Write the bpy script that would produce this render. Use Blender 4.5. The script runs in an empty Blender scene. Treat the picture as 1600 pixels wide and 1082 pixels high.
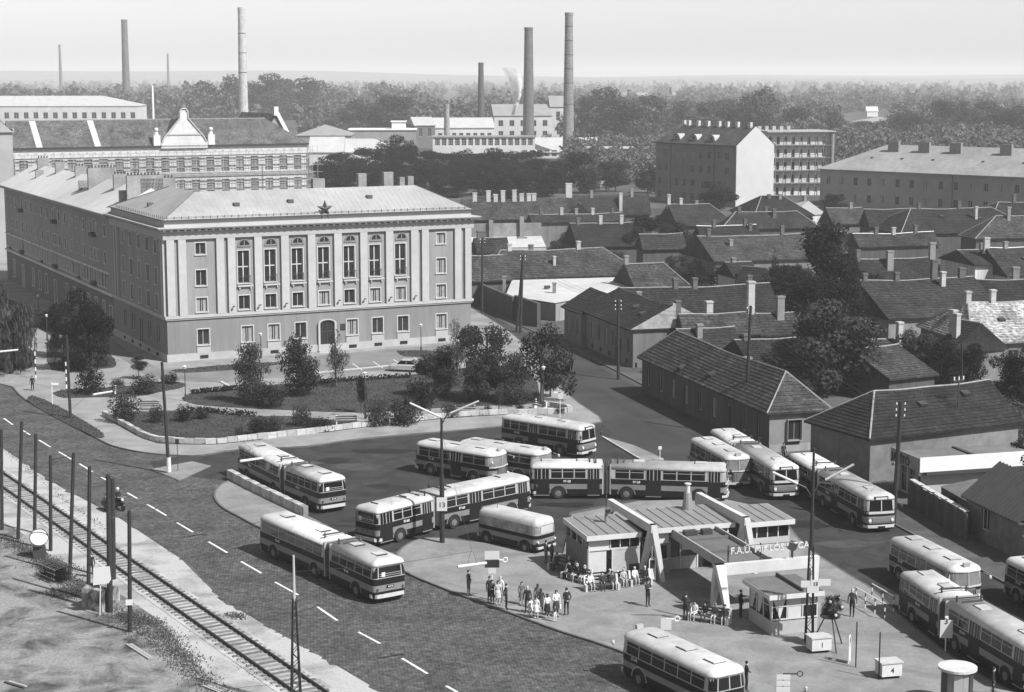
import bpy, math, random
import numpy as np
from mathutils import Matrix, Vector
R = math.radians
random.seed(7)
scene = bpy.context.scene
col = scene.collection

# ------------------------------------------------------------------ camera
CAM_H, FPX, PITCH = 34.0, 2800.0, R(8.59)
cam_d = bpy.data.cameras.new('camera')
cam = bpy.data.objects.new('camera', cam_d)
col.objects.link(cam)
cam.location = (0, 0, CAM_H)
cam.rotation_euler = (R(90) - PITCH, 0, 0)
cam_d.sensor_width = 36
cam_d.lens = 36 * FPX / 1600
cam_d.clip_start = 1
cam_d.clip_end = 40000
scene.camera = cam

# ------------------------------------------------------------------ sky, sun, exposure (a black-and-white day: every tone is neutral)
SUN_EL, SUN_AZ = R(47), math.atan2(0.80, -0.60)       # azimuth from +Y towards +X
world = bpy.data.worlds.new('World')
scene.world = world
world.use_nodes = True
wn, wl = world.node_tree.nodes, world.node_tree.links
sky = wn.new('ShaderNodeTexSky')
sky.sky_type = 'NISHITA'
sky.sun_disc = False
sky.sun_elevation = SUN_EL
sky.sun_rotation = SUN_AZ
sky.dust_density = 1.0
sky.air_density = 1.3
sky.altitude = 400
bw = wn.new('ShaderNodeRGBToBW')
wl.new(sky.outputs['Color'], bw.inputs['Color'])
wl.new(bw.outputs['Val'], wn['Background'].inputs['Color'])
wn['Background'].inputs['Strength'].default_value = 0.088
sun_d = bpy.data.lights.new('sun', 'SUN')
sun_d.energy = 5.0
sun_d.angle = R(0.9)
sun_d.color = (1, 1, 1)
sun = bpy.data.objects.new('sun', sun_d)
col.objects.link(sun)
sdir = Vector((math.sin(SUN_AZ) * math.cos(SUN_EL), math.cos(SUN_AZ) * math.cos(SUN_EL), math.sin(SUN_EL)))
sun.rotation_euler = sdir.to_track_quat('Z', 'Y').to_euler()
sun.location = (60, -60, 120)
scene.view_settings.view_transform = 'Standard'
scene.view_settings.look = 'None'
scene.view_settings.exposure = 0.74
scene.view_settings.gamma = 1.0
scene.view_settings.use_curve_mapping = False
scene.render.engine = 'CYCLES'
scene.cycles.use_denoising = True
scene.cycles.max_bounces = 5
scene.cycles.diffuse_bounces = 3
scene.cycles.glossy_bounces = 2
scene.cycles.transmission_bounces = 2
scene.cycles.transparent_max_bounces = 8
scene.cycles.volume_bounces = 2

# ------------------------------------------------------------------ survey: where a sight line meets a level plane
PC, PS = math.cos(PITCH), math.sin(PITCH)
def G(u, v, z=0.0):
    a, b = (u - 800) / FPX, (541 - v) / FPX
    t = (z - CAM_H) / (-PS + b * PC)
    return Vector((a * t, (PC + b * PS) * t, z))
def top_z(x, y, v):
    b = (541 - v) / FPX
    return CAM_H + y * (-PS + b * PC) / (PC + b * PS)
def depth(x, y, z=0):
    return y * PC - (z - CAM_H) * PS
def at_depth(u, v, y):
    b = (541 - v) / FPX
    t = y / (PC + b * PS)
    return Vector(((u - 800) / FPX * t, y, CAM_H + t * (-PS + b * PC)))

# ------------------------------------------------------------------ materials
MATS = {}
def mat(name, v, rough=0.85, var=0.15, sc=1.0, bump=0.0, spec=0.3, big=0.0, metal=0.0, streak=False):
    """matt or glossy grey surface; noise only wears and grains the tone"""
    if name in MATS: return MATS[name]
    m = bpy.data.materials.new(name); m.use_nodes = True
    N, L = m.node_tree.nodes, m.node_tree.links
    p = N['Principled BSDF']
    p.inputs['Roughness'].default_value = rough
    p.inputs['Specular IOR Level'].default_value = spec
    p.inputs['Metallic'].default_value = metal
    if var <= 0:
        p.inputs['Base Color'].default_value = (v, v, v, 1)
    else:
        geo = N.new('ShaderNodeNewGeometry')
        n1 = N.new('ShaderNodeTexNoise'); n1.inputs['Scale'].default_value = sc; n1.inputs['Detail'].default_value = 6; n1.inputs['Roughness'].default_value = 0.7
        if streak:                               # rain and soot run down the wall
            mp = N.new('ShaderNodeMapping'); mp.inputs['Scale'].default_value = (1.6, 1.6, .16)
            L.new(geo.outputs['Position'], mp.inputs['Vector']); L.new(mp.outputs['Vector'], n1.inputs['Vector'])
        else: L.new(geo.outputs['Position'], n1.inputs['Vector'])
        mr = N.new('ShaderNodeMapRange')
        mr.inputs['From Min'].default_value = 0.3; mr.inputs['From Max'].default_value = 0.7
        mr.inputs['To Min'].default_value = v * (1 - var); mr.inputs['To Max'].default_value = v * (1 + var)
        L.new(n1.outputs['Fac'], mr.inputs['Value'])
        out = mr.outputs['Result']
        if big > 0:
            n2 = N.new('ShaderNodeTexNoise'); n2.inputs['Scale'].default_value = sc * 0.12; n2.inputs['Detail'].default_value = 4
            L.new(geo.outputs['Position'], n2.inputs['Vector'])
            m2 = N.new('ShaderNodeMapRange')
            m2.inputs['From Min'].default_value = 0.35; m2.inputs['From Max'].default_value = 0.65
            m2.inputs['To Min'].default_value = 1 - big; m2.inputs['To Max'].default_value = 1 + big
            L.new(n2.outputs['Fac'], m2.inputs['Value'])
            mu = N.new('ShaderNodeMath'); mu.operation = 'MULTIPLY'
            L.new(out, mu.inputs[0]); L.new(m2.outputs['Result'], mu.inputs[1]); out = mu.outputs[0]
        L.new(out, p.inputs['Base Color'])
        if bump > 0:
            b = N.new('ShaderNodeBump'); b.inputs['Strength'].default_value = bump; b.inputs['Distance'].default_value = 0.05
            L.new(n1.outputs['Fac'], b.inputs['Height']); L.new(b.outputs['Normal'], p.inputs['Normal'])
    MATS[name] = m
    return m

def brick_mat(name, v, mortar, bw_=0.5, bh=0.25, rot=0.0, var=0.25, obj=False, big=0.2, bump=0.3, rough=0.85, slope=False, ms=0.02):
    if name in MATS: return MATS[name]
    m = bpy.data.materials.new(name); m.use_nodes = True
    N, L = m.node_tree.nodes, m.node_tree.links
    p = N['Principled BSDF']; p.inputs['Roughness'].default_value = rough; p.inputs['Specular IOR Level'].default_value = 0.25
    geo = N.new('ShaderNodeNewGeometry'); tc = N.new('ShaderNodeTexCoord')
    src = tc.outputs['Object'] if obj else geo.outputs['Position']
    if slope:                                    # run courses along the wall or slope: (x+y, z)
        sp = N.new('ShaderNodeSeparateXYZ'); L.new(src, sp.inputs[0])
        ad = N.new('ShaderNodeMath'); ad.operation = 'ADD'; L.new(sp.outputs[0], ad.inputs[0]); L.new(sp.outputs[1], ad.inputs[1])
        cb = N.new('ShaderNodeCombineXYZ'); L.new(ad.outputs[0], cb.inputs[0]); L.new(sp.outputs[2], cb.inputs[1])
        vec = cb.outputs[0]
    else:
        mp = N.new('ShaderNodeMapping'); mp.inputs['Rotation'].default_value = (0, 0, rot)
        L.new(src, mp.inputs['Vector']); vec = mp.outputs['Vector']
    bt = N.new('ShaderNodeTexBrick')
    bt.inputs['Scale'].default_value = 1.0
    bt.inputs['Brick Width'].default_value = bw_; bt.inputs['Row Height'].default_value = bh
    bt.inputs['Mortar Size'].default_value = ms
    bt.inputs['Color1'].default_value = (v * (1 - var),) * 3 + (1,)
    bt.inputs['Color2'].default_value = (v * (1 + var),) * 3 + (1,)
    bt.inputs['Mortar'].default_value = (mortar,) * 3 + (1,)
    L.new(vec, bt.inputs['Vector'])
    n2 = N.new('ShaderNodeTexNoise'); n2.inputs['Scale'].default_value = 0.35; n2.inputs['Detail'].default_value = 7; n2.inputs['Roughness'].default_value = 0.72
    L.new(geo.outputs['Position'], n2.inputs['Vector'])
    m2 = N.new('ShaderNodeMapRange'); m2.inputs['From Min'].default_value = 0.33; m2.inputs['From Max'].default_value = 0.67
    m2.inputs['To Min'].default_value = 1 - big; m2.inputs['To Max'].default_value = 1 + big
    L.new(n2.outputs['Fac'], m2.inputs['Value'])
    if big > .3:                                  # single lichened, cracked and replaced pieces
        n3 = N.new('ShaderNodeTexNoise'); n3.inputs['Scale'].default_value = 2.2; n3.inputs['Detail'].default_value = 5; n3.inputs['Roughness'].default_value = 0.8
        L.new(geo.outputs['Position'], n3.inputs['Vector'])
        m3 = N.new('ShaderNodeMapRange'); m3.inputs['From Min'].default_value = 0.40; m3.inputs['From Max'].default_value = 0.72
        m3.inputs['To Min'].default_value = 0.65; m3.inputs['To Max'].default_value = 2.2
        L.new(n3.outputs['Fac'], m3.inputs['Value'])
        mm = N.new('ShaderNodeMath'); mm.operation = 'MULTIPLY'
        L.new(m2.outputs['Result'], mm.inputs[0]); L.new(m3.outputs['Result'], mm.inputs[1]); m2 = mm
    mx = N.new('ShaderNodeVectorMath'); mx.operation = 'SCALE'
    L.new(bt.outputs['Color'], mx.inputs[0]); L.new(m2.outputs[0], mx.inputs['Scale'])
    L.new(mx.outputs['Vector'], p.inputs['Base Color'])
    if bump > 0:
        b = N.new('ShaderNodeBump'); b.inputs['Strength'].default_value = bump; b.inputs['Distance'].default_value = 0.03; b.invert = True
        L.new(bt.outputs['Fac'], b.inputs['Height']); L.new(b.outputs['Normal'], p.inputs['Normal'])
    MATS[name] = m
    return m

def patch_mat(name, v1, v2, sc=0.15, lo=0.45, hi=0.58, grain=0.25, rough=0.95):
    """two ground covers that grow into each other (sand and weeds, patched asphalt)"""
    if name in MATS: return MATS[name]
    m = bpy.data.materials.new(name); m.use_nodes = True
    N, L = m.node_tree.nodes, m.node_tree.links
    p = N['Principled BSDF']; p.inputs['Roughness'].default_value = rough; p.inputs['Specular IOR Level'].default_value = 0.2
    geo = N.new('ShaderNodeNewGeometry')
    n1 = N.new('ShaderNodeTexNoise'); n1.inputs['Scale'].default_value = sc; n1.inputs['Detail'].default_value = 9; n1.inputs['Roughness'].default_value = 0.62; n1.inputs['Distortion'].default_value = 0.6
    n2 = N.new('ShaderNodeTexNoise'); n2.inputs['Scale'].default_value = 5.0; n2.inputs['Detail'].default_value = 4; n2.inputs['Roughness'].default_value = 0.8
    L.new(geo.outputs['Position'], n1.inputs['Vector']); L.new(geo.outputs['Position'], n2.inputs['Vector'])
    mr = N.new('ShaderNodeMapRange'); mr.inputs['From Min'].default_value = lo; mr.inputs['From Max'].default_value = hi
    mr.inputs['To Min'].default_value = v1; mr.inputs['To Max'].default_value = v2
    L.new(n1.outputs['Fac'], mr.inputs['Value'])
    m2 = N.new('ShaderNodeMapRange'); m2.inputs['From Min'].default_value = 0.3; m2.inputs['From Max'].default_value = 0.7
    m2.inputs['To Min'].default_value = 1 - grain; m2.inputs['To Max'].default_value = 1 + grain
    L.new(n2.outputs['Fac'], m2.inputs['Value'])
    mu = N.new('ShaderNodeMath'); mu.operation = 'MULTIPLY'
    L.new(mr.outputs['Result'], mu.inputs[0]); L.new(m2.outputs['Result'], mu.inputs[1]); L.new(mu.outputs[0], p.inputs['Base Color'])
    b = N.new('ShaderNodeBump'); b.inputs['Strength'].default_value = 0.5; b.inputs['Distance'].default_value = 0.06
    L.new(n2.outputs['Fac'], b.inputs['Height']); L.new(b.outputs['Normal'], p.inputs['Normal'])
    MATS[name] = m
    return m

def leaf_mat(name, v, var=0.38):
    if name in MATS: return MATS[name]
    m = bpy.data.materials.new(name); m.use_nodes = True
    N, L = m.node_tree.nodes, m.node_tree.links
    for n in list(N):
        if n.type != 'OUTPUT_MATERIAL': N.remove(n)
    geo = N.new('ShaderNodeNewGeometry'); oi = N.new('ShaderNodeObjectInfo')
    mr = N.new('ShaderNodeMapRange'); mr.inputs['To Min'].default_value = v * (1 - var); mr.inputs['To Max'].default_value = v * (1 + var)
    L.new(geo.outputs['Random Per Island'], mr.inputs['Value'])
    m2 = N.new('ShaderNodeMapRange'); m2.inputs['To Min'].default_value = 0.75; m2.inputs['To Max'].default_value = 1.25
    L.new(oi.outputs['Random'], m2.inputs['Value'])
    mu = N.new('ShaderNodeMath'); mu.operation = 'MULTIPLY'
    L.new(mr.outputs['Result'], mu.inputs[0]); L.new(m2.outputs['Result'], mu.inputs[1])
    d = N.new('ShaderNodeBsdfDiffuse'); t = N.new('ShaderNodeBsdfTranslucent'); mix = N.new('ShaderNodeMixShader'); mix.inputs[0].default_value = 0.3
    L.new(mu.outputs[0], d.inputs['Color']); L.new(mu.outputs[0], t.inputs['Color'])
    L.new(d.outputs[0], mix.inputs[1]); L.new(t.outputs[0], mix.inputs[2])
    L.new(mix.outputs[0], N['Material Output'].inputs['Surface'])
    MATS[name] = m
    return m

def glass_mat(name, v=0.02, rough=0.06, spec=0.5):
    return mat(name, v, rough, 0, spec=spec)

GLASS = glass_mat('window glass')
WHITE = mat('white paint', 0.62, 0.6, 0.06, 2.0)
BLACK = mat('black paint', 0.02, 0.5, 0)
DARKM = mat('dark metal', 0.04, 0.5, 0.2)
LEAF = leaf_mat('tree leaves', 0.046)
LEAF_D = leaf_mat('dark tree leaves', 0.020)
LEAF_L = leaf_mat('pale tree leaves', 0.075)
BARK = mat('bark', 0.06, 0.95, 0.3, 4)

# ------------------------------------------------------------------ mesh helpers
class MB:
    def __init__(s): s.v, s.f = [], []
    def poly(s, pts):
        n = len(s.v); s.v += [tuple(p) for p in pts]; s.f.append(tuple(range(n, n + len(pts)))); return s
    def box(s, x0, x1, y0, y1, z0, z1):
        n = len(s.v)
        s.v += [(x0, y0, z0), (x1, y0, z0), (x1, y1, z0), (x0, y1, z0), (x0, y0, z1), (x1, y0, z1), (x1, y1, z1), (x0, y1, z1)]
        s.f += [tuple(n + i for i in q) for q in ((3, 2, 1, 0), (4, 5, 6, 7), (0, 1, 5, 4), (1, 2, 6, 5), (2, 3, 7, 6), (3, 0, 4, 7))]
        return s
    def obox(s, c, d, rz=0.0, rx=0.0, ry=0.0):
        m = Matrix.Translation(Vector(c)) @ Matrix.Rotation(rz, 4, 'Z') @ Matrix.Rotation(ry, 4, 'Y') @ Matrix.Rotation(rx, 4, 'X')
        t = MB().box(-d[0] / 2, d[0] / 2, -d[1] / 2, d[1] / 2, -d[2] / 2, d[2] / 2)
        return s.add(t, m)
    def add(s, o, m=None):
        n = len(s.v)
        s.v += [tuple(m @ Vector(p)) for p in o.v] if m is not None else list(o.v)
        s.f += [tuple(n + i for i in q) for q in o.f]
        return s
    def prism(s, poly, z0, z1, bottom=False):
        n, k = len(s.v), len(poly)
        s.v += [(p[0], p[1], z0) for p in poly] + [(p[0], p[1], z1) for p in poly]
        s.f.append(tuple(range(n + k, n + 2 * k)))
        if bottom: s.f.append(tuple(range(n + k - 1, n - 1, -1)))
        for i in range(k):
            j = (i + 1) % k; s.f.append((n + i, n + j, n + k + j, n + k + i))
        return s
    def rings(s, rings, cap0=False, cap1=False, closed=True):
        k = len(rings[0]); n = len(s.v)
        for r in rings: s.v += [tuple(p) for p in r]
        for a in range(len(rings) - 1):
            for i in range(k if closed else k - 1):
                j = (i + 1) % k
                s.f.append((n + a * k + i, n + a * k + j, n + (a + 1) * k + j, n + (a + 1) * k + i))
        if cap0: s.f.append(tuple(n + k - 1 - i for i in range(k)))
        if cap1: s.f.append(tuple(n + (len(rings) - 1) * k + i for i in range(k)))
        return s
    def cyl(s, a, b, r0, r1=None, n=8, caps=True):
        a, b = Vector(a), Vector(b); r1 = r0 if r1 is None else r1
        d = (b - a).normalized(); x = d.orthogonal().normalized(); y = d.cross(x)
        ring = lambda c, r: [c + x * r * math.cos(2 * math.pi * i / n) + y * r * math.sin(2 * math.pi * i / n) for i in range(n)]
        return s.rings([ring(a, r0), ring(b, r1)], caps, caps)
    def tube(s, pts, r, n=6):
        for a, b in zip(pts, pts[1:]): s.cyl(a, b, r, r, n)
        return s
    def ball(s, c, r, n=8, m=5, sz=1.0):
        rs = []
        for i in range(1, m):
            t = math.pi * i / m - math.pi / 2
            rs.append([(c[0] + r * math.cos(t) * math.cos(2 * math.pi * j / n), c[1] + r * math.cos(t) * math.sin(2 * math.pi * j / n), c[2] + r * sz * math.sin(t)) for j in range(n)])
        return s.rings(rs, True, True)
    def mesh(s, name, material, smooth=False):
        me = bpy.data.meshes.new(name); me.from_pydata(s.v, [], s.f)
        for m in (material if isinstance(material, (list, tuple)) else [material]): me.materials.append(m)
        if smooth: me.shade_smooth()
        me.update(); return me
    def build(s, name, material, parent=None, loc=(0, 0, 0), rz=0.0, label=None, smooth=False):
        return inst(name, s.mesh(name, material, smooth), parent, loc, rz, label)

def inst(name, me, parent=None, loc=(0, 0, 0), rz=0.0, label=None, scale=None):
    o = bpy.data.objects.new(name, me); col.objects.link(o)
    o.location = loc; o.rotation_euler = (0, 0, rz)
    if scale: o.scale = scale
    if parent: o.parent = parent
    if label: o['label'] = label
    return o
def tag(o, label, cat, group=None, kind=None):
    if label: o['label'] = label
    if cat: o['category'] = cat
    if group: o['group'] = group
    if kind: o['kind'] = kind
    return o
def thing(name, label, cat, loc=(0, 0, 0), rz=0.0, group=None):
    o = bpy.data.objects.new(name, None); col.objects.link(o)
    o.empty_display_size = 0.5
    o.location = loc; o.rotation_euler = (0, 0, rz)
    return tag(o, label, cat, group, 'thing')
def structure(name, mb, m, kind='structure'):
    o = mb.build(name, m); o['kind'] = kind; return o
def copy_tree(o, parent=None):
    c = o.copy(); col.objects.link(c)
    if parent: c.parent = parent
    for ch in list(o.children): copy_tree(ch, c)
    return c
def px(*pts, z=0.0):
    return [G(u, v, z) for u, v in pts]
def ccw(P):
    a = sum(P[i][0] * P[(i + 1) % len(P)][1] - P[(i + 1) % len(P)][0] * P[i][1] for i in range(len(P)))
    return P if a > 0 else P[::-1]
def ribbon(mb, pts, w, z0, z1):
    """a low strip of width w that follows a line (kerbs, wall caps)"""
    pts = [Vector((p[0], p[1], 0)) for p in pts]
    L, Rr = [], []
    for i, p in enumerate(pts):
        a = pts[max(i - 1, 0)]; b = pts[min(i + 1, len(pts) - 1)]
        t = (b - a).normalized(); n = Vector((-t.y, t.x, 0)) * (w / 2)
        L.append(p + n); Rr.append(p - n)
    for i in range(len(pts) - 1):
        q = ccw([L[i], Rr[i], Rr[i + 1], L[i + 1]])
        mb.prism(q, z0, z1)
    return mb
def smooth_line(pts, n=4):
    """Catmull-Rom through ground points, for kerbs that curve"""
    out = []
    P = [pts[0]] + list(pts) + [pts[-1]]
    for i in range(1, len(P) - 2):
        a, b, c, d = P[i - 1], P[i], P[i + 1], P[i + 2]
        for k in range(n):
            t = k / n
            out.append(0.5 * ((2 * b) + (c - a) * t + (2 * a - 5 * b + 4 * c - d) * t * t + (3 * b - 3 * c + d - a) * t ** 3))
    out.append(pts[-1]); return out

# ------------------------------------------------------------------ windows and walls
_win = {}
CURT = mat('curtain cloth', 0.22, 0.9, 0.2, 3)
def window(parent, loc, rz, w, h, style='two', fm=None, surround=0.0, curtain=0.0, pane=None, name='window'):
    """a window set in its opening: frame, glass pane and sometimes curtains; (loc = middle of the sill, y inwards)"""
    fm = fm or WHITE; pane = pane or GLASS
    key = (round(w, 2), round(h, 2), style, fm.name, surround, pane.name)
    if key not in _win:
        f = MB(); t = min(0.07, w * 0.08)
        f.box(-w / 2, -w / 2 + t, -0.02, 0.05, 0, h); f.box(w / 2 - t, w / 2, -0.02, 0.05, 0, h)
        f.box(-w / 2 + t, w / 2 - t, -0.02, 0.05, 0, t); f.box(-w / 2 + t, w / 2 - t, -0.02, 0.05, h - t, h)
        nv = {'one': 0, 'two': 1, 'cross': 1, 'tall': 1, 'grid': 2, 'three': 2}[style]
        nh = {'one': [], 'two': [], 'cross': [0.68], 'tall': [0.5], 'grid': [0.33, 0.66], 'three': [0.7]}[style]
        mt = t * (0.75 if style != 'tall' else 1.8)
        for i in range(nv):
            x = -w / 2 + w * (i + 1) / (nv + 1); f.box(x - mt / 2, x + mt / 2, -0.015, 0.045, t, h - t)
        for r in nh: f.box(-w / 2 + t, w / 2 - t, -0.01, 0.04, h * r - mt / 2, h * r + mt / 2)
        if surround:
            s_, d = surround, 0.25
            f.box(-w / 2 - s_, -w / 2, -d, -0.03, -s_, h + s_); f.box(w / 2, w / 2 + s_, -d, -0.03, -s_, h + s_)
            f.box(-w / 2, w / 2, -d, -0.03, h, h + s_); f.box(-w / 2 - s_ * 1.3, w / 2 + s_ * 1.3, -d - 0.08, -0.03, -s_, 0)
        p = MB().box(-w / 2 + t * .5, w / 2 - t * .5, 0.012, 0.03, t * .5, h - t * .5)
        c = MB()
        for sx in (-1, 1):
            for k in range(4):
                xa = sx * (w / 2 - 0.04 - k * w * 0.085); xb = sx * (w / 2 - 0.04 - (k + 1) * w * 0.085)
                c.poly([(xa, 0.008 - 0.012 * (k % 2), t), (xb, 0.008 - 0.012 * ((k + 1) % 2), t), (xb, 0.008 - 0.012 * ((k + 1) % 2), h - t), (xa, 0.008 - 0.012 * (k % 2), h - t)])
        _win[key] = (f.mesh('window', fm), p.mesh('pane', pane), c.mesh('curtain', CURT))
    fme, pme, cme = _win[key]
    o = inst(name, fme, parent, loc, rz)
    inst('pane', pme, o)
    if random.random() < curtain and style != 'tall': inst('curtain', cme, o)
    return o

def facade(parent, mb, org, ang, length, z0, z1, wins=(), depth=0.16, fm=None, surround=0.0, curtain=0.0, style='two', t0=0.0, pane=None):
    """a wall with real openings. wins: (t middle, z sill, w, h[, style]). The outside lies to the right of the walking direction."""
    ca, sa = math.cos(ang), math.sin(ang)
    P = lambda t, n, z: (org[0] + t * ca - n * sa, org[1] + t * sa + n * ca, z)      # n inwards
    xs = sorted({t0, length} | {round(w[0] - w[2] / 2, 4) for w in wins} | {round(w[0] + w[2] / 2, 4) for w in wins})
    zs = sorted({z0, z1} | {round(w[1], 4) for w in wins} | {round(w[1] + w[3], 4) for w in wins})
    xs = [x for x in xs if t0 - 1e-6 <= x <= length + 1e-6]; zs = [z for z in zs if z0 - 1e-6 <= z <= z1 + 1e-6]
    hole = lambda x, z: any(abs(x - w[0]) < w[2] / 2 and w[1] < z < w[1] + w[3] for w in wins)
    for a, b in zip(xs, xs[1:]):
        run = None
        for c, d in list(zip(zs, zs[1:])) + [(None, None)]:
            solid = c is not None and not hole((a + b) / 2, (c + d) / 2)
            if solid and run is None: run = c
            if solid: last = d
            if not solid and run is not None:
                mb.poly([P(a, 0, run), P(b, 0, run), P(b, 0, last), P(a, 0, last)]); run = None
    for w in wins:
        a, b, c, d = w[0] - w[2] / 2, w[0] + w[2] / 2, w[1], w[1] + w[3]
        q = depth + 0.05
        mb.poly([P(a, 0, c), P(a, 0, d), P(a, q, d), P(a, q, c)]); mb.poly([P(b, 0, d), P(b, 0, c), P(b, q, c), P(b, q, d)])
        mb.poly([P(a, 0, d), P(b, 0, d), P(b, q, d), P(a, q, d)]); mb.poly([P(b, 0, c), P(a, 0, c), P(a, q, c), P(b, q, c)])
        mb.poly([P(a, q, c), P(b, q, c), P(b, q, d), P(a, q, d)])
        x, y, _ = P(w[0], depth, 0)
        window(parent, (x, y, c), ang, w[2], w[3], w[4] if len(w) > 4 else style, fm, surround, curtain, pane)
    return mb
def row(t0, t1, n, z, w, h, style=None):
    out = []
    for i in range(n):
        t = t0 + (t1 - t0) * (i + 0.5) / n
        out.append((t, z, w, h) + ((style,) if style else ()))
    return out
def block(parent, mb, L, D, z0, z1, front=(), right=(), back=(), left=(), **kw):
    facade(parent, mb, (0, 0), 0, L, z0, z1, front, **kw); facade(parent, mb, (L, 0), R(90), D, z0, z1, right, **kw)
    facade(parent, mb, (L, D), R(180), L, z0, z1, back, **kw); facade(parent, mb, (0, D), R(270), D, z0, z1, left, **kw)
    return mb
# ================================================================== GROUND
GROUND = patch_mat('earth and scrub', 0.04, 0.085, 0.05, 0.4, 0.62, 0.3)
LOT = patch_mat('weedy sand', 0.035, 0.195, 0.38, 0.33, 0.57, 0.40)
SAND = patch_mat('sand strip', 0.18, 0.32, 0.22, 0.36, 0.54, 0.18)
SETT = brick_mat('road setts', 0.062, 0.028, 0.26, 0.17, R(31), 0.22, big=0.40, bump=0.5, rough=0.8)
YARD = patch_mat('oily asphalt', 0.018, 0.040, 0.45, 0.34, 0.66, 0.30, 0.88)
STREET = patch_mat('street asphalt', 0.030, 0.044, 0.12, 0.4, 0.6, 0.2, 0.85)
PAVE = patch_mat('asphalt pavement', 0.140, 0.205, 0.35, 0.38, 0.62, 0.16, 0.9)
PATH = patch_mat('gravel path', 0.165, 0.23, 0.3, 0.38, 0.62, 0.12, 0.95)
FORE = patch_mat('forecourt asphalt', 0.12, 0.165, 0.2, 0.38, 0.62, 0.16, 0.9)
PAVE_D = patch_mat('dark pavement', 0.05, 0.085, 0.25, 0.4, 0.6, 0.2, 0.9)
KERB = mat('kerb stone', 0.09, 0.9, 0.3, 2)
KERB_L = mat('pale kerb stone', 0.36, 0.9, 0.25, 2)
LAWN = patch_mat('lawn', 0.026, 0.046, 0.35, 0.36, 0.62, 0.35, 1.0)
STONE = brick_mat('pale wall stone', 0.40, 0.16, 0.7, 0.28, 0, 0.25, big=0.25, slope=True, ms=0.03)

structure('ground', MB().poly([(-14000, -60, 0), (14000, -60, 0), (14000, 16000, 0), (-14000, 16000, 0)]), GROUND)
# low hills on the horizon
hb = MB()
def hill(x0, x1, y, h, n=40, dep=1200, seed=1):
    rnd = random.Random(seed); ph = [rnd.uniform(0, 6) for _ in range(4)]
    a, b, c = [], [], []
    for i in range(n + 1):
        t = i / n; x = x0 + (x1 - x0) * t
        z = h * math.sin(math.pi * t) ** 0.6 * (0.72 + .16 * math.sin(5 * t + ph[0]) + .08 * math.sin(13 * t + ph[1]) + .05 * math.sin(31 * t + ph[2]))
        a.append((x, y - dep, -1)); b.append((x, y, max(z, 0))); c.append((x, y + dep, -1))
    hb.rings([a, b, c], closed=False)
hill(-5200, 1500, 7600, 62, seed=2); hill(-1200, 6200, 8600, 58, seed=5); hill(-800, 2600, 6800, 40, seed=9); hill(-4200, -800, 6400, 44, seed=4)
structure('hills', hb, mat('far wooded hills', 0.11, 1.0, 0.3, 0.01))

# ---- carriageways
road_near = px((-260, 560), (-60, 665), (0, 698), (94, 761), (188, 811), (283, 874), (344, 935), (420, 981), (500, 1025), (640, 1108), (830, 1220))
road_far = px((1420, 1220), (1180, 1105), (1060, 1062), (968, 1018), (940, 1009), (874, 989), (795, 959), (705, 926), (636, 897), (610, 870), (600, 850), (540, 835), (408, 827), (377, 810), (346, 792), (334, 774), (342, 761), (361, 752), (372, 735), (330, 712), (267, 712), (220, 708), (176, 698), (151, 686), (100, 660), (40, 627), (20, 606), (-20, 596), (-200, 520))
_re = random.Random(8)
road_edge = [p + Vector((_re.uniform(-.28, .28), _re.uniform(-.28, .28), 0)) for p in smooth_line(road_near, 16)]   # the sand creeps over the edge
structure('road', MB().poly([(p.x, p.y, .006) for p in road_edge + road_far]), SETT)
yard = px((320, 706), (480, 698), (540, 690), (630, 681), (705, 675), (780, 668), (800, 655), (935, 655), (1010, 690), (1120, 660), (1400, 822), (1440, 850), (1540, 900), (1660, 960), (1720, 1200), (1580, 1090), (1460, 1016), (1397, 960), (1360, 925), (1325, 900), (1256, 853), (1200, 800), (1130, 780), (1000, 780), (890, 800), (880, 868), (740, 849), (695, 843), (652, 845), (620, 862), (600, 865), (530, 838), (480, 812), (350, 752), (300, 745), (240, 733), (235, 722))
yard_o = structure('bus_yard', MB().poly([(p.x, p.y, .012) for p in yard]), YARD)
STAIN = patch_mat('oil stain', 0.008, 0.016, .8, .3, .6, .3, .6); MEND = patch_mat('asphalt repair', 0.035, 0.055, .6, .35, .6, .25, .9)
for i, (u, v, w_, h_) in enumerate(((560, 730, 2.6, 1.6), (700, 765, 2.0, 1.2), (600, 705, 3.5, 1.2), (620, 800, 1.8, 1.4), (1180, 800, 2.4, 1.5), (1260, 820, 2.0, 1.6), (1330, 850, 2.6, 1.2), (880, 790, 2.4, 1.0), (520, 720, 1.6, 1.4), (1050, 770, 2.2, 1.0), (1420, 925, 2.0, 1.2), (740, 700, 2.8, 1.0), (470, 725, 2.2, 1.0), (590, 760, 1.2, .9))):
    c = G(u, v); n_ = 14; q = []
    for k in range(n_):
        a = 2 * math.pi * k / n_; r = _re.uniform(.65, 1.15); q.append((c.x + w_ * r * math.cos(a), c.y + h_ * r * math.sin(a), .0155 + i * .0002))
    MB().poly(q).build('oil_stain' if i % 3 else 'asphalt_patch', STAIN if i % 3 else MEND, yard_o)
street = px((700, 462), (735, 474), (803, 512), (893, 551), (1000, 607), (1112, 667), (1180, 705), (1120, 730), (1037, 722), (1000, 722), (940, 661), (905, 634), (880, 612), (850, 572), (800, 525), (742, 488), (700, 470))
structure('side_street', MB().poly([(p.x, p.y, .018) for p in street]), STREET)
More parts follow.
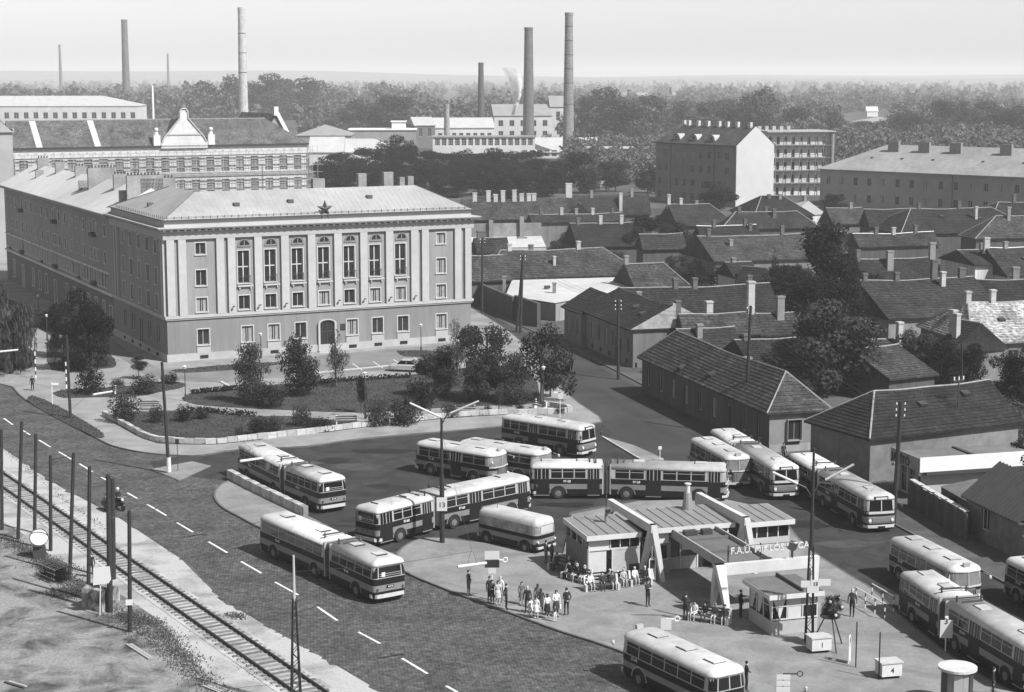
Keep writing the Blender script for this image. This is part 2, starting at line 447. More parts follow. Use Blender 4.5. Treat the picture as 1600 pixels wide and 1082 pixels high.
# ---- the sandy strip, the path and the waste lot on the near side
strip = px((-260, 560), (-60, 665), (0, 698), (94, 761), (188, 811), (283, 874), (344, 935), (420, 981), (500, 1025), (640, 1108), (830, 1220), (500, 1220), (400, 1135), (350, 1082), (300, 1030), (250, 970), (190, 930), (110, 900), (60, 850), (0, 812), (-100, 770), (-260, 690))
structure('sand_strip', MB().poly([(p.x, p.y, .004) for p in strip]), SAND)
lot = px((-260, 690), (-100, 770), (0, 812), (60, 850), (110, 900), (190, 930), (250, 970), (300, 1030), (350, 1082), (400, 1135), (500, 1220), (-500, 1300), (-700, 800))
structure('waste_lot', MB().poly([(p.x, p.y, .010) for p in lot]), LOT)
# ---- painted dashes: each is a piece of the road
road_o = bpy.data.objects['road']
LINE = patch_mat('worn road paint', 0.42, 0.62, 1.2, 0.35, 0.6, 0.15, 0.7)
for (a, b), (c, d) in [((6, 654), (20, 664)), ((36, 673), (47, 680)), ((61, 688), (79, 699)), ((92, 706.5), (111.6, 718)), ((124, 725), (144.5, 737.5)), ((158, 746), (178.5, 757)), ((199, 770.5), (214, 779)), ((230, 788.5), (260, 806)), ((276.5, 817), (301.7, 832)), ((326, 847), (355, 864)), ((377, 878), (408.5, 896)), ((430, 910), (466, 930)), ((495, 948), (527, 970)), ((560, 988), (594, 1006)), ((628, 1029), (668, 1053)), ((697, 1072), (735, 1094))]:
    A, B = G(a, b), G(c, d); t = (B - A).normalized(); n = Vector((-t.y, t.x, 0)) * .085
    MB().prism(ccw([A + n, A - n, B - n, B + n]), 0.007, 0.0105).build('lane_dash', LINE, road_o)

# ---- raised pavements with kerbs
def pavement(name, pts, m=PAVE, h=0.12, kerb=None, km=None, z=None):
    P = ccw([Vector((p.x, p.y, 0)) for p in pts])
    o = structure(name, MB().prism(P, -0.05, h), m)
    if kerb:
        k = MB()
        for line in kerb: ribbon(k, line, 0.16, -0.04, h + 0.012)
        k.build('kerb', km or KERB, o)
    return o
tk = smooth_line(px((742, 849), (695, 843.5), (660, 844), (633, 855), (620, 870), (624, 884), (640, 899), (705, 926), (795, 959), (874, 988), (940, 1009), (1010, 1036), (1110, 1078), (1250, 1140)))
tr = smooth_line(px((1640, 1110), (1579, 1082), (1530, 1057), (1462, 1010), (1397, 955), (1360, 921), (1325, 900), (1256, 853), (1215, 800)))
pavement('platform', tk + px((1700, 1300)) + tr + px((1130, 782), (1000, 785), (893, 806), (880, 868)), PAVE, kerb=[tk, tr])
ik = smooth_line(px((478, 812), (440, 840), (408, 827), (377, 811), (346, 793), (335, 776), (343, 761), (360, 752)))
pavement('traffic_island', ik + px((420, 778), (520, 828), (500, 840)), PAVE, kerb=[ik])
pk1 = px((941, 684), (1000, 719), (1037, 719.5)); pavement('traffic_island', px((941, 684), (1000, 719), (1037, 719), (990, 698)), PAVE, h=.14, kerb=[pk1], km=KERB_L)
pavement('traffic_island', px((236, 734), (280, 752), (330, 729), (300, 722)), PAVE, h=.06, kerb=[px((236, 734), (280, 752))])
# park: one pavement sheet up to the kerb, lawns and beds on it
pkk = smooth_line(px((20, 606), (40, 626), (100, 660), (151, 686), (176, 698), (220, 708), (267, 712.5), (314, 713), (374, 704), (480, 699), (540, 690), (630, 681), (705, 675), (780, 668)), 3)
prk = smooth_line(px((780, 668), (860, 664), (940, 661), (905, 632), (880, 610), (850, 570), (800, 523), (742, 486), (700, 467)), 3)
pavement('park_paving', pkk + prk[1:] + px((640, 445), (-60, 400), (-400, 480), (-200, 520), (-20, 596)), PATH, kerb=[pkk, prk])
pv = structure('pavement', MB().prism(ccw(px((803, 506), (893, 544), (1000, 600), (1112, 660), (1190, 702), (1290, 755), (1393, 818), (1407, 826), (1534, 893), (1640, 950), (1720, 950), (1640, 880), (1515, 830), (1420, 772), (1283, 700), (1180, 655), (1090, 600), (1000, 555), (915, 520), (880, 495), (803, 450), (735, 440), (700, 455), (735, 470))), -.05, .12), PAVE_D)
ribbon(MB(), px((735, 470), (803, 506), (893, 544), (1000, 600), (1112, 660), (1190, 702), (1290, 755), (1393, 818), (1407, 826), (1534, 893), (1640, 950)), .16, -.04, .132).build('kerb', KERB, pv)

LAWNS = []
def lawn(pts, h=0.17, name='lawn'):
    P = ccw(smooth_line(px(*pts, z=.12) + [G(*pts[0], .12)], 3)[:-1]); LAWNS.append((P, h))
    return structure(name, MB().prism(P, 0.05, h), LAWN)
lawn([(41, 626), (50, 619), (75, 628), (105, 643), (160, 677), (150, 684), (100, 658)])
fl = [(168, 655), (176, 647), (226, 644), (283, 643), (377, 651), (454, 651), (500, 655), (570, 660), (640, 653), (727, 643), (800, 640), (855, 640), (880, 642), (882, 646), (779, 649), (667, 657), (555, 670), (500, 677), (442, 679), (409, 687), (346, 694), (314, 695), (267, 694), (233, 689)]
lawn(fl)
lawn([(284, 624), (298, 616), (330, 611), (363, 609), (420, 603), (493, 597), (560, 592), (639, 587), (720, 577), (800, 572), (835, 590), (842, 622), (830, 631), (770, 634), (700, 637), (570, 645), (446, 641), (361, 637), (305, 632)])
lawn([(82, 615), (104, 609), (157, 607), (190, 606), (225, 600), (258, 597), (288, 600), (284, 606), (250, 613), (210, 620), (157, 621), (100, 622)])
lawn([(73, 536), (110, 532), (160, 545), (182, 571), (150, 577), (81, 578)])
lawn([(-60, 530), (40, 540), (50, 574), (0, 579), (-60, 580)])
lawn([(45, 487), (70, 487), (110, 508), (100, 520), (62, 515)])
lawn([(-60, 455), (20, 470), (58, 500), (40, 528), (-60, 520)])
lawn([(268, 579), (330, 573), (415, 567), (440, 569), (380, 577), (290, 583)])
lawn([(620, 549), (660, 548), (700, 552), (680, 558), (632, 557)])
structure('forecourt', MB().prism(ccw(px((150, 548), (190, 560), (232, 590), (258, 594), (300, 597), (345, 598), (420, 591), (493, 586), (640, 576), (760, 563), (770, 548), (740, 530), (700, 538), (500, 556), (440, 565), (380, 571), (290, 578), (255, 578), (215, 560), (175, 530), (160, 536), z=.12)), .1, .126), FORE)
for a, b in [((495, 583), (640, 569)), ((345, 597), (358, 604))]:
    ribbon(MB(), px(a, b, z=.13), .35, .1, .22).build('kerb', KERB_L, bpy.data.objects['forecourt'])
for i in range(7):
    a = G(470 + i * 32, 588 - i * 3.2, .13); b = G(455 + i * 32, 578 - i * 3.2, .13)
    MB().prism(ccw([a + Vector((.06, 0, 0)), a - Vector((.06, 0, 0)), b - Vector((.06, 0, 0)), b + Vector((.06, 0, 0))]), .1262, .1292).build('bay_line', LINE, bpy.data.objects['forecourt'])

# ---- the park's low retaining wall, built of blocks
def stone_wall(name, label, line, w, h, blk, z0=0.0, capm=None, gap=.02):
    P = smooth_line(line, 3)
    base = Vector((P[len(P) // 2].x, P[len(P) // 2].y, 0))
    t = thing(name, label, 'wall', base)
    core = ribbon(MB(), [p - base for p in P], w - .08, z0, z0 + h - .02); core.build('core', mat('wall mortar', .17, .95, .2, 2), t)
    rnd = random.Random(3)
    dist = 0; acc = []
    for a, b in zip(P, P[1:]):
        d = (b - a).length; s = -dist % blk
        while s < d: acc.append((a.lerp(b, s / d), math.atan2(b.y - a.y, b.x - a.x))); s += blk
        dist += d
    meshes = [MB().box(-blk / 2 + gap, blk / 2 - gap, -w / 2, w / 2, 0, h + rnd.uniform(-.04, .05)).mesh('stone', mat('wall stone %d' % k, [.33, .27, .37][k], .9, .25, 3)) for k in range(3)]
    for i, (p, a) in enumerate(acc[:300]):
        inst('stone', meshes[(i * 7) % 3], t, (p.x - base.x, p.y - base.y, z0 + rnd.uniform(-.015, .015)), a + rnd.uniform(-.02, .02))
    return t
stone_wall('retaining_wall', 'long low pale stone wall edging the front lawn of the park', px((165, 653), (195, 669), (233, 689), (267, 694), (314, 696), (346, 695), (409, 688), (500, 678), (555, 671), (667, 658), (720, 653), (779, 650), (830, 649), (884, 647), (886, 642), (860, 638)), .4, .55, 1.0, .1)
stone_wall('rubble_wall', 'rough low stone wall on the kerbed island beside the parked articulated bus', px((361, 750), (395, 768), (430, 785), (478, 808)), .5, .75, .7, .1)

# ---- railway track: rails and sleepers are its pieces
tA = [G(5.5, 766), G(447, 1076)]; tB = [G(34.4, 760), G(497, 1076)]
mA = (tA[0] + tB[0]) / 2; mB_ = (tA[1] + tB[1]) / 2
td = (mB_ - mA).normalized(); tn = Vector((-td.y, td.x, 0)); tang = math.atan2(td.y, td.x)
o0 = mA - td * 32
track = thing('railway_track', 'single railway track on wooden sleepers beside the wide road', 'railway track', (o0.x, o0.y, 0), tang)
TL = 105.0
sand_b = MB().prism([(0, -1.5), (TL, -1.5), (TL, 1.5), (0, 1.5)], 0, .03); sand_b.build('ballast', patch_mat('ballast', .20, .36, .5, .38, .6, .22), track)
sl = [MB().box(-.12, .12, -1.2, 1.2, .0, .085).mesh('sleeper', mat('sleeper wood %d' % k, [.13, .17, .10][k], .95, .3, 6)) for k in range(3)]
for i in range(int(TL / .68)):
    inst('sleeper', sl[(i * 5) % 3], track, (.3 + i * .68 + random.uniform(-.03, .03), random.uniform(-.05, .05), 0), random.uniform(-.02, .02))
for s in (-1, 1):
    MB().box(0, TL, s * .76 - .07, s * .76 + .07, .085, .10).box(0, TL, s * .76 - .04, s * .76 + .04, .10, .24).build('rail', mat('rusty rail', .028, .6, .3, 3), track)

# ---- worn places: sandy joins at the road edge
# ================================================================== LARGE BUILDINGS
STUCCO = mat('grey stucco', .195, .9, .16, .8, big=.10, streak=True)
STUCCO_G = mat('grey ground floor render', .165, .9, .14, 1.0, big=.08, streak=True)
PALE = mat('pale stone trim', .33, .85, .08, 1.2, big=.06)
PLINTH = mat('pale plinth', .30, .9, .12, .9, big=.1)
SHEET = mat('sheet metal roof', .27, .55, .14, .5, big=.16)
DULL = mat('dull render', .20, .9, .16, .5, big=.12)
BRICK = brick_mat('brown brick', .16, .24, .28, .09, 0, .25, slope=True, big=.25)
BRICK_P = brick_mat('whitewashed brick', .42, .35, .28, .09, 0, .12, slope=True, big=.25)
DARKGAP = mat('dark opening', .012, .9, 0)
DOORW = mat('dark wooden door', .035, .6, .2, 3)
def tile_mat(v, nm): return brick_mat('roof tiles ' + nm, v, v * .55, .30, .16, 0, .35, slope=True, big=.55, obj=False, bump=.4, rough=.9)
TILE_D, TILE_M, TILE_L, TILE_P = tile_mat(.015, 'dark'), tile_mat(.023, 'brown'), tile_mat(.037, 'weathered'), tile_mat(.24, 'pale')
RIDGE = mat('mortared ridge', .20, .95, .3, 1.5)

# ---------------------------------------------------------------- headquarters with the star
C0 = G(263, 568); HA = R(26.4); HL, HD, SD = 39.9, 10.7, 25.5
hq = thing('office_building', 'large grey office block with white pilasters and a star on its pale hipped roof', 'building', (C0.x, C0.y, 0), HA)
BAYS = [9.6, 12.97, 16.45, 19.86, 23.23, 26.65, 30.12]
w = MB(); lowm = MB()
ups = []
for x in (4.3, 35.72): ups += [(x, 12.85, 1.25, 1.4, 'two'), (x, 9.1, 1.3, 1.9, 'two'), (x, 5.95, 1.35, 1.7, 'two')]
for x in BAYS: ups += [(x, 9.15, 1.45, 3.95, 'tall'), (x, 5.95, 1.4, 1.7, 'two')]
gnd = [(4.4, 1.95, 1.45, 1.9, 'two'), (35.72, 1.95, 1.45, 1.9, 'two')] + [(x + .3, 1.95, 1.45, 1.95, 'two') for x in BAYS if abs(x - 19.86) > .1]
kw = dict(surround=.11, curtain=.6, depth=.2, fm=mat('sash paint', .40, .6, .08, 2))
facade(hq, w, (0, 0), 0, HL, 5.45, 15.6, ups, **kw)
facade(hq, lowm, (0, 0), 0, HL, 0, 5.45, gnd + [], **kw)
SW = [4.16, 8.04, 12.05, 15.87, 19.82]
facade(hq, w, (0, SD), R(270), SD, 5.45, 15.6, [(SD - s, z, 1.35, h, 'two') for s in SW for z, h in ((12.85, 1.6), (9.1, 2.0), (5.95, 1.9))], **kw)
facade(hq, lowm, (0, SD), R(270), SD, 0, 5.45, [(SD - s, 2.0, 1.2, 2.1, 'two') for s in SW if s != 12.05] + [(SD - 12.05, .9, 1.3, 3.0, 'one')], depth=.2, curtain=.2)
for a, ang, ln in (((HL, 0), 90, HD), ((HL, HD), 180, HL - HD), ((HD, HD), 90, SD - HD), ((HD, SD), 180, HD)):
    facade(hq, w, a, R(ang), ln, 5.45, 15.6, row(0, ln, max(2, int(ln / 4)), 9.1, 1.3, 1.9), **kw); facade(hq, lowm, a, R(ang), ln, 0, 5.45)
w.build('wall', STUCCO, hq); lowm.build('ground_floor_wall', STUCCO_G, hq)
def around(mb, off, z0, z1, th=None):
    """a band along the two street fronts and the right end"""
    o = off
    pts = [(-o, SD), (-o, -o), (HL + o, -o), (HL + o, HD)]
    inn = [(0, SD), (0, 0), (HL, 0), (HL, HD)]
    for i in range(3):
        mb.prism([pts[i], pts[i + 1], inn[i + 1], inn[i]], z0, z1, True)
    return mb
around(MB(), .14, 0, 1.0).build('plinth', PLINTH, hq)
around(around(MB(), .28, 5.30, 5.62), .18, 5.12, 5.295).build('string_course', PALE, hq)
around(MB(), .32, 14.75, 15.6).build('frieze', mat('pale frieze', .30, .85, .08, 1), hq)
around(around(around(MB(), .45, 15.6, 15.8), .95, 15.98, 16.12), 1.05, 16.12, 16.22).build('cornice', PALE, hq)
d = MB()
for i in range(int((HL + 1) / .85)): d.box(-.4 + i * .85, -.1 + i * .85, -.85, -.02, 15.8, 15.98)
for i in range(int(SD / .85)): d.box(-.85, -.02, .3 + i * .85, .6 + i * .85, 15.8, 15.98)
d.build('dentils', mat('grey dentils', .2, .9, .1), hq)
# attic and roof
at = MB().prism([(-.05, -.05), (HL + .05, -.05), (HL + .05, HD), (-.05, HD)], 16.22, 17.02)
at.prism([(-.05, HD), (HD, HD), (HD, SD), (-.05, SD)], 16.22, 17.02)
at.build('attic', PALE, hq)
ZE, ZR, e_ = 17.06, 20.0, .28
E0, E1, E2, V_, E3, E5 = (-e_, -e_, ZE), (HL + e_, -e_, ZE), (HL + e_, HD + e_, ZE), (HD + e_, HD + e_, ZE), (HD + e_, SD, ZE), (-e_, SD, ZE)
N_, RR, RB = (5.35, 5.35, ZR), (HL - 5.35, 5.35, ZR), (5.35, 16.6, ZR)
rf = MB()
for q in ((E0, E1, RR, N_), (E1, E2, RR), (E2, V_, N_, RR), (V_, E3, RB, N_), (E3, E5, RB), (E5, E0, N_, RB)): rf.poly(q)
rf.prism([p[:2] for p in (E0, E1, E2, V_, E3, E5)], ZE - .06, ZE - .004, True)
rf_o = rf.build('roof', SHEET, hq)
def slope_line(a, b, r=.025): sm.cyl((a[0], a[1], a[2] + .02), (b[0], b[1], b[2] + .02), r, r, 4)
for a, b in ((E0, N_), (E1, RR), (V_, N_), (E5, RB)):
    sm = MB(); slope_line(a, b, .07); sm.build('hip_seam', mat('dark seam', .12, .6, .1), rf_o)
sm = MB()
for i in range(1, 60):
    x = HL * i / 60; hgt = min(x, HL - x, 5.35) / 5.35
    slope_line((x, -e_, ZE), (x, -e_ + hgt * (5.35 + e_), ZE + hgt * (ZR - ZE)), .022)
sm.build('standing_seams', mat('seam metal', .42, .5, .1), rf_o)['kind'] = 'stuff'
sg = MB()
for i in range(45): sg.box(.3 + i * .88, .36 + i * .88, -.1, -.04, ZE + .1, ZE + .42)
for i in range(26): sg.box(-.1, -.04, .4 + i * .88, .46 + i * .88, ZE + .1, ZE + .42)
sg.box(0, HL, -.09, -.05, ZE + .28, ZE + .32); sg.build('snow_guard', DARKM, rf_o)
gut = MB(); gut.box(-.42, HL + .42, -.42, -.29, ZE - .06, ZE + .05).box(-.42, -.29, -.29, SD, ZE - .06, ZE + .05); gut.build('gutter', mat('dark gutter', .05, .6, .1), rf_o)
for x, y in ((9.6, 2.3), (16.6, 2.6), (27.2, 3.0), (1.6, 12.0)):
    z = ZE + (min(x, y) + e_) / (5.35 + e_) * (ZR - ZE)
    MB().box(x - .35, x + .35, y - .3, y + .3, z - .1, z + .32).build('roof_hatch', mat('hatch', .07, .6, .2), rf_o)
for x, w_, h_ in ((21.8, 1.6, 1.5), (27.7, 1.1, 2.0), (31.3, 1.3, 2.1), (33.2, .7, 1.4), (34.4, .8, 1.5)):
    c = MB().box(x - w_ / 2, x + w_ / 2, 6.4, 7.2, 18.8, 20 + h_ - .4).build('chimney', BRICK, rf_o)
for x in (14.0,): MB().box(x - .03, x + .03, 5.3, 5.36, 20, 23).build('aerial', DARKM, rf_o)
# pilasters
def pil(x0, x1, m=PALE, z0=5.62, z1=14.75, o=.3): MB().box(x0, x1, -o, -.002, z0, z1).build('pilaster', m, hq)
for a, b in ((.1, 1.03), (1.52, 2.46), (6.19, 7.14), (7.6, 8.52), (10.94, 11.88), (14.33, 15.3), (17.77, 18.74), (21.2, 22.2), (24.65, 25.6), (28.09, 29.08), (31.5, 32.52), (32.99, 33.93), (37.56, 38.49), (39.0, 39.88)): pil(a, b)
pil_s = MB().box(-.3, -.002, .1, .5, 5.62, 14.75).mesh('pilaster', PALE)
for y in (0, .75, 21.9, 23.1): inst('pilaster', pil_s, hq, (0, y, 0))
for a, b in ((8.52, 10.94), (11.88, 14.33), (15.3, 17.77), (18.74, 21.2), (22.2, 24.65), (25.6, 28.09), (29.08, 31.5)):
    x = (a + b) / 2
    arc = [(x - .62, 13.75)] + [(x + .62 * math.cos(math.pi - math.pi * k / 8), 13.75 + .62 * math.sin(math.pi * k / 8)) for k in range(9)]
    n = len(arc); f = MB()
    q = [(p[0], -.03, p[1]) for p in arc[1:]]
    f.poly(q[::-1]); f.build('lunette', GLASS, hq)
    f = MB()
    for k in range(8):
        t0, t1 = math.pi * k / 8, math.pi * (k + 1) / 8
        f.poly([(x + r * math.cos(t), -.07, 13.75 + r * math.sin(t)) for r, t in ((.62, t0), (.62, t1), (.8, t1), (.8, t0))])
    f.box(x - .85, x + .85, -.09, -.004, 13.55, 13.74); f.box(x - .05, x + .05, -.08, -.03, 13.75, 14.3); f.build('lunette_frame', STUCCO_G, hq)
    f = MB().box(x - 1.0, x + 1.0, -.28, -.01, 8.72, 8.9)
    for s in (-.7, .7): f.box(x + s - .08, x + s + .08, -.22, -.01, 8.45, 8.72)
    f.build('balcony_sill', PALE, hq)
    f = MB(); f.box(x - .7, x + .7, -.1, -.06, 10.0, 10.05)
    for k in range(9): f.box(x - .68 + k * .17, x - .65 + k * .17, -.1, -.06, 9.15, 10.0)
    f.build('railing', DARKM, hq)
for x in (8.1, 11.4, 14.8, 21.7, 25.1, 28.6, 32.0):
    MB().cyl((x, -.3, 6.35), (x, -.65, 6.5), .06, .06, 6).ball((x, -.65, 6.45), .18, 6, 4, .6).build('wall_lamp', DARKM, hq)
for x, _, w_, _, _ in gnd:
    MB().box(x - .5, x + .5, -.20, -.145, .35, .72).build('basement_window', DARKGAP, hq)
    MB().box(x - .85, x + .85, -.12, -.003, 1.0, 1.7).build('parapet_panel', mat('render panel', .30, .9, .1), hq)
for s in SW: MB().box(-.2, -.145, s - .4, s + .4, .4, .75).build('basement_window', DARKGAP, hq)
dr = MB()
dr.box(18.95, 19.2, -.3, -.003, 0, 3.6).box(21.1, 21.35, -.3, -.003, 0, 3.6)
for k in range(10):
    t0, t1 = math.pi * k / 10, math.pi * (k + 1) / 10
    pts = [(20.15 + r * math.cos(t), 3.6 + .45 * r * math.sin(t)) for r, t in ((.95, t0), (.95, t1), (1.2, t1), (1.2, t0))]
    dr.add(MB().poly([(p[0], -.3, p[1]) for p in pts])); dr.poly([(pts[3][0], -.3, pts[3][1]), (pts[2][0], -.3, pts[2][1]), (pts[2][0], 0, pts[2][1]), (pts[3][0], 0, pts[3][1])])
door_o = dr.build('doorway', PALE, hq)
dl = MB().poly([(19.2, -.05, .2), (21.1, -.05, .2)] + [(20.15 + .95 * math.cos(math.pi * k / 8), -.05, 3.6 + .43 * math.sin(math.pi * k / 8)) for k in range(9)])
dl.build('door', mat('dark glazed door', .02, .2, 0), door_o)
f = MB().box(19.2, 21.1, -.1, -.055, 2.55, 2.65)
for x in (19.5, 20.12, 20.75): f.box(x, x + .06, -.1, -.055, .2, 3.7 if x != 20.12 else 4.0)
f.build('door_frame', DARKM, door_o)
MB().box(18.6, 21.7, -1.6, -.15, 0, .15).box(18.8, 21.5, -1.0, -.15, .15, .3).build('step', PLINTH, hq)
MB().box(21.95, 22.6, -.06, -.004, 2.6, 3.4).build('plaque', mat('dark plaque', .03, .3, 0), hq)
st = thing('star_emblem', 'large dark five-pointed star standing on the roof edge above the entrance', 'star', tuple(hq.matrix_basis @ Vector((20.1, -.12, 16.55))), HA)
pts = []
for k in range(10):
    r = 1.12 if k % 2 == 0 else .45
    pts.append((r * math.sin(2 * math.pi * k / 10), 1.25 + r * math.cos(2 * math.pi * k / 10)))
f = MB()
for k in range(10):
    a, b = pts[k], pts[(k + 1) % 10]
    f.poly([(a[0], 0, a[1]), (b[0], 0, b[1]), (0, -.28, 1.25)]); f.poly([(b[0], 0, b[1]), (a[0], 0, a[1]), (0, .28, 1.25)])
f.build('star', mat('star red enamel', .035, .4, .1), st)
MB().cyl((-.5, .1, 0), (-.2, .05, .7), .05).cyl((.5, .1, 0), (.2, .05, .7), .05).cyl((0, .9, .3), (0, .1, 1.2), .05).build('bracket', DARKM, st)

# ---------------------------------------------------------------- long apartment wing
W0 = hq.matrix_basis @ Vector((0, SD + .01, 0)); WL = 72.5
wing = thing('apartment_house', 'long dark four-storey apartment house with a pale roof full of chimney slabs', 'building', (W0.x, W0.y, 0), HA)
w = MB(); lw = MB(); T = lambda s: 98 - s
cols = [96 - i * 3.92 for i in range(18)]
big = [83.6, 59.2, 35.1]
up = [(T(s), z, .95, h, 'two') for s in cols for z, h in ((12.9, 1.45), (9.25, 1.5))]
up = [u for u in up if all(abs(u[0] - T(b)) > 1.5 for b in big)] + [(T(b), z, 1.35, h, 'two') for b in big for z, h in ((12.6, 2.1), (9.2, 1.6))]
band = [(T(96.5 - i * 1.72), 6.0, .92, 1.85, 'two') for i in range(40) if all(abs(96.5 - i * 1.72 - b) > 1.6 for b in big)] + [(T(b), 5.9, 1.5, 2.1, 'two') for b in big]
gr = [(T(s), 1.3, 1.35, 2.75, 'grid') for s in (91.4, 76.6, 71.6, 67, 52.9, 48.3, 43.9, 39.6, 35.2, 30.8)] + [(T(s), .1, 1.6, 3.7, 'two') for s in (84.5, 60.8, 27)]
LTRIM = mat('grey window trim', .46, .85, .1)
facade(wing, w, (0, WL), R(270), WL, 8.3, 15.7, up, surround=.1, curtain=.35, fm=LTRIM)
facade(wing, w, (0, WL), R(270), WL, 5.3, 8.3, band, surround=.13, curtain=.5, fm=LTRIM)
facade(wing, lw, (0, WL), R(270), WL, 0, 5.3, gr, surround=.12, curtain=.3, fm=LTRIM)
for a, ang, ln in (((0, 0), 0, 11), ((11, 0), 90, WL), ((11, WL), 180, 11)): facade(wing, w, a, R(ang), ln, 0, 15.7, row(1, ln - 1, max(2, int(ln / 4)), 9.2, 1, 1.5) + row(1, ln - 1, max(2, int(ln / 4)), 12.7, 1, 1.5))
w.build('wall', STUCCO, wing); lw.build('ground_floor_wall', mat('dark ground floor render', .11, .9, .12, 1.2), wing)
MB().box(-.25, -.002, 0, WL, 5.15, 5.45).build('string_course', LTRIM, wing)
MB().box(-.7, -.002, 0, WL, 15.55, 15.75).box(-.85, 0, 0, WL + .3, 15.75, 15.95).build('cornice', mat('grey cornice', .22, .9, .1), wing)
for i in range(23): MB().box(-.32, -.004, 1 + i * 3.1, 3.5 + i * 3.1, 8.0, 8.2).build('lintel', LTRIM, wing)
for b in big:
    for z in (5.75, 12.4): MB().box(-.7, -.02, b - SD - .85, b - SD + .85, z, z + .55).build('balcony', mat('balcony rail dark', .05, .7, .2), wing)
for i in (4, 10, 14, 16): MB().box(-.45, -.02, 2 + i * 4.1, 3 + i * 4.1, 5.7, 6.0).build('flower_box', DARKM, wing)
rf = MB()
a0, a1, b0, b1, r0, r1 = (-.8, -.1, 16.0), (-.8, WL + .3, 16.0), (11.6, -.1, 16.0), (11.6, WL + .3, 16.0), (5.4, 0, 19.3), (5.4, WL + .3, 19.3)
rf.poly([a0, r0, r1, a1]).poly([b1, r1, r0, b0]).poly([a0, b0, r0]).poly([a1, r1, b1]).box(-.8, 11.6, -.1, WL + .3, 15.955, 15.995)
wr = rf.build('roof', mat('pale bitumen roof', .40, .8, .08, .5, big=.12), wing)
def wing_s(u, x, z):
    lo, hi = 0, WL + 10
    for _ in range(40):
        m = (lo + hi) / 2; p = wing.matrix_basis @ Vector((x, m, z))
        if 800 + FPX * p.x / depth(p.x, p.y, z) < u: hi = m
        else: lo = m
    return lo
for u0, u1, x0, h in ((59, 74, 4.2, 2.0), (87, 98, 4.2, 1.9), (118, 131, 4.4, 1.8), (138, 171, 2.6, 2.5), (178, 194, 3.6, 1.9), (203, 242, 2.2, 2.6), (246, 284, 4.0, 2.0)):
    s = wing_s(u0, x0, 19); ln = (u1 - u0) / 34 * 4.2
    c = MB().box(x0, x0 + ln, s, s + .55, 16.6, 19.2 + h * .7); c = c.build('chimney', BRICK, wr)
    p = MB()
    for k in range(int(ln / .45)): p.cyl((x0 + .25 + k * .45, s + .27, 19.2 + h * .7), (x0 + .25 + k * .45, s + .27, 19.55 + h * .7), .13, .11, 6)
    p.build('chimney_pots', mat('dark clay pots', .06, .9, .2), c)
for u0, x0 in ((56, 2.4), (124, 2.0), (187, 1.6)):
    s = wing_s(u0, x0, 18); MB().box(x0, x0 + 1.3, s, s + .5, 16.6, 19.0).build('vent_block', BRICK, wr)

# ---------------------------------------------------------------- generic distant blocks
def roofed(t, L, D, z, zr, m, kind='gable', ov=.4, hip=None, seam=None):
    rb_ = MB(); hip = D / 2 if hip is None else hip
    h0 = hip if kind in ('hip', 'hipl') else -0; h1 = hip if kind in ('hip', 'hipr') else 0
    A, B, C_, D_ = (-ov, -ov, z), (L + ov, -ov, z), (L + ov, D + ov, z), (-ov, D + ov, z)
    P_, Q_ = (h0 if h0 else -ov, D / 2, zr), (L - h1 if h1 else L + ov, D / 2, zr)
    rb_.poly([A, B, Q_, P_]).poly([C_, D_, P_, Q_]).poly([B, C_, Q_]).poly([D_, A, P_]).box(-ov, L + ov, -ov, D + ov, z - .25, z - .01)
    return rb_.build('roof', m, t)
def far_block(name, label, u0, u1, v, y, D, ang, m, rm=None, vr=None, kind='gable', rows=(), nw=0, ww=1.2, zb=0, style='two', fm=None, cat='building', group=None, hip=None):
    p = at_depth(u0, v, y); a = R(ang)
    k = (u1 - 800) / FPX                                     # where the front line meets the right-hand sight line
    q = p.copy(); L = 0
    lo, hi = 0, 400
    for _ in range(50):
        mid = (lo + hi) / 2; X, Y = p.x + mid * math.cos(a), p.y + mid * math.sin(a)
        if X / depth(X, Y, p.z) < k: lo = mid
        else: hi = mid
    L = lo; H = p.z
    t = thing(name, label, cat, (p.x, p.y, zb), a, group)
    wins = []
    for z, h in rows:
        wins += [(w0[0], z * H, ww, h, style) for w0 in row(.6, L - .6, nw, 0, 1, 1)]
    mb = MB(); block(t, mb, L, D, 0, H - .26, front=wins, fm=fm, depth=.25); mb.build('wall', m, t)
    if rm is not None:
        zr = at_depth((u0 + u1) / 2, vr, y + D / 2 * math.cos(a) + L / 2 * math.sin(a)).z if vr else H
        if kind == 'flat': MB().box(-.5, L + .5, -.5, D + .5, H - .255, H + .15).build('roof', rm, t)
        else: roofed(t, L, D, H, max(zr, H + 1), rm, kind, hip=hip)
    return t, L, H

# ---------------------------------------------------------------- the school in scaffolding
SCH = at_depth(22, 229, 457); sa = R(27)
sch = thing('school_building', 'long pale school with dark tiled roof and ornate white middle gable', 'building', (SCH.x, SCH.y, 0), sa)
SL, SH = 78.5, SCH.z
m = MB(); wp = []
for i in range(19):
    t = 2.2 + i * 4.1
    if t > SL - 1.2: break
    wp += [(t, 8.6, 2.2, 3.9, 'grid'), (t, 2.6, 2.2, 3.9, 'grid')]
PALE_S = mat('pale old stucco', .36, .9, .12, .3, big=.15)
block(sch, m, SL, 15, 0, SH - .5, front=wp, fm=mat('grey sashes', .36, .8, .1), depth=.3, curtain=.3, pane=glass_mat('dull glass', .13, .3))
m.build('wall', PALE_S, sch)
MB().box(-.3, SL + .3, -.25, -.004, 13.0, SH - .9).build('frieze', mat('bright frieze', .42, .9, .08, .5), sch)
for z in (7.4, 7.9): MB().box(-.2, SL + .2, -.35, -.006, z, z + .3).build('string_course', PALE, sch)
MB().box(-.6, SL + .6, -.9, 15.5, SH - .88, SH - .48).build('eave', mat('dark eave', .025, .9, .1), sch)
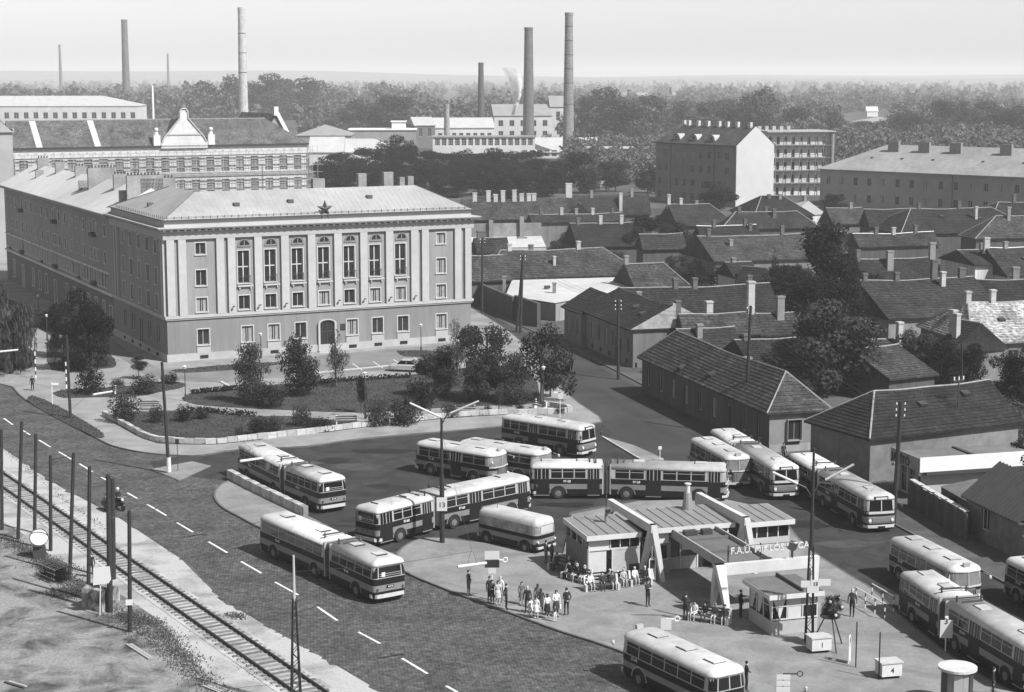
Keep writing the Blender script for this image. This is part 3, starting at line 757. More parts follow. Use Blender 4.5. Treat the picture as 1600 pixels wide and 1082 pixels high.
for i in range(36): MB().cyl((1.2 + i * 2.15, -.25, 14.1), (1.2 + i * 2.15, -.30, 14.1), .3, .3, 8).build('roundel', mat('roundel', .3, .9), sch)
SRM = tile_mat(.07, 'school'); sr = roofed(sch, SL, 15, SH - .45, SH + 6.2, SRM, 'hipr', hip=9)
for t in (5.5, 20.5):
    MB().poly([(t, -.5, SH - .40), (t + 1.6, -.5, SH - .40), (t + 1.6, 7.5, SH + 6.27), (t, 7.5, SH + 6.27)]).build('fire_wall', mat('pale fire wall', .34, .9, .15), sr)
MB().box(-.4, SL - 9, 7.35, 7.65, SH + 6.1, SH + 6.35).build('ridge_cap', RIDGE, sr)
gx = 44.2
g = MB().prism([(gx - 6.3, -.9), (gx + 6.3, -.9), (gx + 6.3, .2), (gx - 6.3, .2)], SH - 1.2, SH + .4)
prof = [(-6, .4), (-5.4, 1.6), (-3.2, 4.2), (-1.1, 6.6), (-1.1, 8.3), (-.6, 9.1), (.6, 9.1), (1.1, 8.3), (1.1, 6.6), (3.2, 4.2), (5.4, 1.6), (6, .4)]
fr = [(gx + x, -.8, SH + z) for x, z in prof]; bk = [(gx + x, 0, SH + z) for x, z in prof]
g.poly(fr[::-1]).poly(bk); g.rings([bk, fr]); g.build('gable', mat('white gable plaster', .44, .9, .12, .6, big=.12), sch)
f = MB()
for a, b in zip(prof[:-1], prof[1:]): f.cyl((gx + a[0], -.95, SH + a[1]), (gx + b[0], -.95, SH + b[1]), .2, .2, 5)
f.box(gx - 5, gx + 5, -1.0, -.81, SH + 2.2, SH + 2.6).build('gable_moulding', PALE, sch)
for s in (-7.4, 7.4):
    MB().box(gx + s - .9, gx + s + .9, -.9, .3, SH - .45, SH + 2.2).cyl((gx + s, -.3, SH + 2.2), (gx + s, -.3, SH + 3.2), .7, .3, 8).ball((gx + s, -.3, SH + 3.7), .6, 8, 5).build('finial', mat('finial stone', .5, .9, .1), sch)
for s in (-1, 1): MB().poly([(gx + s * 1.1, 0, SH + 6.6), (gx + s * 6, 0, SH + .4), (gx + s * 6, .3, SH - .3), (gx + s * 1.1, 7.5, SH + 6.3)]).build('gable_roof', SRM, sr)
rg = at_depth(455, 178, 510)
c2 = thing('school_wing', 'tiled rear wing of the school with a stepped white end gable', 'building', (rg.x - 9, rg.y + 2, 0), sa)
mm = MB().box(0, 9, 0, 30, 0, SH - 1); mm.build('wall', PALE_S, c2)
MB().poly([(-.4, -.4, SH - 1), (4.5, -.4, SH + 7), (4.5, 30, SH + 7), (-.4, 30, SH - 1)]).poly([(4.5, -.4, SH + 7), (9.4, -.4, SH - 1), (9.4, 30, SH - 1), (4.5, 30, SH + 7)]).build('roof', SRM, c2)
MB().poly([(0, -.1, SH - 1), (9, -.1, SH - 1), (4.5, -.1, SH + 6.6)]).build('gable_wall', DULL, c2)
MB().obox((6.9, -.4, SH + 3.3), (1.0, .9, 9.0), ry=R(-28)).box(3.9, 5.1, -.9, .3, SH + 6.5, SH + 9).build('gable', mat('bright gable', .6, .9, .1), c2)
sc_ = thing('scaffolding', 'thin pole scaffolding set up along the front of the school', 'scaffolding', (SCH.x, SCH.y, 0), sa)
POLE_ = mat('scaffold pole', .26, .8, .1)
um = MB().cyl((0, 0, 0), (0, 0, 15), .045, .045, 4).mesh('upright', POLE_)
for i in range(33):
    for yy in (-2.2, -1.1): inst('upright', um, sc_, (i * 2.48 - .3, yy, 0))
for k in range(7):
    MB().cyl((-.5, -2.25, 1.9 + k * 2), (SL + 1.6, -2.25, 1.9 + k * 2), .05, .05, 4).build('ledger', POLE_, sc_)
    MB().box(-.5, SL + 1.6, -1.75, -1.3, 1.75 + k * 2, 1.80 + k * 2).build('deck', mat('scaffold boards', .26, .9, .2), sc_)
for k in range(6):
    for yy in (0, 4, 8, 12): MB().cyl((SL + 1.5, -2.0 + yy, 1.9 + k * 2), (SL + 4, -2.0 + yy, 1.9 + k * 2), .05, .05, 4).build('ledger', POLE_, sc_)
for yy in (-2, 2, 6, 10): MB().cyl((SL + 2.6, yy, 0), (SL + 2.6, yy, 15), .06, .06, 4).build('upright', POLE_, sc_)

# tall pale gable at the left edge
p = at_depth(19, 205, 332)
t = thing('pale_house', 'tall blank pale gable wall at the left edge behind the long apartment house', 'building', (p.x - 15 * math.cos(R(17)), p.y - 15 * math.sin(R(17)), 0), R(17))
mb = MB(); block(t, mb, 15, 12, 0, p.z, front=[(10.5, 6.0, .8, 2.4, 'two')]); mb.poly([(0, 0, p.z), (15, 0, p.z), (9.5, 0, p.z + 5.5), (5.5, 0, p.z + 5.5)]); mb.build('wall', mat('pale plaster', .30, .9, .1, .3, big=.1), t)
roofed(t, 15, 12, p.z + .01, p.z + .3, SHEET, 'gable'); MB().poly([(15.3, -.2, p.z), (9.5, -.2, p.z + 5.6), (9.5, 12, p.z + 5.6), (15.3, 12, p.z)]).poly([(-.3, -.2, p.z), (-.3, 12, p.z), (5.5, 12, p.z + 5.6), (5.5, -.2, p.z + 5.6)]).box(5.5, 9.5, -.2, 12, p.z + 5.5, p.z + 5.6).build('upper_roof', SHEET, t)

# ---------------------------------------------------------------- block of flats with the white gable
B0 = Vector((39.4, 493.0, 0)); ba = R(-56); BL, BD, BH, BR = 33.3, 13.0, 16.0, 20.6
t = thing('apartment_block', 'dark brick block of flats with blank white gable and three round dormers', 'building', B0, ba)
fl_ = []
for z in (1.0, 4.6, 8.4, 12.2):
    for x in (1.8, 4.4, 9.0, 12.2, 15.6, 19.0, 22.4, 26.6, 29.6): fl_.append((x, z, 1.35, 1.9, 'cross'))
mb = MB(); facade(t, mb, (0, 0), 0, BL, 0, BH, fl_, depth=.25, fm=mat('dull frames', .22, .8, .1), curtain=.3)
facade(t, mb, (BL, BD), R(180), BL, 0, BH); facade(t, mb, (0, BD), R(270), BD, 0, BH); mb.build('wall', mat('dark brick front', .13, .9, .15, .6, big=.12), t)
gw = MB().poly([(BL, 0, 0), (BL, BD, 0), (BL, BD, BH), (BL, BD / 2, BR + .3), (BL, 0, BH)]).box(BL - .4, BL - .002, 0, BD, 0, BH); gw.build('gable_wall', mat('white fire wall', .38, .9, .06, .3, big=.06), t)
r_ = MB().poly([(-.4, -.6, BH), (BL - .02, -.6, BH), (BL - .02, BD / 2, BR), (4.5, BD / 2, BR)]).poly([(BL - .02, BD + .5, BH), (-.4, BD + .5, BH), (4.5, BD / 2, BR), (BL - .02, BD / 2, BR)]).poly([(-.4, BD + .5, BH), (-.4, -.6, BH), (4.5, BD / 2, BR)]).box(-.4, BL - .02, -.6, BD + .5, BH - .3, BH - .01).build('roof', tile_mat(.040, 'flats'), t)
for x in (8, 15.2, 22.4):
    d = MB(); n = 8
    ring = lambda y: [(x + 1.5 * math.cos(math.pi * k / n), y, BH + 1.0 + 1.5 * math.sin(math.pi * k / n)) for k in range(n + 1)]
    d.rings([ring(.6), ring(4.0)], closed=False); d.poly([(x + 1.2 * math.cos(math.pi * k / n), .62, BH + 1.0 + 1.2 * math.sin(math.pi * k / n)) for k in range(n + 1)])
    d = d.build('dormer', mat('dormer plaster', .30, .9, .1), r_)
    MB().box(x - .5, x + .5, .55, .60, BH + 1.15, BH + 1.9).build('dormer_window', DARKGAP, d)
for x in (3.5, 5.5, 9.5, 13.5, 18, 21.5, 25.5, 30.5): MB().box(x, x + 1.1, BD / 2 - .4, BD / 2 + .4, BR - .6, BR + 1.3).build('chimney', mat('pale chimney', .38, .9, .2), r_)
for x in (6.6, 24.6): MB().cyl((x, -.08, 0), (x, -.08, BH), .09, .09, 5).build('downpipe', DARKM, t)

# gallery house
p = at_depth(1197, 207, 512)
t = thing('gallery_house', 'pale block of flats with four open galleries beside the white gable', 'building', (p.x, p.y, 0), R(12))
GL = 19.5; dors = []
for k in range(5):
    for i in range(8): dors.append((1.4 + i * 2.3, 1.0 + k * 3.6 - (.9 if i % 2 else 0), .95, 2.3 if i % 2 else 1.4, 'one'))
mb = MB(); block(t, mb, GL, 11, 0, p.z, front=dors, depth=.2); mb.build('wall', mat('pale gallery wall', .46, .9, .08, .5), t)
for k in range(1, 5):
    s = MB().box(0, GL, -1.5, -.004, k * 3.6 - .25, k * 3.6).build('gallery', mat('dark gallery slab', .10, .9, .1), t)
    rl = MB().box(0, GL, -1.5, -1.45, k * 3.6 + .9, k * 3.6 + .98)
    for i in range(66): rl.box(i * .3, i * .3 + .04, -1.49, -1.46, k * 3.6, k * 3.6 + .9)
    rl.build('railing', DARKM, s)
for i in range(9): MB().box(i * 2.4, i * 2.4 + .18, -1.45, -1.27, 0, p.z).build('gallery_post', mat('gallery post', .12, .8, .1), t)
MB().box(-.3, GL + .8, -1.9, 11.4, p.z + .002, p.z + .35).build('roof', mat('flat roof', .28, .9, .1), t)
MB().box(GL + .003, GL + .6, -1.5, 11, 0, p.z).build('side_wall', DULL, t)
for i in range(5): MB().box(-1 + i * 2.2, i * 2.2, 4, 4.8, p.z + .35, p.z + 1.6).build('chimney', mat('gallery chimney', .3, .9, .2), t)

# barracks
p = G(1282, 264, 9.6)
t = thing('barracks', 'long two-storey barracks with pale hipped roof and squat chimneys', 'building', (p.x, p.y, 0), R(-43))
XL, XD = 84, 24
ws = [(2.5 + i * 4.15, z, 1.25, 2.1, 'two') for i in range(20) for z in (5.6, 1.2)]
mb = MB(); block(t, mb, XL, XD, 0, 9.3, front=ws, left=[(4 + i * 4.5, z, 1.2, 2.0, 'two') for i in range(5) for z in (5.6, 1.2)], fm=mat('worn frames', .3, .8, .1), depth=.2, curtain=.3)
mb.build('wall', mat('barracks stucco', .20, .9, .15, .4, big=.15), t)
r_ = roofed(t, XL, XD, 9.62, 16.0, mat('pale barracks tiles', .20, .9, .2, .8, big=.15), 'hipl', .8, hip=13)
for i, x in enumerate((15, 24, 33, 47, 58, 70)):
    MB().box(x, x + 3.2, XD / 2 - 3.5, XD / 2 - 2.6, 13.2, 17.0).build('chimney', mat('barracks chimney', .17, .9, .2), r_)
    MB().box(x - 3, x - 2.4, XD / 2 - 7, XD / 2 - 6.4, 12, 12.9).build('roof_hatch', DARKM, r_)
MB().cyl((39, -.1, 0), (39, -.1, 9.3), .1, .1, 5).build('downpipe', DARKM, t)

# ---------------------------------------------------------------- factory
FB = mat('factory plaster', .42, .9, .1, .3, big=.12); FR = mat('pale factory roof', .34, .9, .12, .3); FRD = mat('grey factory roof', .2, .9, .15, .3)
FW = mat('white factory paint', .55, .9, .08, .4)
DG = mat('dark shed front', .05, .9, .2)
far_block('glazed_hall', 'long low factory hall with a white framed window row beneath the tall chimneys', 676, 836, 214, 790, 14, 2, FB, FRD, None, 'flat', rows=((.48, 3.2),), nw=15, ww=2.1, fm=FW, style='grid')
far_block('glazed_shed', 'small factory shed with white window piers behind the dark trees', 812, 874, 238, 745, 10, 3, FB, FR, None, 'flat', rows=((.3, 2.6),), nw=5, ww=2.0, fm=FW, style='grid')
t, L, H = far_block('mill_building', 'pale factory mill with gabled roof behind the steaming vent', 772, 862, 181, 905, 22, 6, FB, FRD, 163, 'gable', rows=((.62, 3.0), (.28, 2.4)), nw=5, ww=2.4, fm=FW)
far_block('mill_tower', 'pale factory stair tower with pitched top beside the tallest brick chimney', 860, 884, 167, 915, 12, 6, FB, FRD, 150, 'gable', rows=((.62, 4.5), (.34, 2)), nw=1, ww=2)
far_block('boiler_house', 'brown gabled boiler house left of the black chimney', 648, 680, 196, 850, 40, 8, mat('dark brick gable', .12, .9, .2), FR, 183, 'gable', rows=((.5, 4),), nw=2, ww=1.6)
far_block('engine_hall', 'pale roofed engine hall between boiler house and mill', 680, 772, 200, 865, 24, 6, FB, FR, 184, 'gable', rows=((.55, 1.6),), nw=8, ww=2)
far_block('store_shed', 'wide pale factory shed right of the tallest chimney', 836, 952, 236, 800, 26, 5, DULL, FR, 215, 'gable')
far_block('brick_wall_building', 'blank pale brick wall building right of the factory', 912, 1028, 232, 690, 14, -3, mat('pale brick wall', .20, .9, .2, .4, big=.2), FR, None, 'flat')
far_block('flat_roof_hall', 'flat white roofed hall left of the brown boiler house', 545, 650, 203, 830, 22, 3, DULL, FW, None, 'flat', rows=((.3, 1.6),), nw=10, ww=2)
far_block('stair_box', 'white box on the flat roofed hall', 612, 634, 190, 838, 8, 3, FW, FW, None, 'flat', zb=0)
far_block('tiled_hall', 'grey hipped roof hall right of the school', 462, 548, 212, 800, 30, 2, DULL, FRD, 195, 'hip', hip=12)
far_block('saw_roof_hall', 'pale pitched roof hall beside the scaffolded school end', 483, 535, 238, 680, 22, 2, FB, FR, 214, 'gable')
far_block('pale_roof_hall', 'pale pitched roof hall behind the dark tree row', 535, 612, 238, 690, 20, -4, FB, FR, 217, 'hipr', hip=8)
far_block('far_works', 'long hazy pale works building at far left behind the school', -30, 216, 166, 1150, 40, 4, FB, FR, 150, 'hipr', rows=((.45, 4),), nw=16, ww=3, hip=25)
0 and far_block('far_shed', 'small hazy pale house right of the white post at far left', 282, 306, 160, 1250, 14, 4, FB, FR, 154, 'gable')
far_block('cottage', 'small cottage with grey hipped roof below the dark trees', 935, 966, 296, 555, 7, 6, mat('cottage plaster', .40, .9, .1), FRD, 283, 'hipr', rows=((.35, 1.1),), nw=3, ww=1, hip=3)
far_block('far_house', 'tiny white gabled house among the distant trees', 1355, 1372, 174, 1500, 9, 2, FW, FW, 167, 'gable')

# ---------------------------------------------------------------- chimneys
def stack(u, vt, y, wt, wb, label, tone, vb=None, bands=()):
    top = at_depth(u, vt, y)
    t = thing('factory_chimney', label, 'chimney', (top.x, top.y, 0), 0, 'tall factory chimneys')
    k = depth(top.x, top.y, 20) / FPX; rt, rb_ = wt * k / 2, wb * k / 2; H = top.z
    MB().cyl((0, 0, 0), (0, 0, H - 1.2), rb_, rt, 16).build('shaft', tone, t, smooth=False)
    MB().cyl((0, 0, H - 1.2), (0, 0, H), rt * 1.1, rt * 1.08, 16).build('cap', tone, t)
    for z in bands: MB().cyl((0, 0, H * z), (0, 0, H * z + .35), (rb_ + (rt - rb_) * z) * 1.03, (rb_ + (rt - rb_) * z) * 1.03, 16).build('band', DARKM, t)
    return t
CH = lambda n, v: brick_mat('chimney brick ' + n, v, v * .8, .6, .5, 0, .2, slope=True, big=.2)
stack(889, 20, 793, 12, 18, 'tallest pale brown brick chimney with iron bands', CH('a', .17), bands=(.35, .5, .6, .7, .8, .9))
stack(826, 43, 880, 13, 18.5, 'thick dark brick chimney right of the steam plume', CH('b', .105))
stack(751.5, 98, 960, 8, 12.5, 'slender black-brown chimney above the glazed hall', CH('c', .07))
stack(698, 163, 820, 8, 10, 'short pale chimney standing before the glazed hall', CH('d', .22))
stack(377, 12, 1000, 11, 16, 'very tall pale chimney rising behind the school roof', CH('e', .36), bands=(.5, .65, .8))
stack(194, 31, 1450, 9.5, 13, 'hazy grey chimney at upper left', CH('f', .12))
stack(93, 70, 2300, 3.5, 6, 'thin faint chimney far off at left', CH('g', .14))
stack(262, 84, 2500, 3, 4.5, 'faintest thin chimney in the haze between the two left chimneys', CH('h', .14))
stack(238, 134, 1100, 3, 4, 'small white post of a chimney behind the works', mat('white post', .6, .9, .1))
# steam from the mill vent
sv = at_depth(801, 180, 888)
sm = MB(); rr = []
rnd = random.Random(4)
for i in range(13):
    f_ = i / 12; z = sv.z + 23 * f_; r = .7 + 3.6 * f_ ** 1.2; cx = sv.x + 3.2 * math.sin(f_ * 2.4) - 3.5 * f_ * f_
    rr.append([(cx + r * math.cos(2 * math.pi * k / 12) * rnd.uniform(.8, 1.25), sv.y + r * math.sin(2 * math.pi * k / 12) * rnd.uniform(.8, 1.2), z + rnd.uniform(-.4, .4)) for k in range(12)])
sm.rings(rr, True, True)
smm = bpy.data.materials.new('steam'); smm.use_nodes = True
SN, SLk = smm.node_tree.nodes, smm.node_tree.links
for n in list(SN):
    if n.type != 'OUTPUT_MATERIAL': SN.remove(n)
v_ = SN.new('ShaderNodeVolumePrincipled'); v_.inputs['Color'].default_value = (1, 1, 1, 1)
tc = SN.new('ShaderNodeTexCoord'); nz = SN.new('ShaderNodeTexNoise'); nz.inputs['Scale'].default_value = .35; nz.inputs['Detail'].default_value = 4
SLk.new(tc.outputs['Object'], nz.inputs['Vector'])
mr = SN.new('ShaderNodeMapRange'); mr.inputs['From Min'].default_value = .36; mr.inputs['From Max'].default_value = .55; mr.inputs['To Max'].default_value = 1.0
SLk.new(nz.outputs['Fac'], mr.inputs['Value']); gz = SN.new('ShaderNodeSeparateXYZ'); SLk.new(tc.outputs['Object'], gz.inputs[0])
mz = SN.new('ShaderNodeMapRange'); mz.inputs['From Min'].default_value = sv.z; mz.inputs['From Max'].default_value = sv.z + 20; mz.inputs['To Min'].default_value = 2.5; mz.inputs['To Max'].default_value = .14
SLk.new(gz.outputs['Z'], mz.inputs['Value']); mq = SN.new('ShaderNodeMath'); mq.operation = 'MULTIPLY'
SLk.new(mr.outputs['Result'], mq.inputs[0]); SLk.new(mz.outputs['Result'], mq.inputs[1]); SLk.new(mq.outputs[0], v_.inputs['Density']); SLk.new(v_.outputs['Volume'], SN['Material Output'].inputs['Volume'])
so = sm.build('steam', smm, smooth=True); so['kind'] = 'stuff'
# ================================================================== LOW HOUSES
PLA = {k: mat('house plaster %s' % k, v, .9, .28, .9, big=.18, streak=True) for k, v in (('dark', .06), ('mid', .13), ('pale', .24), ('white', .38))}
CHM = {k: (brick_mat('chimney brick %s' % k, v, v * 1.2, .25, .08, 0, .25, slope=True, big=.2)) for k, v in (('dark', .08), ('mid', .16), ('pale', .30))}
def stepped(mb, a, b, c, d, n):
    """a tiled slope laid in courses: a-b eave, d-c ridge"""
    a, b, c, d = map(Vector, (a, b, c, d))
    nr = (b - a).cross(d - a).normalized() * .045
    long_ = (d - c).length; seg = 6 if long_ > 5 else 1
    dip = min(.22, long_ * .012)                              # old rafters sag between their ends
    def at(f, t):
        p = a.lerp(d, f).lerp(b.lerp(c, f), t)
        if seg > 1: p.z -= dip * f * (math.sin(math.pi * t) + .35 * math.sin(3 * math.pi * t + long_)*math.sin(math.pi * t))
        return p
    for i in range(n):
        f0, f1 = i / n, (i + 1) / n
        for k in range(seg):
            t0, t1 = k / seg, (k + 1) / seg
            p, q, r, s = at(f0, t0), at(f0, t1), at(f1, t1), at(f1, t0)
            mb.poly([p + nr, q + nr, r, s]); mb.poly([p, q, q + nr, p + nr])
def tiled_roof(t, L, W, ze, zr, m, ends='gg', ov=.45, h=None, ridge=True, rm=None):
    """x along the ridge 0..L (ridge ends), eaves at +-W"""
    h = W if h is None else h
    x0 = -h if ends[0] == 'h' else -.25; x1 = L + h if ends[1] == 'h' else L + .25
    r0 = 0 if ends[0] == 'h' else -.25; r1 = L if ends[1] == 'h' else L + .25
    n = max(5, min(16, int(math.hypot(W, zr - ze) / .38)))
    mb = MB()
    stepped(mb, (x0, -W, ze), (x1, -W, ze), (r1, 0, zr), (r0, 0, zr), n)
    stepped(mb, (x1, W, ze), (x0, W, ze), (r0, 0, zr), (r1, 0, zr), n)
    if ends[0] == 'h': stepped(mb, (x0, W, ze), (x0, -W, ze), (r0, 0, zr), (r0, 0, zr), n)
    if ends[1] == 'h': stepped(mb, (x1, -W, ze), (x1, W, ze), (r1, 0, zr), (r1, 0, zr), n)
    mb.prism([(x0, -W), (x1, -W), (x1, W), (x0, W)], ze - .14, ze - .01, True)
    if ends[0] == 'g': mb.poly([(x0, W, ze - .01), (x0, -W, ze - .01), (x0, 0, zr - .01)])
    if ends[1] == 'g': mb.poly([(x1, -W, ze - .01), (x1, W, ze - .01), (x1, 0, zr - .01)])
    ro = mb.build('roof', m, t)
    if ridge:
        LL = r1 - r0; dp = min(.22, LL * .012) if LL > 5 else 0
        rc = MB().tube([(r0 + LL * k / 12, 0, zr - dp * (math.sin(math.pi * k / 12) + .35 * math.sin(3 * math.pi * k / 12 + LL) * math.sin(math.pi * k / 12))) for k in range(13)], .10, 5)
        rc.build('ridge_cap', rm or RIDGE, ro)
        for e_i, (rx, xx) in enumerate(((r0, x0), (r1, x1))):
            if ends[e_i] == 'h':
                for s in (-1, 1): MB().cyl((rx, 0, zr + .02), (xx, s * W, ze + .05), .085, .085, 5).build('hip_cap', rm or RIDGE, ro)
    return ro
def add_chimney(ro, x, y, zr, h, kind, w=.62, d=.62, base=None):
    z0 = base if base is not None else zr - 1.6
    c = MB().box(x - w / 2, x + w / 2, y - d / 2, y + d / 2, z0, zr + h).box(x - w / 2 - .07, x + w / 2 + .07, y - d / 2 - .07, y + d / 2 + .07, zr + h - .22, zr + h - .02)
    return c.build('chimney', CHM[kind], ro)
DBG = []
def house(label, r1, r2, e, zr, ze, ends, roof, wall, chims=(), ang=None, wins=None, cat='house', W=None, rcap=True, hatches=(), mirror=1, name='house', h=None, rm=None):
    a, b = G(*r1, zr), G(*r2, zr)
    th = math.atan2(b.y - a.y, b.x - a.x) if ang is None else R(ang)
    d = Vector((math.cos(th), math.sin(th), 0)); L = (b - a).dot(d)
    if ang is not None:                      # keep the far ridge end on its own sight line
        k = (r2[0] - 800) / FPX; lo, hi = 0, 120
        for _ in range(40):
            m = (lo + hi) / 2; p = a + d * m
            if (p.x / depth(p.x, p.y, zr) < k) == (d.x * p.y > d.y * p.x): lo = m
            else: hi = m
        if lo < 110: L = lo
    ep = G(*e, ze); n = Vector((-d.y, d.x, 0))
    w = abs((ep - a).dot(n)) if W is None else W
    DBG.append((label[:40], round(a.x), round(a.y), round(math.degrees(th)), round(L, 1), round(w, 1)))
    w = max(2.2, min(w, 9.0)); L = max(1.0, min(L, 60))
    t = thing(name, label, cat, (a.x, a.y, 0), th)
    hh = w if h is None else h
    x0 = -hh + .45 if ends[0] == 'h' else 0; x1 = L + hh - .45 if ends[1] == 'h' else L
    mb = MB(); W_ = w - .45
    o = {'f': [], 'b': [], 'l': [], 'r': []}
    if wins:
        for side, n_, z, ww, hw in wins:
            ln = x1 - x0 if side in 'fb' else 2 * W_
            o[side] += row(.3, ln - .3, n_, z, ww, hw, 'two')
    fmh = mat('house sashes', .30, .8, .1)
    kw = dict(fm=fmh, curtain=.4, depth=.14)
    facade(t, mb, (x0, -W_), 0, x1 - x0, 0, ze - .1, o['f'], **kw); facade(t, mb, (x1, -W_), R(90), 2 * W_, 0, ze - .1, o['r'], **kw)
    facade(t, mb, (x1, W_), R(180), x1 - x0, 0, ze - .1, o['b'], **kw); facade(t, mb, (x0, W_), R(270), 2 * W_, 0, ze - .1, o['l'], **kw)
    if ends[0] == 'g': mb.poly([(0, W_, ze - .1), (0, -W_, ze - .1), (0, 0, zr - .25)])
    if ends[1] == 'g': mb.poly([(L, -W_, ze - .1), (L, W_, ze - .1), (L, 0, zr - .25)])
    mb.build('wall', PLA[wall] if isinstance(wall, str) else wall, t)
    ro = tiled_roof(t, L, w, ze, zr, roof, ends, h=hh, ridge=rcap, rm=rm)
    for c in chims:
        f_, off, hgt, kind = c[:4]; wd = c[4] if len(c) > 4 else .62
        zb = zr - abs(off) / w * (zr - ze)
        add_chimney(ro, L * f_, off, zb, hgt, kind, wd, base=zb - 1.0)
    for f_, off in hatches:
        s = 1 if off > 0 else -1; z = zr - abs(off) / w * (zr - ze)
        MB().obox((L * f_, off, z + .08), (.8, .7, .22), rx=-s * math.atan2(zr - ze, w) * .5).build('roof_hatch', DARKM, ro)
    return t, L, w, ro
S_, A_ = 16, -74
# --- street row on the right pavement
house('small street house with arched gate at the far end of the right pavement', (924, 449), (951, 461), (893, 486), 6.8, 4.4, 'gg', TILE_D, 'mid', ang=A_, wins=[('f', 3, 1.4, .8, 1.9)], rcap=False)
t, L, w, ro = house('long street house with dark plain roof and row of tall windows above cellar openings', (968, 450), (1054, 488), (923, 492), 7.2, 4.6, 'gg', TILE_D, 'mid', ang=A_, wins=[('f', 7, 1.6, .9, 1.9)], rm=mat('dark ridge', .10, .9, .2), hatches=((.3, -2.2), (.6, -2), (.8, -2.6)), chims=((1.0, .4, .9, 'dark'),))
for i in range(7): MB().box(1 + i * 3.2, 1.6 + i * 3.2, -w + .42, -w + .46, .35, .9).build('cellar_window', DARKGAP, t)
MB().box(L - 6.2, L - 4.4, -w + .38, -w + .46, .1, 3.0).build('door', DOORW, t)
MB().poly([(L + .28, -w, 4.7), (L + .28, w, 4.7), (L + .28, 0, 7.5)]).box(L + .02, L + .3, -.3, .3, 7.2, 7.6).build('fire_gable', mat('mossy gable', .26, .95, .35, 1.2), t)
t, L, w, ro = house('low long corner house with hipped tile roof facing the bus station', (1057, 517), (1228, 579), (1178, 638), 7.0, 3.8, 'hh', TILE_L, 'dark', ang=A_, wins=[('f', 9, 1.0, 1.05, 1.9), ('r', 1, 1.0, 1.3, 1.9)], hatches=((.3, -2.6), (.55, -2.2)), chims=((.55, 1.6, 1.0, 'mid'),))
MB().box(L + w - .448, L + w - .42, -w + .45, w - .45, .005, 3.69).build('pale_end_wall', mat('pale end render', .17, .9, .14, .8, big=.12), t)
window(t, (L + w - .40, -.4, 1.15), R(90), 1.35, 1.9, 'two', fm=mat('worn corner window frame', .20, .8, .1), surround=.05, curtain=0)
MB().box(L + w - .418, L + w - .36, -w + .45, w - .45, .005, .8).build('plinth', PLA['pale'], t)
MB().box(8, 9.6, -w + .36, -w + .44, .1, 2.6).build('door', DOORW, t)
MB().box(20, 21.6, -w + .36, -w + .44, .1, 2.8).build('door', DOORW, t)
t, L, w, ro = house('hipped house with plain dark roof beside the flat roofed repair shop', (1366, 611), (1543, 587), (1340, 678), 7.0, 3.9, 'hg', TILE_D, mat('stained render', .15, .92, .25, .9, big=.25), ang=27, W=4.6, hatches=((.3, -1.8), (.72, -1.2)), h=4.0)
MB().box(-3.53, -3.50, .2, 2.0, .3, 2.8).build('door', DOORW, t); MB().box(-3.54, -3.52, -.1, .2, .2, 2.9).box(-3.54, -3.52, 2.0, 2.3, .2, 2.9).build('door_frame', PLA['pale'], t)
MB().cyl((L * .56, -2.6, 4.4), (L * .56, -2.6, 8.2), .06, .06, 6).box(L * .56 - .6, L * .56 + .6, -2.66, -2.54, 7.7, 7.8).build('wire_post', DARKM, ro)
for s in (-.5, 0, .5): MB().cyl((L * .56 + s, -2.6, 7.8), (L * .56 + s, -2.6, 8.1), .07, .07, 6).build('insulator', WHITE, ro)
# --- tile roofs behind, from the street back to the barracks
house('long dark tile roof with pale ridge behind the street houses', (968, 450), (1200, 446), (1080, 493), 7.0, 3.6, 'gg', TILE_D, 'dark', ((.37, 0, 1.0, 'dark'), (.50, 0, 1.0, 'dark'), (.87, 0, 1.1, 'dark'), (.1, -1.5, 1.0, 'mid')), ang=S_)
house('brown roof with a tall white chimney behind the mossy gable', (1063, 491), (1176, 491), (1110, 519), 6.4, 4.0, 'gg', TILE_L, 'dark', ((.42, .6, 2.0, 'pale', .8), (.97, 0, 3.6, 'pale', .8)), ang=S_)
house('low roof with broken white ridge just behind the corner house', (1059, 514), (1145, 513), (1110, 546), 5.6, 3.4, 'gg', TILE_M, 'dark', ((.34, -.8, 1.4, 'mid'),), ang=S_)
house('dark shed roof between the corner house and the big leafy tree', (1150, 531), (1250, 528), (1200, 575), 5.4, 3.0, 'gg', TILE_D, 'dark', ((.15, 0, .6, 'dark'),), ang=S_)
house('small dark roof with tall brick chimney left of the big conifer', (1180, 490), (1240, 489), (1200, 520), 6.0, 3.6, 'gg', TILE_M, 'mid', ((.6, -.5, 2.6, 'mid', .9),), ang=S_)
house('large weathered tile roof with white eave wall below it', (783, 391), (941, 388), (880, 433), 7.2, 3.4, 'hh', TILE_L, 'dark', ((.08, 0, 1.0, 'pale'), (.3, .5, 1.0, 'dark'), (.76, 0, 1.1, 'pale'), (.46, -3.2, 1.2, 'pale', .4)), ang=S_, h=5)
house('tile roof with dark gable edge right of the white lean-to', (977, 412), (1036, 410), (1020, 448), 6.4, 3.4, 'gh', TILE_L, 'dark', ((.02, 0, 1.2, 'mid'),), ang=S_, h=2.5)
house('brown roof with a pale ridge line behind the ivy bush', (892, 349), (1001, 345), (940, 386), 7.4, 3.4, 'gg', TILE_D, 'dark', ((.1, 0, 1.0, 'dark'), (.42, 0, 1.3, 'pale'), (.72, 0, 1.3, 'pale')), ang=S_)
house('narrow roof with white ridge and many stubby chimneys', (828, 335), (971, 333), (900, 346), 6.6, 5.0, 'gg', TILE_M, 'mid', ((.12, 0, 1.0, 'dark'), (.34, 0, 1.2, 'pale'), (.5, 0, 1.0, 'mid'), (.68, 0, 1.0, 'pale'), (.9, 0, .8, 'dark')), ang=S_)
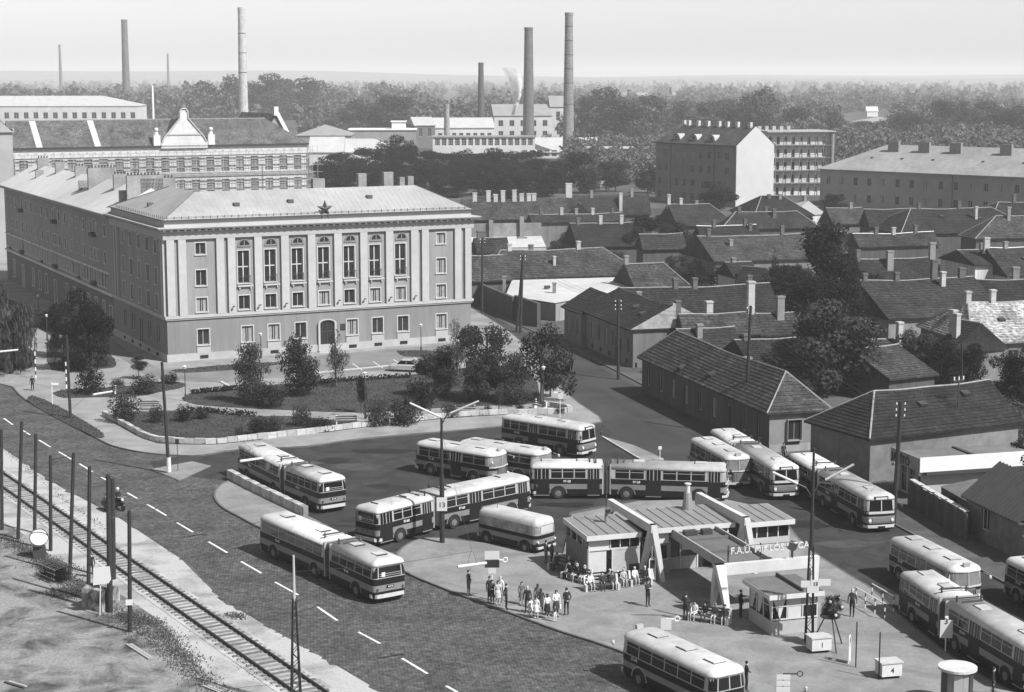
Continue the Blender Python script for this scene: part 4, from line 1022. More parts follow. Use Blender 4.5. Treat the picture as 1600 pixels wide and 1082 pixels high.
house('wide weathered roof crowned by a row of eight white chimneys', (722, 311), (884, 305), (800, 343), 8.0, 3.6, 'gg', TILE_L, 'dark', tuple((f, 0, h_, 'pale', .9) for f, h_ in ((.12, 1.3), (.25, 1.7), (.32, .9), (.39, 1.7), (.5, 1.8), (.57, 1.0), (.64, 1.0), (.69, 1.0))), ang=12, rcap=False)
house('brown roof with tall white stack at its right end in the back row', (886, 305), (1012, 303), (950, 336), 8.0, 3.6, 'gg', TILE_M, 'dark', ((.02, 0, 2.6, 'pale', 1.4), (.3, 0, 1.0, 'mid'), (.64, -1.5, 3.4, 'pale', .7), (.8, 0, 1.2, 'mid')), ang=12, rcap=False)
g1 = house('small house showing a bright white triangular gable', (906, 318), (914, 316), (923, 331), 7.2, 4.6, 'gg', TILE_D, 'white', W=2.6, ang=100)
house('hipped roof below the block of flats with pale triangular dormer', (1045, 319), (1108, 317), (1080, 341), 7.8, 4.0, 'gh', TILE_M, 'dark', ((.0, 0, 2.0, 'pale'), (.3, 0, 1.2, 'pale'), (.7, .4, .8, 'mid')), ang=8, h=4)
house('squat house with pale plastered triangular gable under the flats', (1078, 327), (1079, 325), (1092, 338), 6.8, 4.6, 'gg', TILE_D, 'pale', W=3.0, ang=98)
house('dark roof with thick white ridge in the middle of the old quarter', (1090, 353), (1180, 350), (1140, 370), 6.8, 4.6, 'gg', TILE_D, 'dark', ((.28, 0, 1.0, 'dark'), (.82, 0, 1.1, 'dark'), (.88, -.8, 1.1, 'dark')), ang=S_, rm=mat('white ridge', .5, .9, .2))
house('broad patched tile roof below the white ridged house', (1091, 369), (1250, 362), (1150, 408), 7.0, 3.4, 'gh', TILE_L, 'mid', ((.1, 0, 1.2, 'dark'), (.25, -3, 1.0, 'mid'), (.82, 0, 1.4, 'dark')), ang=S_, h=4)
house('grey hipped roof in front of the white gable of the flats', (1150, 331), (1245, 330), (1200, 353), 7.0, 3.8, 'hh', TILE_M, 'dark', ((.05, 0, 1.0, 'dark'), (.5, .3, 1.2, 'dark'), (.6, -1, 1.6, 'dark')), ang=10, h=4)
house('dark hipped roof standing against the foot of the white gable', (1190, 306), (1222, 307), (1215, 325), 8.2, 4.4, 'hh', TILE_D, 'dark', ((.3, -1, .8, 'dark'), (.8, -1.4, 1.0, 'mid')), ang=10, h=4.5)
house('sunlit whitewashed house with bright gable right of the flats', (1252, 313), (1262, 322), (1240, 333), 7.0, 4.0, 'gg', FR, 'white', ((.5, 0, 1.0, 'mid'),), ang=-60, W=5)
house('small shed roof with pale patched wall in the middle gardens', (1135, 410), (1172, 418), (1160, 434), 5.6, 3.6, 'gg', TILE_D, 'white', ((.3, 0, .7, 'mid'),), ang=S_)
house('low dark roof with pale triangular end beside the cypress', (1163, 416), (1196, 420), (1190, 443), 5.4, 3.2, 'gg', TILE_D, 'pale', ang=-40)
house('long brown roof in shade right of the big conifer', (1340, 405), (1456, 400), (1400, 433), 6.6, 3.6, 'gg', TILE_D, 'dark', ((.0, 0, 1.4, 'dark'), (.39, -1.0, 2.6, 'mid', 1.0), (1.0, 0, 2.2, 'mid', .9)), ang=S_)
house('wide dark roof with a white chimney stump under its ridge', (1342, 438), (1518, 435), (1430, 499), 7.4, 3.4, 'gg', TILE_M, mat('old brick back wall', .17, .95, .35, .7, big=.3), ((.05, 0, .9, 'dark'), (.33, 0, .9, 'dark'), (.66, 0, 2.4, 'dark', .8), (.68, -1.8, 1.8, 'pale', .6), (.91, 0, 1.2, 'dark', .9)), ang=S_)
house('brown roof with broad white ridge line left of the garden bushes', (1334, 365), (1457, 358), (1400, 385), 6.6, 4.4, 'gg', TILE_M, 'dark', ((.28, 0, 1.0, 'dark'), (.5, 0, .9, 'pale'), (.78, 0, 1.2, 'dark')), ang=S_, rm=mat('white ridge', .5, .9, .2))
house('large dark roof with a diagonal white seam below the barracks', (1423, 326), (1548, 321), (1470, 368), 8.0, 3.8, 'hh', TILE_D, 'dark', ((.1, 0, 1.0, 'dark'), (.6, 0, 1.3, 'dark'), (.7, -4, 2.4, 'pale', .5)), ang=12, h=6, hatches=((.3, -3), (.75, -4)))
house('plain dark roof left of the diagonal seam below the barracks', (1352, 327), (1421, 325), (1380, 355), 7.6, 4.2, 'gg', TILE_D, 'dark', (), ang=12)
house('pale edged hipped roof at the right margin below the barracks', (1557, 337), (1640, 333), (1600, 372), 7.8, 3.8, 'hh', TILE_L, 'dark', ((.2, -.5, 2.2, 'mid'), (.6, 0, 1.0, 'dark')), ang=12, h=6)
house('dark roof with chimney pots behind the right margin house', (1560, 316), (1640, 314), (1600, 335), 8.0, 4.8, 'hh', TILE_D, 'dark', ((.3, 0, 1.5, 'dark'),), ang=12, h=5)
house('striped tile roof with thick white ridge at the right margin', (1541, 387), (1640, 380), (1600, 432), 7.4, 3.6, 'gg', TILE_M, 'white', ((.0, 0, 1.6, 'pale', .9), (.3, 0, .9, 'mid'), (.95, 0, 1.2, 'dark')), ang=14, rm=mat('white ridge', .5, .9, .2), hatches=((.45, -3),))
house('house with bright white side wall and cut-off tile roof', (1497, 391), (1535, 388), (1500, 402), 6.8, 5.0, 'gg', TILE_M, 'white', ((1.0, 0, 1.0, 'mid', .9),), ang=14, wins=None)
house('dark slate roof right of the wide shaded roof', (1524, 437), (1640, 444), (1570, 470), 6.8, 4.0, 'gg', TILE_D, 'dark', ((.55, .3, 2.0, 'mid', .9),), ang=6)
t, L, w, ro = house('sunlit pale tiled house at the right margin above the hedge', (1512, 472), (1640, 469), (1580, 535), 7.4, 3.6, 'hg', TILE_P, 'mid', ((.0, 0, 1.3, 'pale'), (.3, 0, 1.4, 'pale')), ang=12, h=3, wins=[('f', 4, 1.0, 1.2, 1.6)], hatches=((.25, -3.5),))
house('cross gabled house with white verge lines and tall leaning chimneys', (1505, 500), (1530, 545), (1478, 545), 6.8, 3.6, 'gg', TILE_D, 'mid', ((.1, -1.8, 2.6, 'pale', .7), (.5, -2.2, 2.6, 'pale', .7)), ang=-60, W=4.5, rm=mat('white ridge', .5, .9, .2))
house('low brick outbuilding with fallen tiles behind the leafy tree', (1345, 531), (1440, 528), (1390, 560), 4.6, 2.8, 'gg', TILE_M, BRICK, ((.55, -1, 2.6, 'pale', .6),), ang=20)
house('lean tile roof half hidden by the tree left of the tall pole', (1330, 545), (1400, 536), (1370, 596), 5.0, 2.6, 'gg', TILE_L, 'dark', (), ang=30)
house('weathered roof behind the dark walnut tree in the middle gardens', (1000, 366), (1065, 364), (1030, 390), 6.4, 3.8, 'gg', TILE_M, 'dark', (), ang=S_)
house('plain roof between flats and barracks in the back row', (1292, 325), (1345, 323), (1320, 345), 7.4, 4.4, 'gg', TILE_L, 'mid', ((.7, 0, 1, 'mid'),), ang=12)
house('dark barn roof behind the headquarters on the right side', (742, 372), (790, 371), (760, 392), 6.8, 4.4, 'gg', TILE_M, 'dark', ((.2, 0, 1.2, 'dark', 1.4),), ang=S_)
house('striped corner roof falling to the street beside the headquarters', (735, 400), (783, 392), (745, 440), 7.0, 3.6, 'hg', TILE_L, 'dark', (), ang=20, h=4)

# brick fire wall with pale lean-to roof
p = G(740, 388, 3.4); q = G(853, 386, 3.4); a = math.atan2(q.y - p.y, q.x - p.x); L = (q - p).length
t = thing('fire_wall', 'rough brick fire wall with two chimneys and a pale lean-to roof below', 'wall', (p.x, p.y, 0), a)
MB().box(0, L, 4.2, 4.7, 0, 7.4).build('wall', mat('patched brick wall', .17, .95, .35, .7, big=.3), t)
MB().poly([(0, -.3, 3.4), (L, -.3, 3.4), (L, 4.18, 5.0), (0, 4.18, 5.0)]).box(0, L, -.2, 4.18, 0, 3.38).build('lean_to_roof', mat('pale lean-to sheet', .32, .85, .15, .6), t)
for f_, h_ in ((.29, .6), (.72, 1.2)): MB().box(L * f_ - .4, L * f_ + .4, 3.6, 4.19, 4.6, 7.4 + h_).box(L * f_ - .9, L * f_ + .9, 3.2, 4.19, 4.5, 4.95).build('chimney', CHM['mid'], t)
# white lean-to and yard
P4 = [G(800, 438, 3.4), G(982, 433, 3.4), G(990, 452, 3.0), G(868, 474, 2.7), G(790, 462, 2.8)]
cx = sum((p.x for p in P4)) / 5; cy = sum((p.y for p in P4)) / 5
t = thing('shed', 'white sheet roofed yard shed below the large weathered roof', 'shed', (cx, cy, 0))
MB().poly(ccw([Vector((p.x - cx, p.y - cy, p.z)) for p in P4])).build('roof', mat('white sheeting', .36, .8, .12, .7, big=.15), t)
f = MB(); Q = ccw([Vector((p.x - cx, p.y - cy, 0)) * .985 for p in P4])
f.prism(Q, 0, 2.55); f.build('wall', PLA['pale'], t)
for u, v in ((788, 447), (866, 458)): 
    p = G(u, v, 3.0); add_chimney(t, p.x - cx, p.y - cy, 3.0, 1.5, 'mid', .5, .5, 1.0)
p = G(855, 452, 3.1); MB().obox((p.x - cx, p.y - cy, 3.4), (.8, .5, .4), .4).build('roof_hatch', DARKM, t)
# yard wall pieces along the street beside the headquarters
for nm, lb, line, h_, m_ in (('yard_wall', 'dark boarded yard wall nearest the headquarters on the side street', ((737, 470), (803, 500)), 3.2, PLA['dark']), ('yard_wall', 'dark gateway wall between the two leaning poles', ((806, 499), (842, 513)), 3.4, PLA['dark']), ('yard_wall', 'low pale garden wall with a small window beyond the leaning poles', ((826, 486), (885, 500)), 2.4, PLA['mid'])):
    P_ = px(*line); m = (P_[0] + P_[1]) / 2
    tag(ribbon(MB(), [p - m for p in P_], .5, 0, h_).build(nm, m_, None, (m.x, m.y, 0)), lb, 'wall', None, 'thing')

# --- repair shop, fences and the corrugated house at the right margin
p = G(1410, 752); a = R(23)
t = thing('repair_shop', 'flat roofed repair shop with white fascia and dark lettering over its door', 'shop', (31.9, 144.9, 0), R(-74))
SHL, SHD = 4.0, 17.0        # front along the pavement, depth away from it (local -y is the pavement side)
sw = MB(); facade(t, sw, (0, 0), 0, SHL, 0, 2.6, [(.9, .15, 1.1, 2.3, 'cross'), (2.3, .15, 1.2, 2.3, 'cross'), (3.45, .9, .7, 1.3, 'one')], depth=.15, fm=mat('shop frames', .34, .7, .1))
facade(t, sw, (SHL, 0), R(90), SHD, 0, 2.6); facade(t, sw, (SHL, SHD), R(180), SHL, 0, 2.6); facade(t, sw, (0, SHD), R(270), SHD, 0, 2.6)
sw.build('wall', mat('shop render', .34, .9, .12, .8, big=.1), t)
MB().box(-.2, SHL + .5, -.5, SHD, 2.62, 3.3).build('roof', mat('tar board roof', .12, .9, .2, .8, big=.15), t)
MB().box(SHL + .52, SHL + .62, -.55, SHD, 2.55, 3.75).build('fascia', mat('white fascia', .55, .8, .05, .6), t)
MB().box(-.2, SHL + .5, -.62, -.52, 2.6, 3.7).build('sign_board', mat('sign board', .20, .8, .1), t)
for y in (5, 10.5): MB().box(-.2, SHL + .5, y, y + .3, 3.3, 3.42).build('roof_batten', DARKM, t)
MB().box(SHL + .40, SHL + .75, 0, SHD, 2.3, 2.5).build('awning_rail', DARKM, t)
for c_ in ((SHL + .2, -.3, 2.3), (-.4, -.3, 2.2)): MB().ball(c_, .16, 8, 6).build('globe_lamp', WHITE, t)
def lettering(txt, parent, loc, rot, size, m, ext=.02, name='lettering', align='LEFT'):
    cu = bpy.data.curves.new(name, 'FONT'); cu.body = txt; cu.size = size; cu.extrude = ext; cu.align_x = align; cu.resolution_u = 2; cu.offset = size * .018
    o = bpy.data.objects.new('tmp', cu); col.objects.link(o)
    dg = bpy.context.evaluated_depsgraph_get(); me = bpy.data.meshes.new_from_object(o.evaluated_get(dg)); me.name = name
    bpy.data.objects.remove(o); me.materials.clear(); me.materials.append(m)
    q = bpy.data.objects.new(name, me); col.objects.link(q); q.location = loc; q.rotation_euler = rot
    if parent: q.parent = parent
    return q
lettering('JAVÍTÓ', t, (.05, -.66, 2.75), (R(90), 0, 0), .95, BLACK)
# board fence
A, B = G(1418, 792), G(1511, 850); fd = (B - A).normalized(); fa = math.atan2(fd.y, fd.x); FL = (B - A).length
t = thing('board_fence', 'dark board fence with white coping slabs along the right pavement', 'fence', A, fa)
bm_ = MB().box(0, .58, 0, .06, 0, 2.1).mesh('board', mat('fence board', .055, .9, .3, 2)); bm2 = MB().box(0, .58, 0, .06, 0, 2.16).mesh('board', mat('fence board lighter', .075, .9, .3, 2))
n = int(FL / .6)
for i in range(n): inst('board', bm_ if i % 3 else bm2, t, (i * .6, random.uniform(-.015, .015), 0))
for i in range(0, n, 4): MB().box(i * .6 - .08, i * .6 + .08, .07, .22, 0, 2.3).build('post', DARKM, t)
for i in range(0, n - 1, 2): MB().box(i * .6 + .04, i * .6 + 1.1, .07, .5, 2.16, 2.26).build('coping_slab', mat('coping', .38, .9, .2), t)
t = thing('garden_shed', 'collapsing tar paper shed roof behind the board fence', 'shed', (A.x + 1.6, A.y - 1.5, 0), fa)
MB().poly([(0, .6, 2.0), (6, .6, 2.0), (6, 3.6, 2.5), (0, 3.6, 2.5)]).box(0, 6, .7, 3.5, 0, 1.95).build('roof', mat('tar paper', .10, .95, .3, 1, big=.2), t)
MB().box(2, 3.2, .55, .62, .4, 1.7).build('opening', DARKGAP, t)
# corrugated roof house, right margin
A = Vector((33.7, 130.3, 0)); t = thing('corrugated_house', 'small house with dark ribbed roof and whitewashed end wall at the right margin', 'house', A, R(-77))
HLn = 8.2
hw_ = MB(); facade(t, hw_, (0, .4), 0, HLn, 0, 3.1, [(2.6, 1.0, 1.2, 1.8, 'two')], depth=.15); facade(t, hw_, (HLn, 5.6), R(180), HLn, 0, 3.1); facade(t, hw_, (0, 5.6), R(270), 5.2, 0, 3.1)
hw_.build('wall', mat('weather stained wall', .13, .92, .3, 1, big=.25), t)
MB().poly([(HLn, .4, 0), (HLn, 5.6, 0), (HLn, 5.6, 3.1), (HLn, 3.0, 5.2), (HLn, .4, 3.1)]).build('end_wall', mat('whitewash', .38, .9, .18, 1.2, big=.1), t)
MB().poly([(0, 5.6, 0), (0, .4, 0), (0, .4, 3.1), (0, 3, 5.2), (0, 5.6, 3.1)]).build('end_wall', PLA['mid'], t)
r_ = MB().poly([(-.4, -.1, 2.95), (HLn + .1, -.1, 2.95), (HLn + .1, 3, 5.4), (-.4, 3, 5.4)]).poly([(HLn + .1, 6.1, 2.95), (-.4, 6.1, 2.95), (-.4, 3, 5.4), (HLn + .1, 3, 5.4)]).box(-.4, HLn + .1, -.1, 6.1, 2.85, 2.94).build('roof', mat('ribbed roof', .055, .8, .2, 1), t)
for i in range(17): MB().cyl((-.3 + i * .52, -.1, 3.0), (-.3 + i * .52, 3, 5.45), .06, .06, 5).build('rib', mat('roof rib', .035, .8, .1), r_)
MB().poly([(HLn + .11, .8, 3.55), (HLn + 1.6, .2, 3.0), (HLn + 1.6, 5.8, 3.0), (HLn + .11, 5, 3.6)]).build('ivy_roof', mat('mossy thatch', .24, .95, .4, 2.5, big=.2), r_)
lad = thing('ladder', 'wooden ladder leaning on the whitewashed end wall', 'ladder', tuple(t.matrix_basis @ Vector((HLn + .75, 3.6, 0))), R(-77))
for s in (-.22, .22): MB().cyl((0, s, 0), (-.55, s, 3.0), .04, .04, 5).build('rail', DARKM, lad)
for k in range(9): MB().cyl((-.05 - k * .055, -.22, .3 + k * .3), (-.05 - k * .055, .22, .3 + k * .3), .025, .025, 5).build('rung', DARKM, lad)
w2 = thing('garden_wall', 'stained garden wall with white capping running on from the ribbed roof house', 'wall', tuple(t.matrix_basis @ Vector((HLn + .05, 0.3, 0))), R(-77))
MB().box(0, 14, 0, .3, 0, 2.0).build('wall', mat('weather stained wall', .13), w2); MB().box(0, 14, -.06, .36, 2.0, 2.12).build('coping', mat('coping', .38), w2)
# ================================================================== TREES, SHRUBS, WOODS
def leaf_cloud(seed, n, leaf, lobes, droop=0.0, flat=0.35, core=0.5):
    """leaf-sized faces spread through a crown. lobes: (x, y, z, rx, rz) in a unit crown (height 1, radius .5)"""
    g = np.random.default_rng(seed)
    wts = np.array([l[3] ** 2 * l[4] ** .8 for l in lobes]); wts /= wts.sum()
    which = g.choice(len(lobes), n, p=wts); Lb = np.array(lobes)[which]
    d = g.normal(size=(n, 3)); d /= np.linalg.norm(d, axis=1)[:, None]
    r = core + (1 - core) * g.random(n) ** .6
    r *= 1 + .16 * np.sin(d[:, 0] * 7 + seed) * np.cos(d[:, 1] * 6 + d[:, 2] * 5 + seed)
    c = Lb[:, :3] + d * r[:, None] * np.stack([Lb[:, 3], Lb[:, 3], Lb[:, 4]], 1)
    c[:, :2] *= .5 / np.percentile(np.hypot(c[:, 0], c[:, 1]), 96)
    z0, z1 = np.percentile(c[:, 2], (1, 99)); c[:, 2] = (c[:, 2] - z0) / (z1 - z0)
    nn = g.normal(size=(n, 3)) * .8 + d * 1.5 + np.array([0, 0, flat]); nn /= np.linalg.norm(nn, axis=1)[:, None]
    a = np.cross(nn, g.normal(size=(n, 3))); a /= np.linalg.norm(a, axis=1)[:, None]; b = np.cross(nn, a)
    if droop: a = a * .35 + np.array([0, 0, -1.0]) * droop; b = b * .8
    s = leaf * (.6 + .8 * g.random(n))[:, None]
    v = np.stack([c - a * s, c + b * s * .62, c + a * s, c - b * s * .62], 1).reshape(-1, 3)
    return v
def quads_mesh(name, v, m):
    k = len(v) // 4
    me = bpy.data.meshes.new(name); me.vertices.add(len(v)); me.vertices.foreach_set('co', v.astype(np.float32).ravel())
    me.loops.add(len(v)); me.loops.foreach_set('vertex_index', np.arange(len(v), dtype=np.int32))
    me.polygons.add(k); me.polygons.foreach_set('loop_start', np.arange(0, len(v), 4, dtype=np.int32))
    me.update(); me.validate(); me.materials.append(m); return me
def rand_lobes(seed, n, shape='round'):
    g = random.Random(seed); out = []
    for i in range(n):
        z = g.uniform(.18, .86); a = g.uniform(0, 6.28)
        env = {'round': math.sin(math.pi * min(.98, z * .9 + .1)) ** .7, 'cone': 1.05 - z * .95, 'egg': 1.0 - abs(z - .38) * 1.15, 'wide': .9 if z > .45 else .5}[shape]
        rr = g.uniform(.15, .36) * env
        out.append((math.cos(a) * rr, math.sin(a) * rr, z, g.uniform(.13, .22) * (.6 + .5 * env), g.uniform(.09, .16)))
    return out
CROWN = {}
for i in range(4): CROWN['round%d' % i] = leaf_cloud(10 + i, 7000, .023, rand_lobes(20 + i, 15))
for i in range(2): CROWN['egg%d' % i] = leaf_cloud(30 + i, 7000, .022, rand_lobes(40 + i, 16, 'egg') + [(.03 * (-1) ** k, .02 * (-1) ** (k // 2), .16 + .14 * k, .30 * (1 - k * .12), .14) for k in range(6)])
CROWN['cone'] = leaf_cloud(50, 2600, .028, [(0, 0, .12 + .8 * k / 9, .42 * (1 - k / 10.5), .10) for k in range(10)], flat=.1)
CROWN['cypress'] = leaf_cloud(51, 1500, .035, [(0, 0, .1 + .8 * k / 7, .46 * (1 - k / 8.5), .12) for k in range(8)], flat=0)
CROWN['willow'] = leaf_cloud(52, 4500, .030, rand_lobes(60, 14, 'wide') + [(.3 * math.cos(k), .3 * math.sin(k), .3, .14, .28) for k in range(7)], droop=1.3)
CROWN['birch'] = leaf_cloud(53, 3200, .025, rand_lobes(61, 12, 'egg'), droop=.6)
CROWN['pine'] = leaf_cloud(54, 8000, .022, rand_lobes(63, 16, 'egg') + [(0, 0, .92, .16, .08), (.2, .1, .7, .2, .06), (-.22, 0, .55, .22, .06), (.25, -.1, .4, .22, .06)], flat=.6)
CROWN['leaning'] = leaf_cloud(55, 3200, .021, [(-.30, 0, .62, .17, .12), (-.12, .1, .74, .18, .12), (.08, -.1, .84, .17, .10), (.28, 0, .66, .2, .12), (.40, .05, .5, .13, .10), (0, 0, .6, .2, .1), (-.36, 0, .45, .10, .09)])
for i in range(3): CROWN['shrub%d' % i] = leaf_cloud(70 + i, 1700, .037, [(x * .22, y * .22, .38 + .2 * ((x * 3 + y + i) % 2), .24, .30) for x in (-1, 0, 1) for y in (-1, 0, 1)])
_cm = {}
def crown_mesh(kind, m):
    if (kind, m.name) not in _cm: _cm[(kind, m.name)] = quads_mesh('crown', CROWN[kind], m)
    return _cm[(kind, m.name)]
_tk = {}
def trunk_mesh(kind):
    if kind not in _tk:
        g = random.Random(len(_tk)); t = MB()
        fork = .42 if kind == 'leaning' else .3
        p = [(0, 0, 0), (.01, .01, fork * .6), (-.01, 0, fork), (.02, .01, .72), (.0, 0, .92)]
        r = [.035, .026, .022, .012, .003]
        for a, b, ra, rb_ in zip(p, p[1:], r, r[1:]): t.cyl(a, b, ra, rb_, 7, False)
        for k in range(7):
            z = fork + k * .07; a = k * 2.4; L = .30 * (1 - z * .5)
            q = (math.cos(a) * L, math.sin(a) * L, z + L * .75)
            t.cyl((0, 0, z), q, .013, .004, 5, False)
            t.cyl(tuple(.6 * c for c in q[:2]) + (z + L * .45,), (q[0] * .8 - q[1] * .5, q[1] * .8 + q[0] * .5, q[2]), .007, .002, 4, False)
        _tk[kind] = t.mesh('trunk', BARK)
    return _tk[kind]
_rt = random.Random(99)
def tree(u, vb, vt, wpx, kind, label, m=None, group=None, lift=.16, name='tree', y=None, cat='tree', rz=None):
    p = G(u, vb) if y is None else None
    if y is not None:
        q = at_depth(u, vt, y); p = Vector((q.x, q.y, 0)); H = q.z
    else: H = top_z(p.x, p.y, vt)
    W = wpx * depth(p.x, p.y, H / 2) / FPX
    t = thing(name, label, cat, p, _rt.uniform(0, 6.28) if rz is None else rz, group)
    inst('trunk', trunk_mesh(kind), t, scale=(H * .8, H * .8, H))
    inst('crown', crown_mesh(kind, m or LEAF), t, (0, 0, H * lift), scale=(W, W, H * (1 - lift)))
    return t
def shrub(u, vb, vt, wpx, label, m=None, i=0, z=.12, group='shrubs in the park', y=None):
    p = G(u, vb, z); H = max(.5, top_z(p.x, p.y, vt) - z); W = wpx * depth(p.x, p.y, z) / FPX
    o = inst('shrub', crown_mesh('shrub%d' % (i % 3), m or LEAF), None, (p.x, p.y, z - .05), _rt.uniform(0, 6), scale=(W * 1.05, W * 1.05, H * 1.12))
    return tag(o, label, 'shrub', group, 'thing')
# --- park
PG = 'trees in the park'
tree(395, 632, 539, 60, 'egg0', 'bushy narrow tree before the left part of the headquarters front', LEAF, PG, .1)
tree(467, 621, 529, 66, 'egg1', 'bushy pointed tree left of the headquarters entrance', LEAF, PG, .1)
tree(525, 606, 520, 40, 'birch', 'thin drooping birch right before the headquarters entrance', LEAF, PG, .1)
tree(680, 622, 543, 68, 'round0', 'round leafy tree beside the parked grey car', LEAF, PG, .12)
tree(714, 596, 505, 44, 'birch', 'feathery pale tree rising behind the park clump', LEAF_L, PG, .1)
tree(762, 628, 512, 84, 'round1', 'largest tree of the clump at the right end of the park', LEAF, PG, .1)
tree(803, 634, 555, 56, 'egg0', 'lower bushy tree at the right corner of the park lawn', LEAF, PG, .08)
tree(742, 632, 560, 50, 'round2', 'dense tree at the foot of the park clump', LEAF, PG, .1)
tree(846, 632, 508, 98, 'leaning', 'tall forked street tree with open umbrella crown at the park corner', LEAF_D, PG, .1, rz=.2)
tree(860, 622, 566, 34, 'round3', 'small round tree beside the forked street tree', LEAF, PG, .2)
tree(141, 582, 455, 78, 'round0', 'large dark tree on the lawn before the side front', LEAF_D, PG, .12)
tree(101, 560, 474, 52, 'round1', 'dark tree left of the large one before the side front', LEAF_D, PG, .15)
tree(18, 585, 445, 78, 'willow', 'weeping willow at the left margin', LEAF, PG, .1)
tree(217, 594, 557, 26, 'round2', 'slim sapling with small crown on the side pavement', LEAF_D, PG, .4)
tree(565, 648, 588, 17, 'egg1', 'thin young sapling beside the lamp on the middle lawn', LEAF_D, PG, .35)
tree(672, 650, 600, 14, 'birch', 'thin bare sapling behind the low wall', LEAF_D, PG, .3)
tree(780, 645, 600, 16, 'birch', 'thin sapling near the right end of the low wall', LEAF, PG, .35)
SHR = [((142, 616, 576, 42), 'tall bush on the small lawn by the road'), ((195, 660, 620, 46), 'large bush at the left tip of the front lawn'), ((245, 661, 636, 25), 'small dark bush behind the leaning pole'), ((288, 659, 635, 28), 'clipped dark bush in the middle of the front lawn'), ((226, 616, 589, 42), 'round bush behind the upper bench'), ((184, 607, 592, 22), 'low shrub left of the upper bench'), ((270, 601, 583, 16), 'tuft of a shrub left of the white lamp'), ((258, 600, 586, 14), 'small shrub beside the leaning pole top'), ((472, 666, 637, 32), 'bush beside the lower bench'), ((404, 681, 654, 36), 'largest bush low on the front lawn'), ((428, 675, 653, 26), 'bush touching the largest one on the front lawn'), ((375, 684, 667, 18), 'smallest bush low on the front lawn'), ((500, 672, 655, 44), 'flat wide bush before the lower bench'), ((590, 666, 627, 40), 'dense bush right of the lower bench'), ((632, 664, 625, 52), 'wide dense bush beneath the double lamp'), ((655, 640, 597, 50), 'tall grey-green bush on the middle lawn'), ((704, 652, 633, 30), 'rounded bush under the right lamp arm'), ((762, 647, 634, 14), 'small dark bush near the wall end'), ((812, 646, 632, 15), 'dark little bush at the right wall end'), ((424, 637, 603, 46), 'spreading bush between the two pointed trees'), ((396, 634, 610, 34), 'bush at the foot of the narrow bushy tree'), ((25, 577, 550, 46), 'dark wide bush beneath the willow'), ((110, 576, 556, 46), 'dark bush low before the side front'), ((160, 573, 556, 30), 'small dark bush at the lawn tip'), ((874, 646, 636, 18), 'little bush in the corner of the low wall'), ((60, 512, 488, 30), 'dark bush by the far path'), ((700, 606, 560, 40), 'bush behind the parked car'), ((315, 655, 643, 24), 'low spreading shrub right of the clipped bush')]
for i, (a, lb) in enumerate(SHR): shrub(*a, lb, LEAF if i % 3 else LEAF_D, i)
hed = MB()
def hedge_quads(line, w, h, n, seed):
    g = np.random.default_rng(seed); L_ = [np.array(p) for p in line]; out = []
    seg = g.integers(0, len(L_) - 1, n); f = g.random(n)
    c = np.array([L_[s] * (1 - t) + L_[s + 1] * t for s, t in zip(seg, f)]); c[:, :2] += g.normal(size=(n, 2)) * w / 2; c[:, 2] += g.random(n) * h
    nn = g.normal(size=(n, 3)); nn /= np.linalg.norm(nn, axis=1)[:, None]; a = np.cross(nn, g.normal(size=(n, 3))); a /= np.linalg.norm(a, axis=1)[:, None]; b = np.cross(nn, a)
    s = .13 * (.6 + .8 * g.random(n))[:, None]
    return np.stack([c - a * s, c + b * s * .6, c + a * s, c - b * s * .6], 1).reshape(-1, 3)
for ln, lb in (((( 298, 616), (345, 612), (372, 609)), 'low hedge along the left edge of the middle lawn'), (((495, 600), (560, 595), (640, 590)), 'low hedge along the forecourt kerb'), (((298, 643), (340, 646), (400, 652)), 'low straggling border of plants on the front lawn')):
    tag(inst('hedge', quads_mesh('hedge', hedge_quads([tuple(G(u, v, .15)) for u, v in ln], .5, .5, 700, len(lb)), LEAF_D)), lb, 'hedge', None, 'thing')
# --- old quarter
OG = 'trees among the old houses'
tree(1296, 512, 356, 150, 'pine', 'big dark conifer towering over the old roofs', LEAF_D, OG, .08)
tree(1232, 486, 420, 120, 'round1', 'dark spreading tree left of the big conifer', LEAF_D, OG, .08)
tree(1292, 616, 470, 150, 'round0', 'large leafy tree behind the corner house', LEAF, OG, .1)
tree(1262, 560, 440, 84, 'round2', 'dark tree filling the gap under the big conifer', LEAF_D, OG, .06)
tree(1322, 545, 430, 80, 'round3', 'dark tree at the right foot of the big conifer', LEAF_D, OG, .06)
tree(1335, 600, 540, 64, 'round3', 'bushy tree at the right of the large leafy tree', LEAF, OG, .08)
tree(1210, 446, 399, 26, 'cypress', 'dark pointed cypress standing left of the spreading tree', LEAF_D, OG, .02)
tree(1110, 488, 444, 44, 'cone', 'dark conifer behind the white chimney', LEAF_D, OG, .05)
tree(1010, 408, 341, 74, 'round2', 'dark walnut tree among the roofs', LEAF_D, OG, .12)
tree(1052, 418, 352, 60, 'round3', 'dark tree beside the walnut tree', LEAF_D, OG, .12)
tree(985, 412, 358, 46, 'round0', 'dark small crown left of the walnut tree', LEAF_D, OG, .1)
tree(902, 386, 350, 56, 'round1', 'pale bushy tree below the ridge with a white line', LEAF_L, OG, .1)
tree(938, 388, 355, 50, 'round2', 'leafy tree right of the pale bushy one', LEAF, OG, .1)
tree(1122, 336, 286, 60, 'round0', 'dark tree before the block of flats', LEAF_D, OG, .1)
tree(1012, 302, 262, 44, 'round3', 'dark tree at the left edge of the flats', LEAF_D, OG, .1)
tree(962, 300, 254, 52, 'round1', 'grey-green tree beside the cottage', LEAF, OG, .15)
tree(1305, 338, 305, 46, 'round2', 'round tree before the barracks end', LEAF_D, OG, .1)
tree(1272, 372, 342, 62, 'round3', 'bushy tree under the whitewashed house', LEAF, OG, .1)
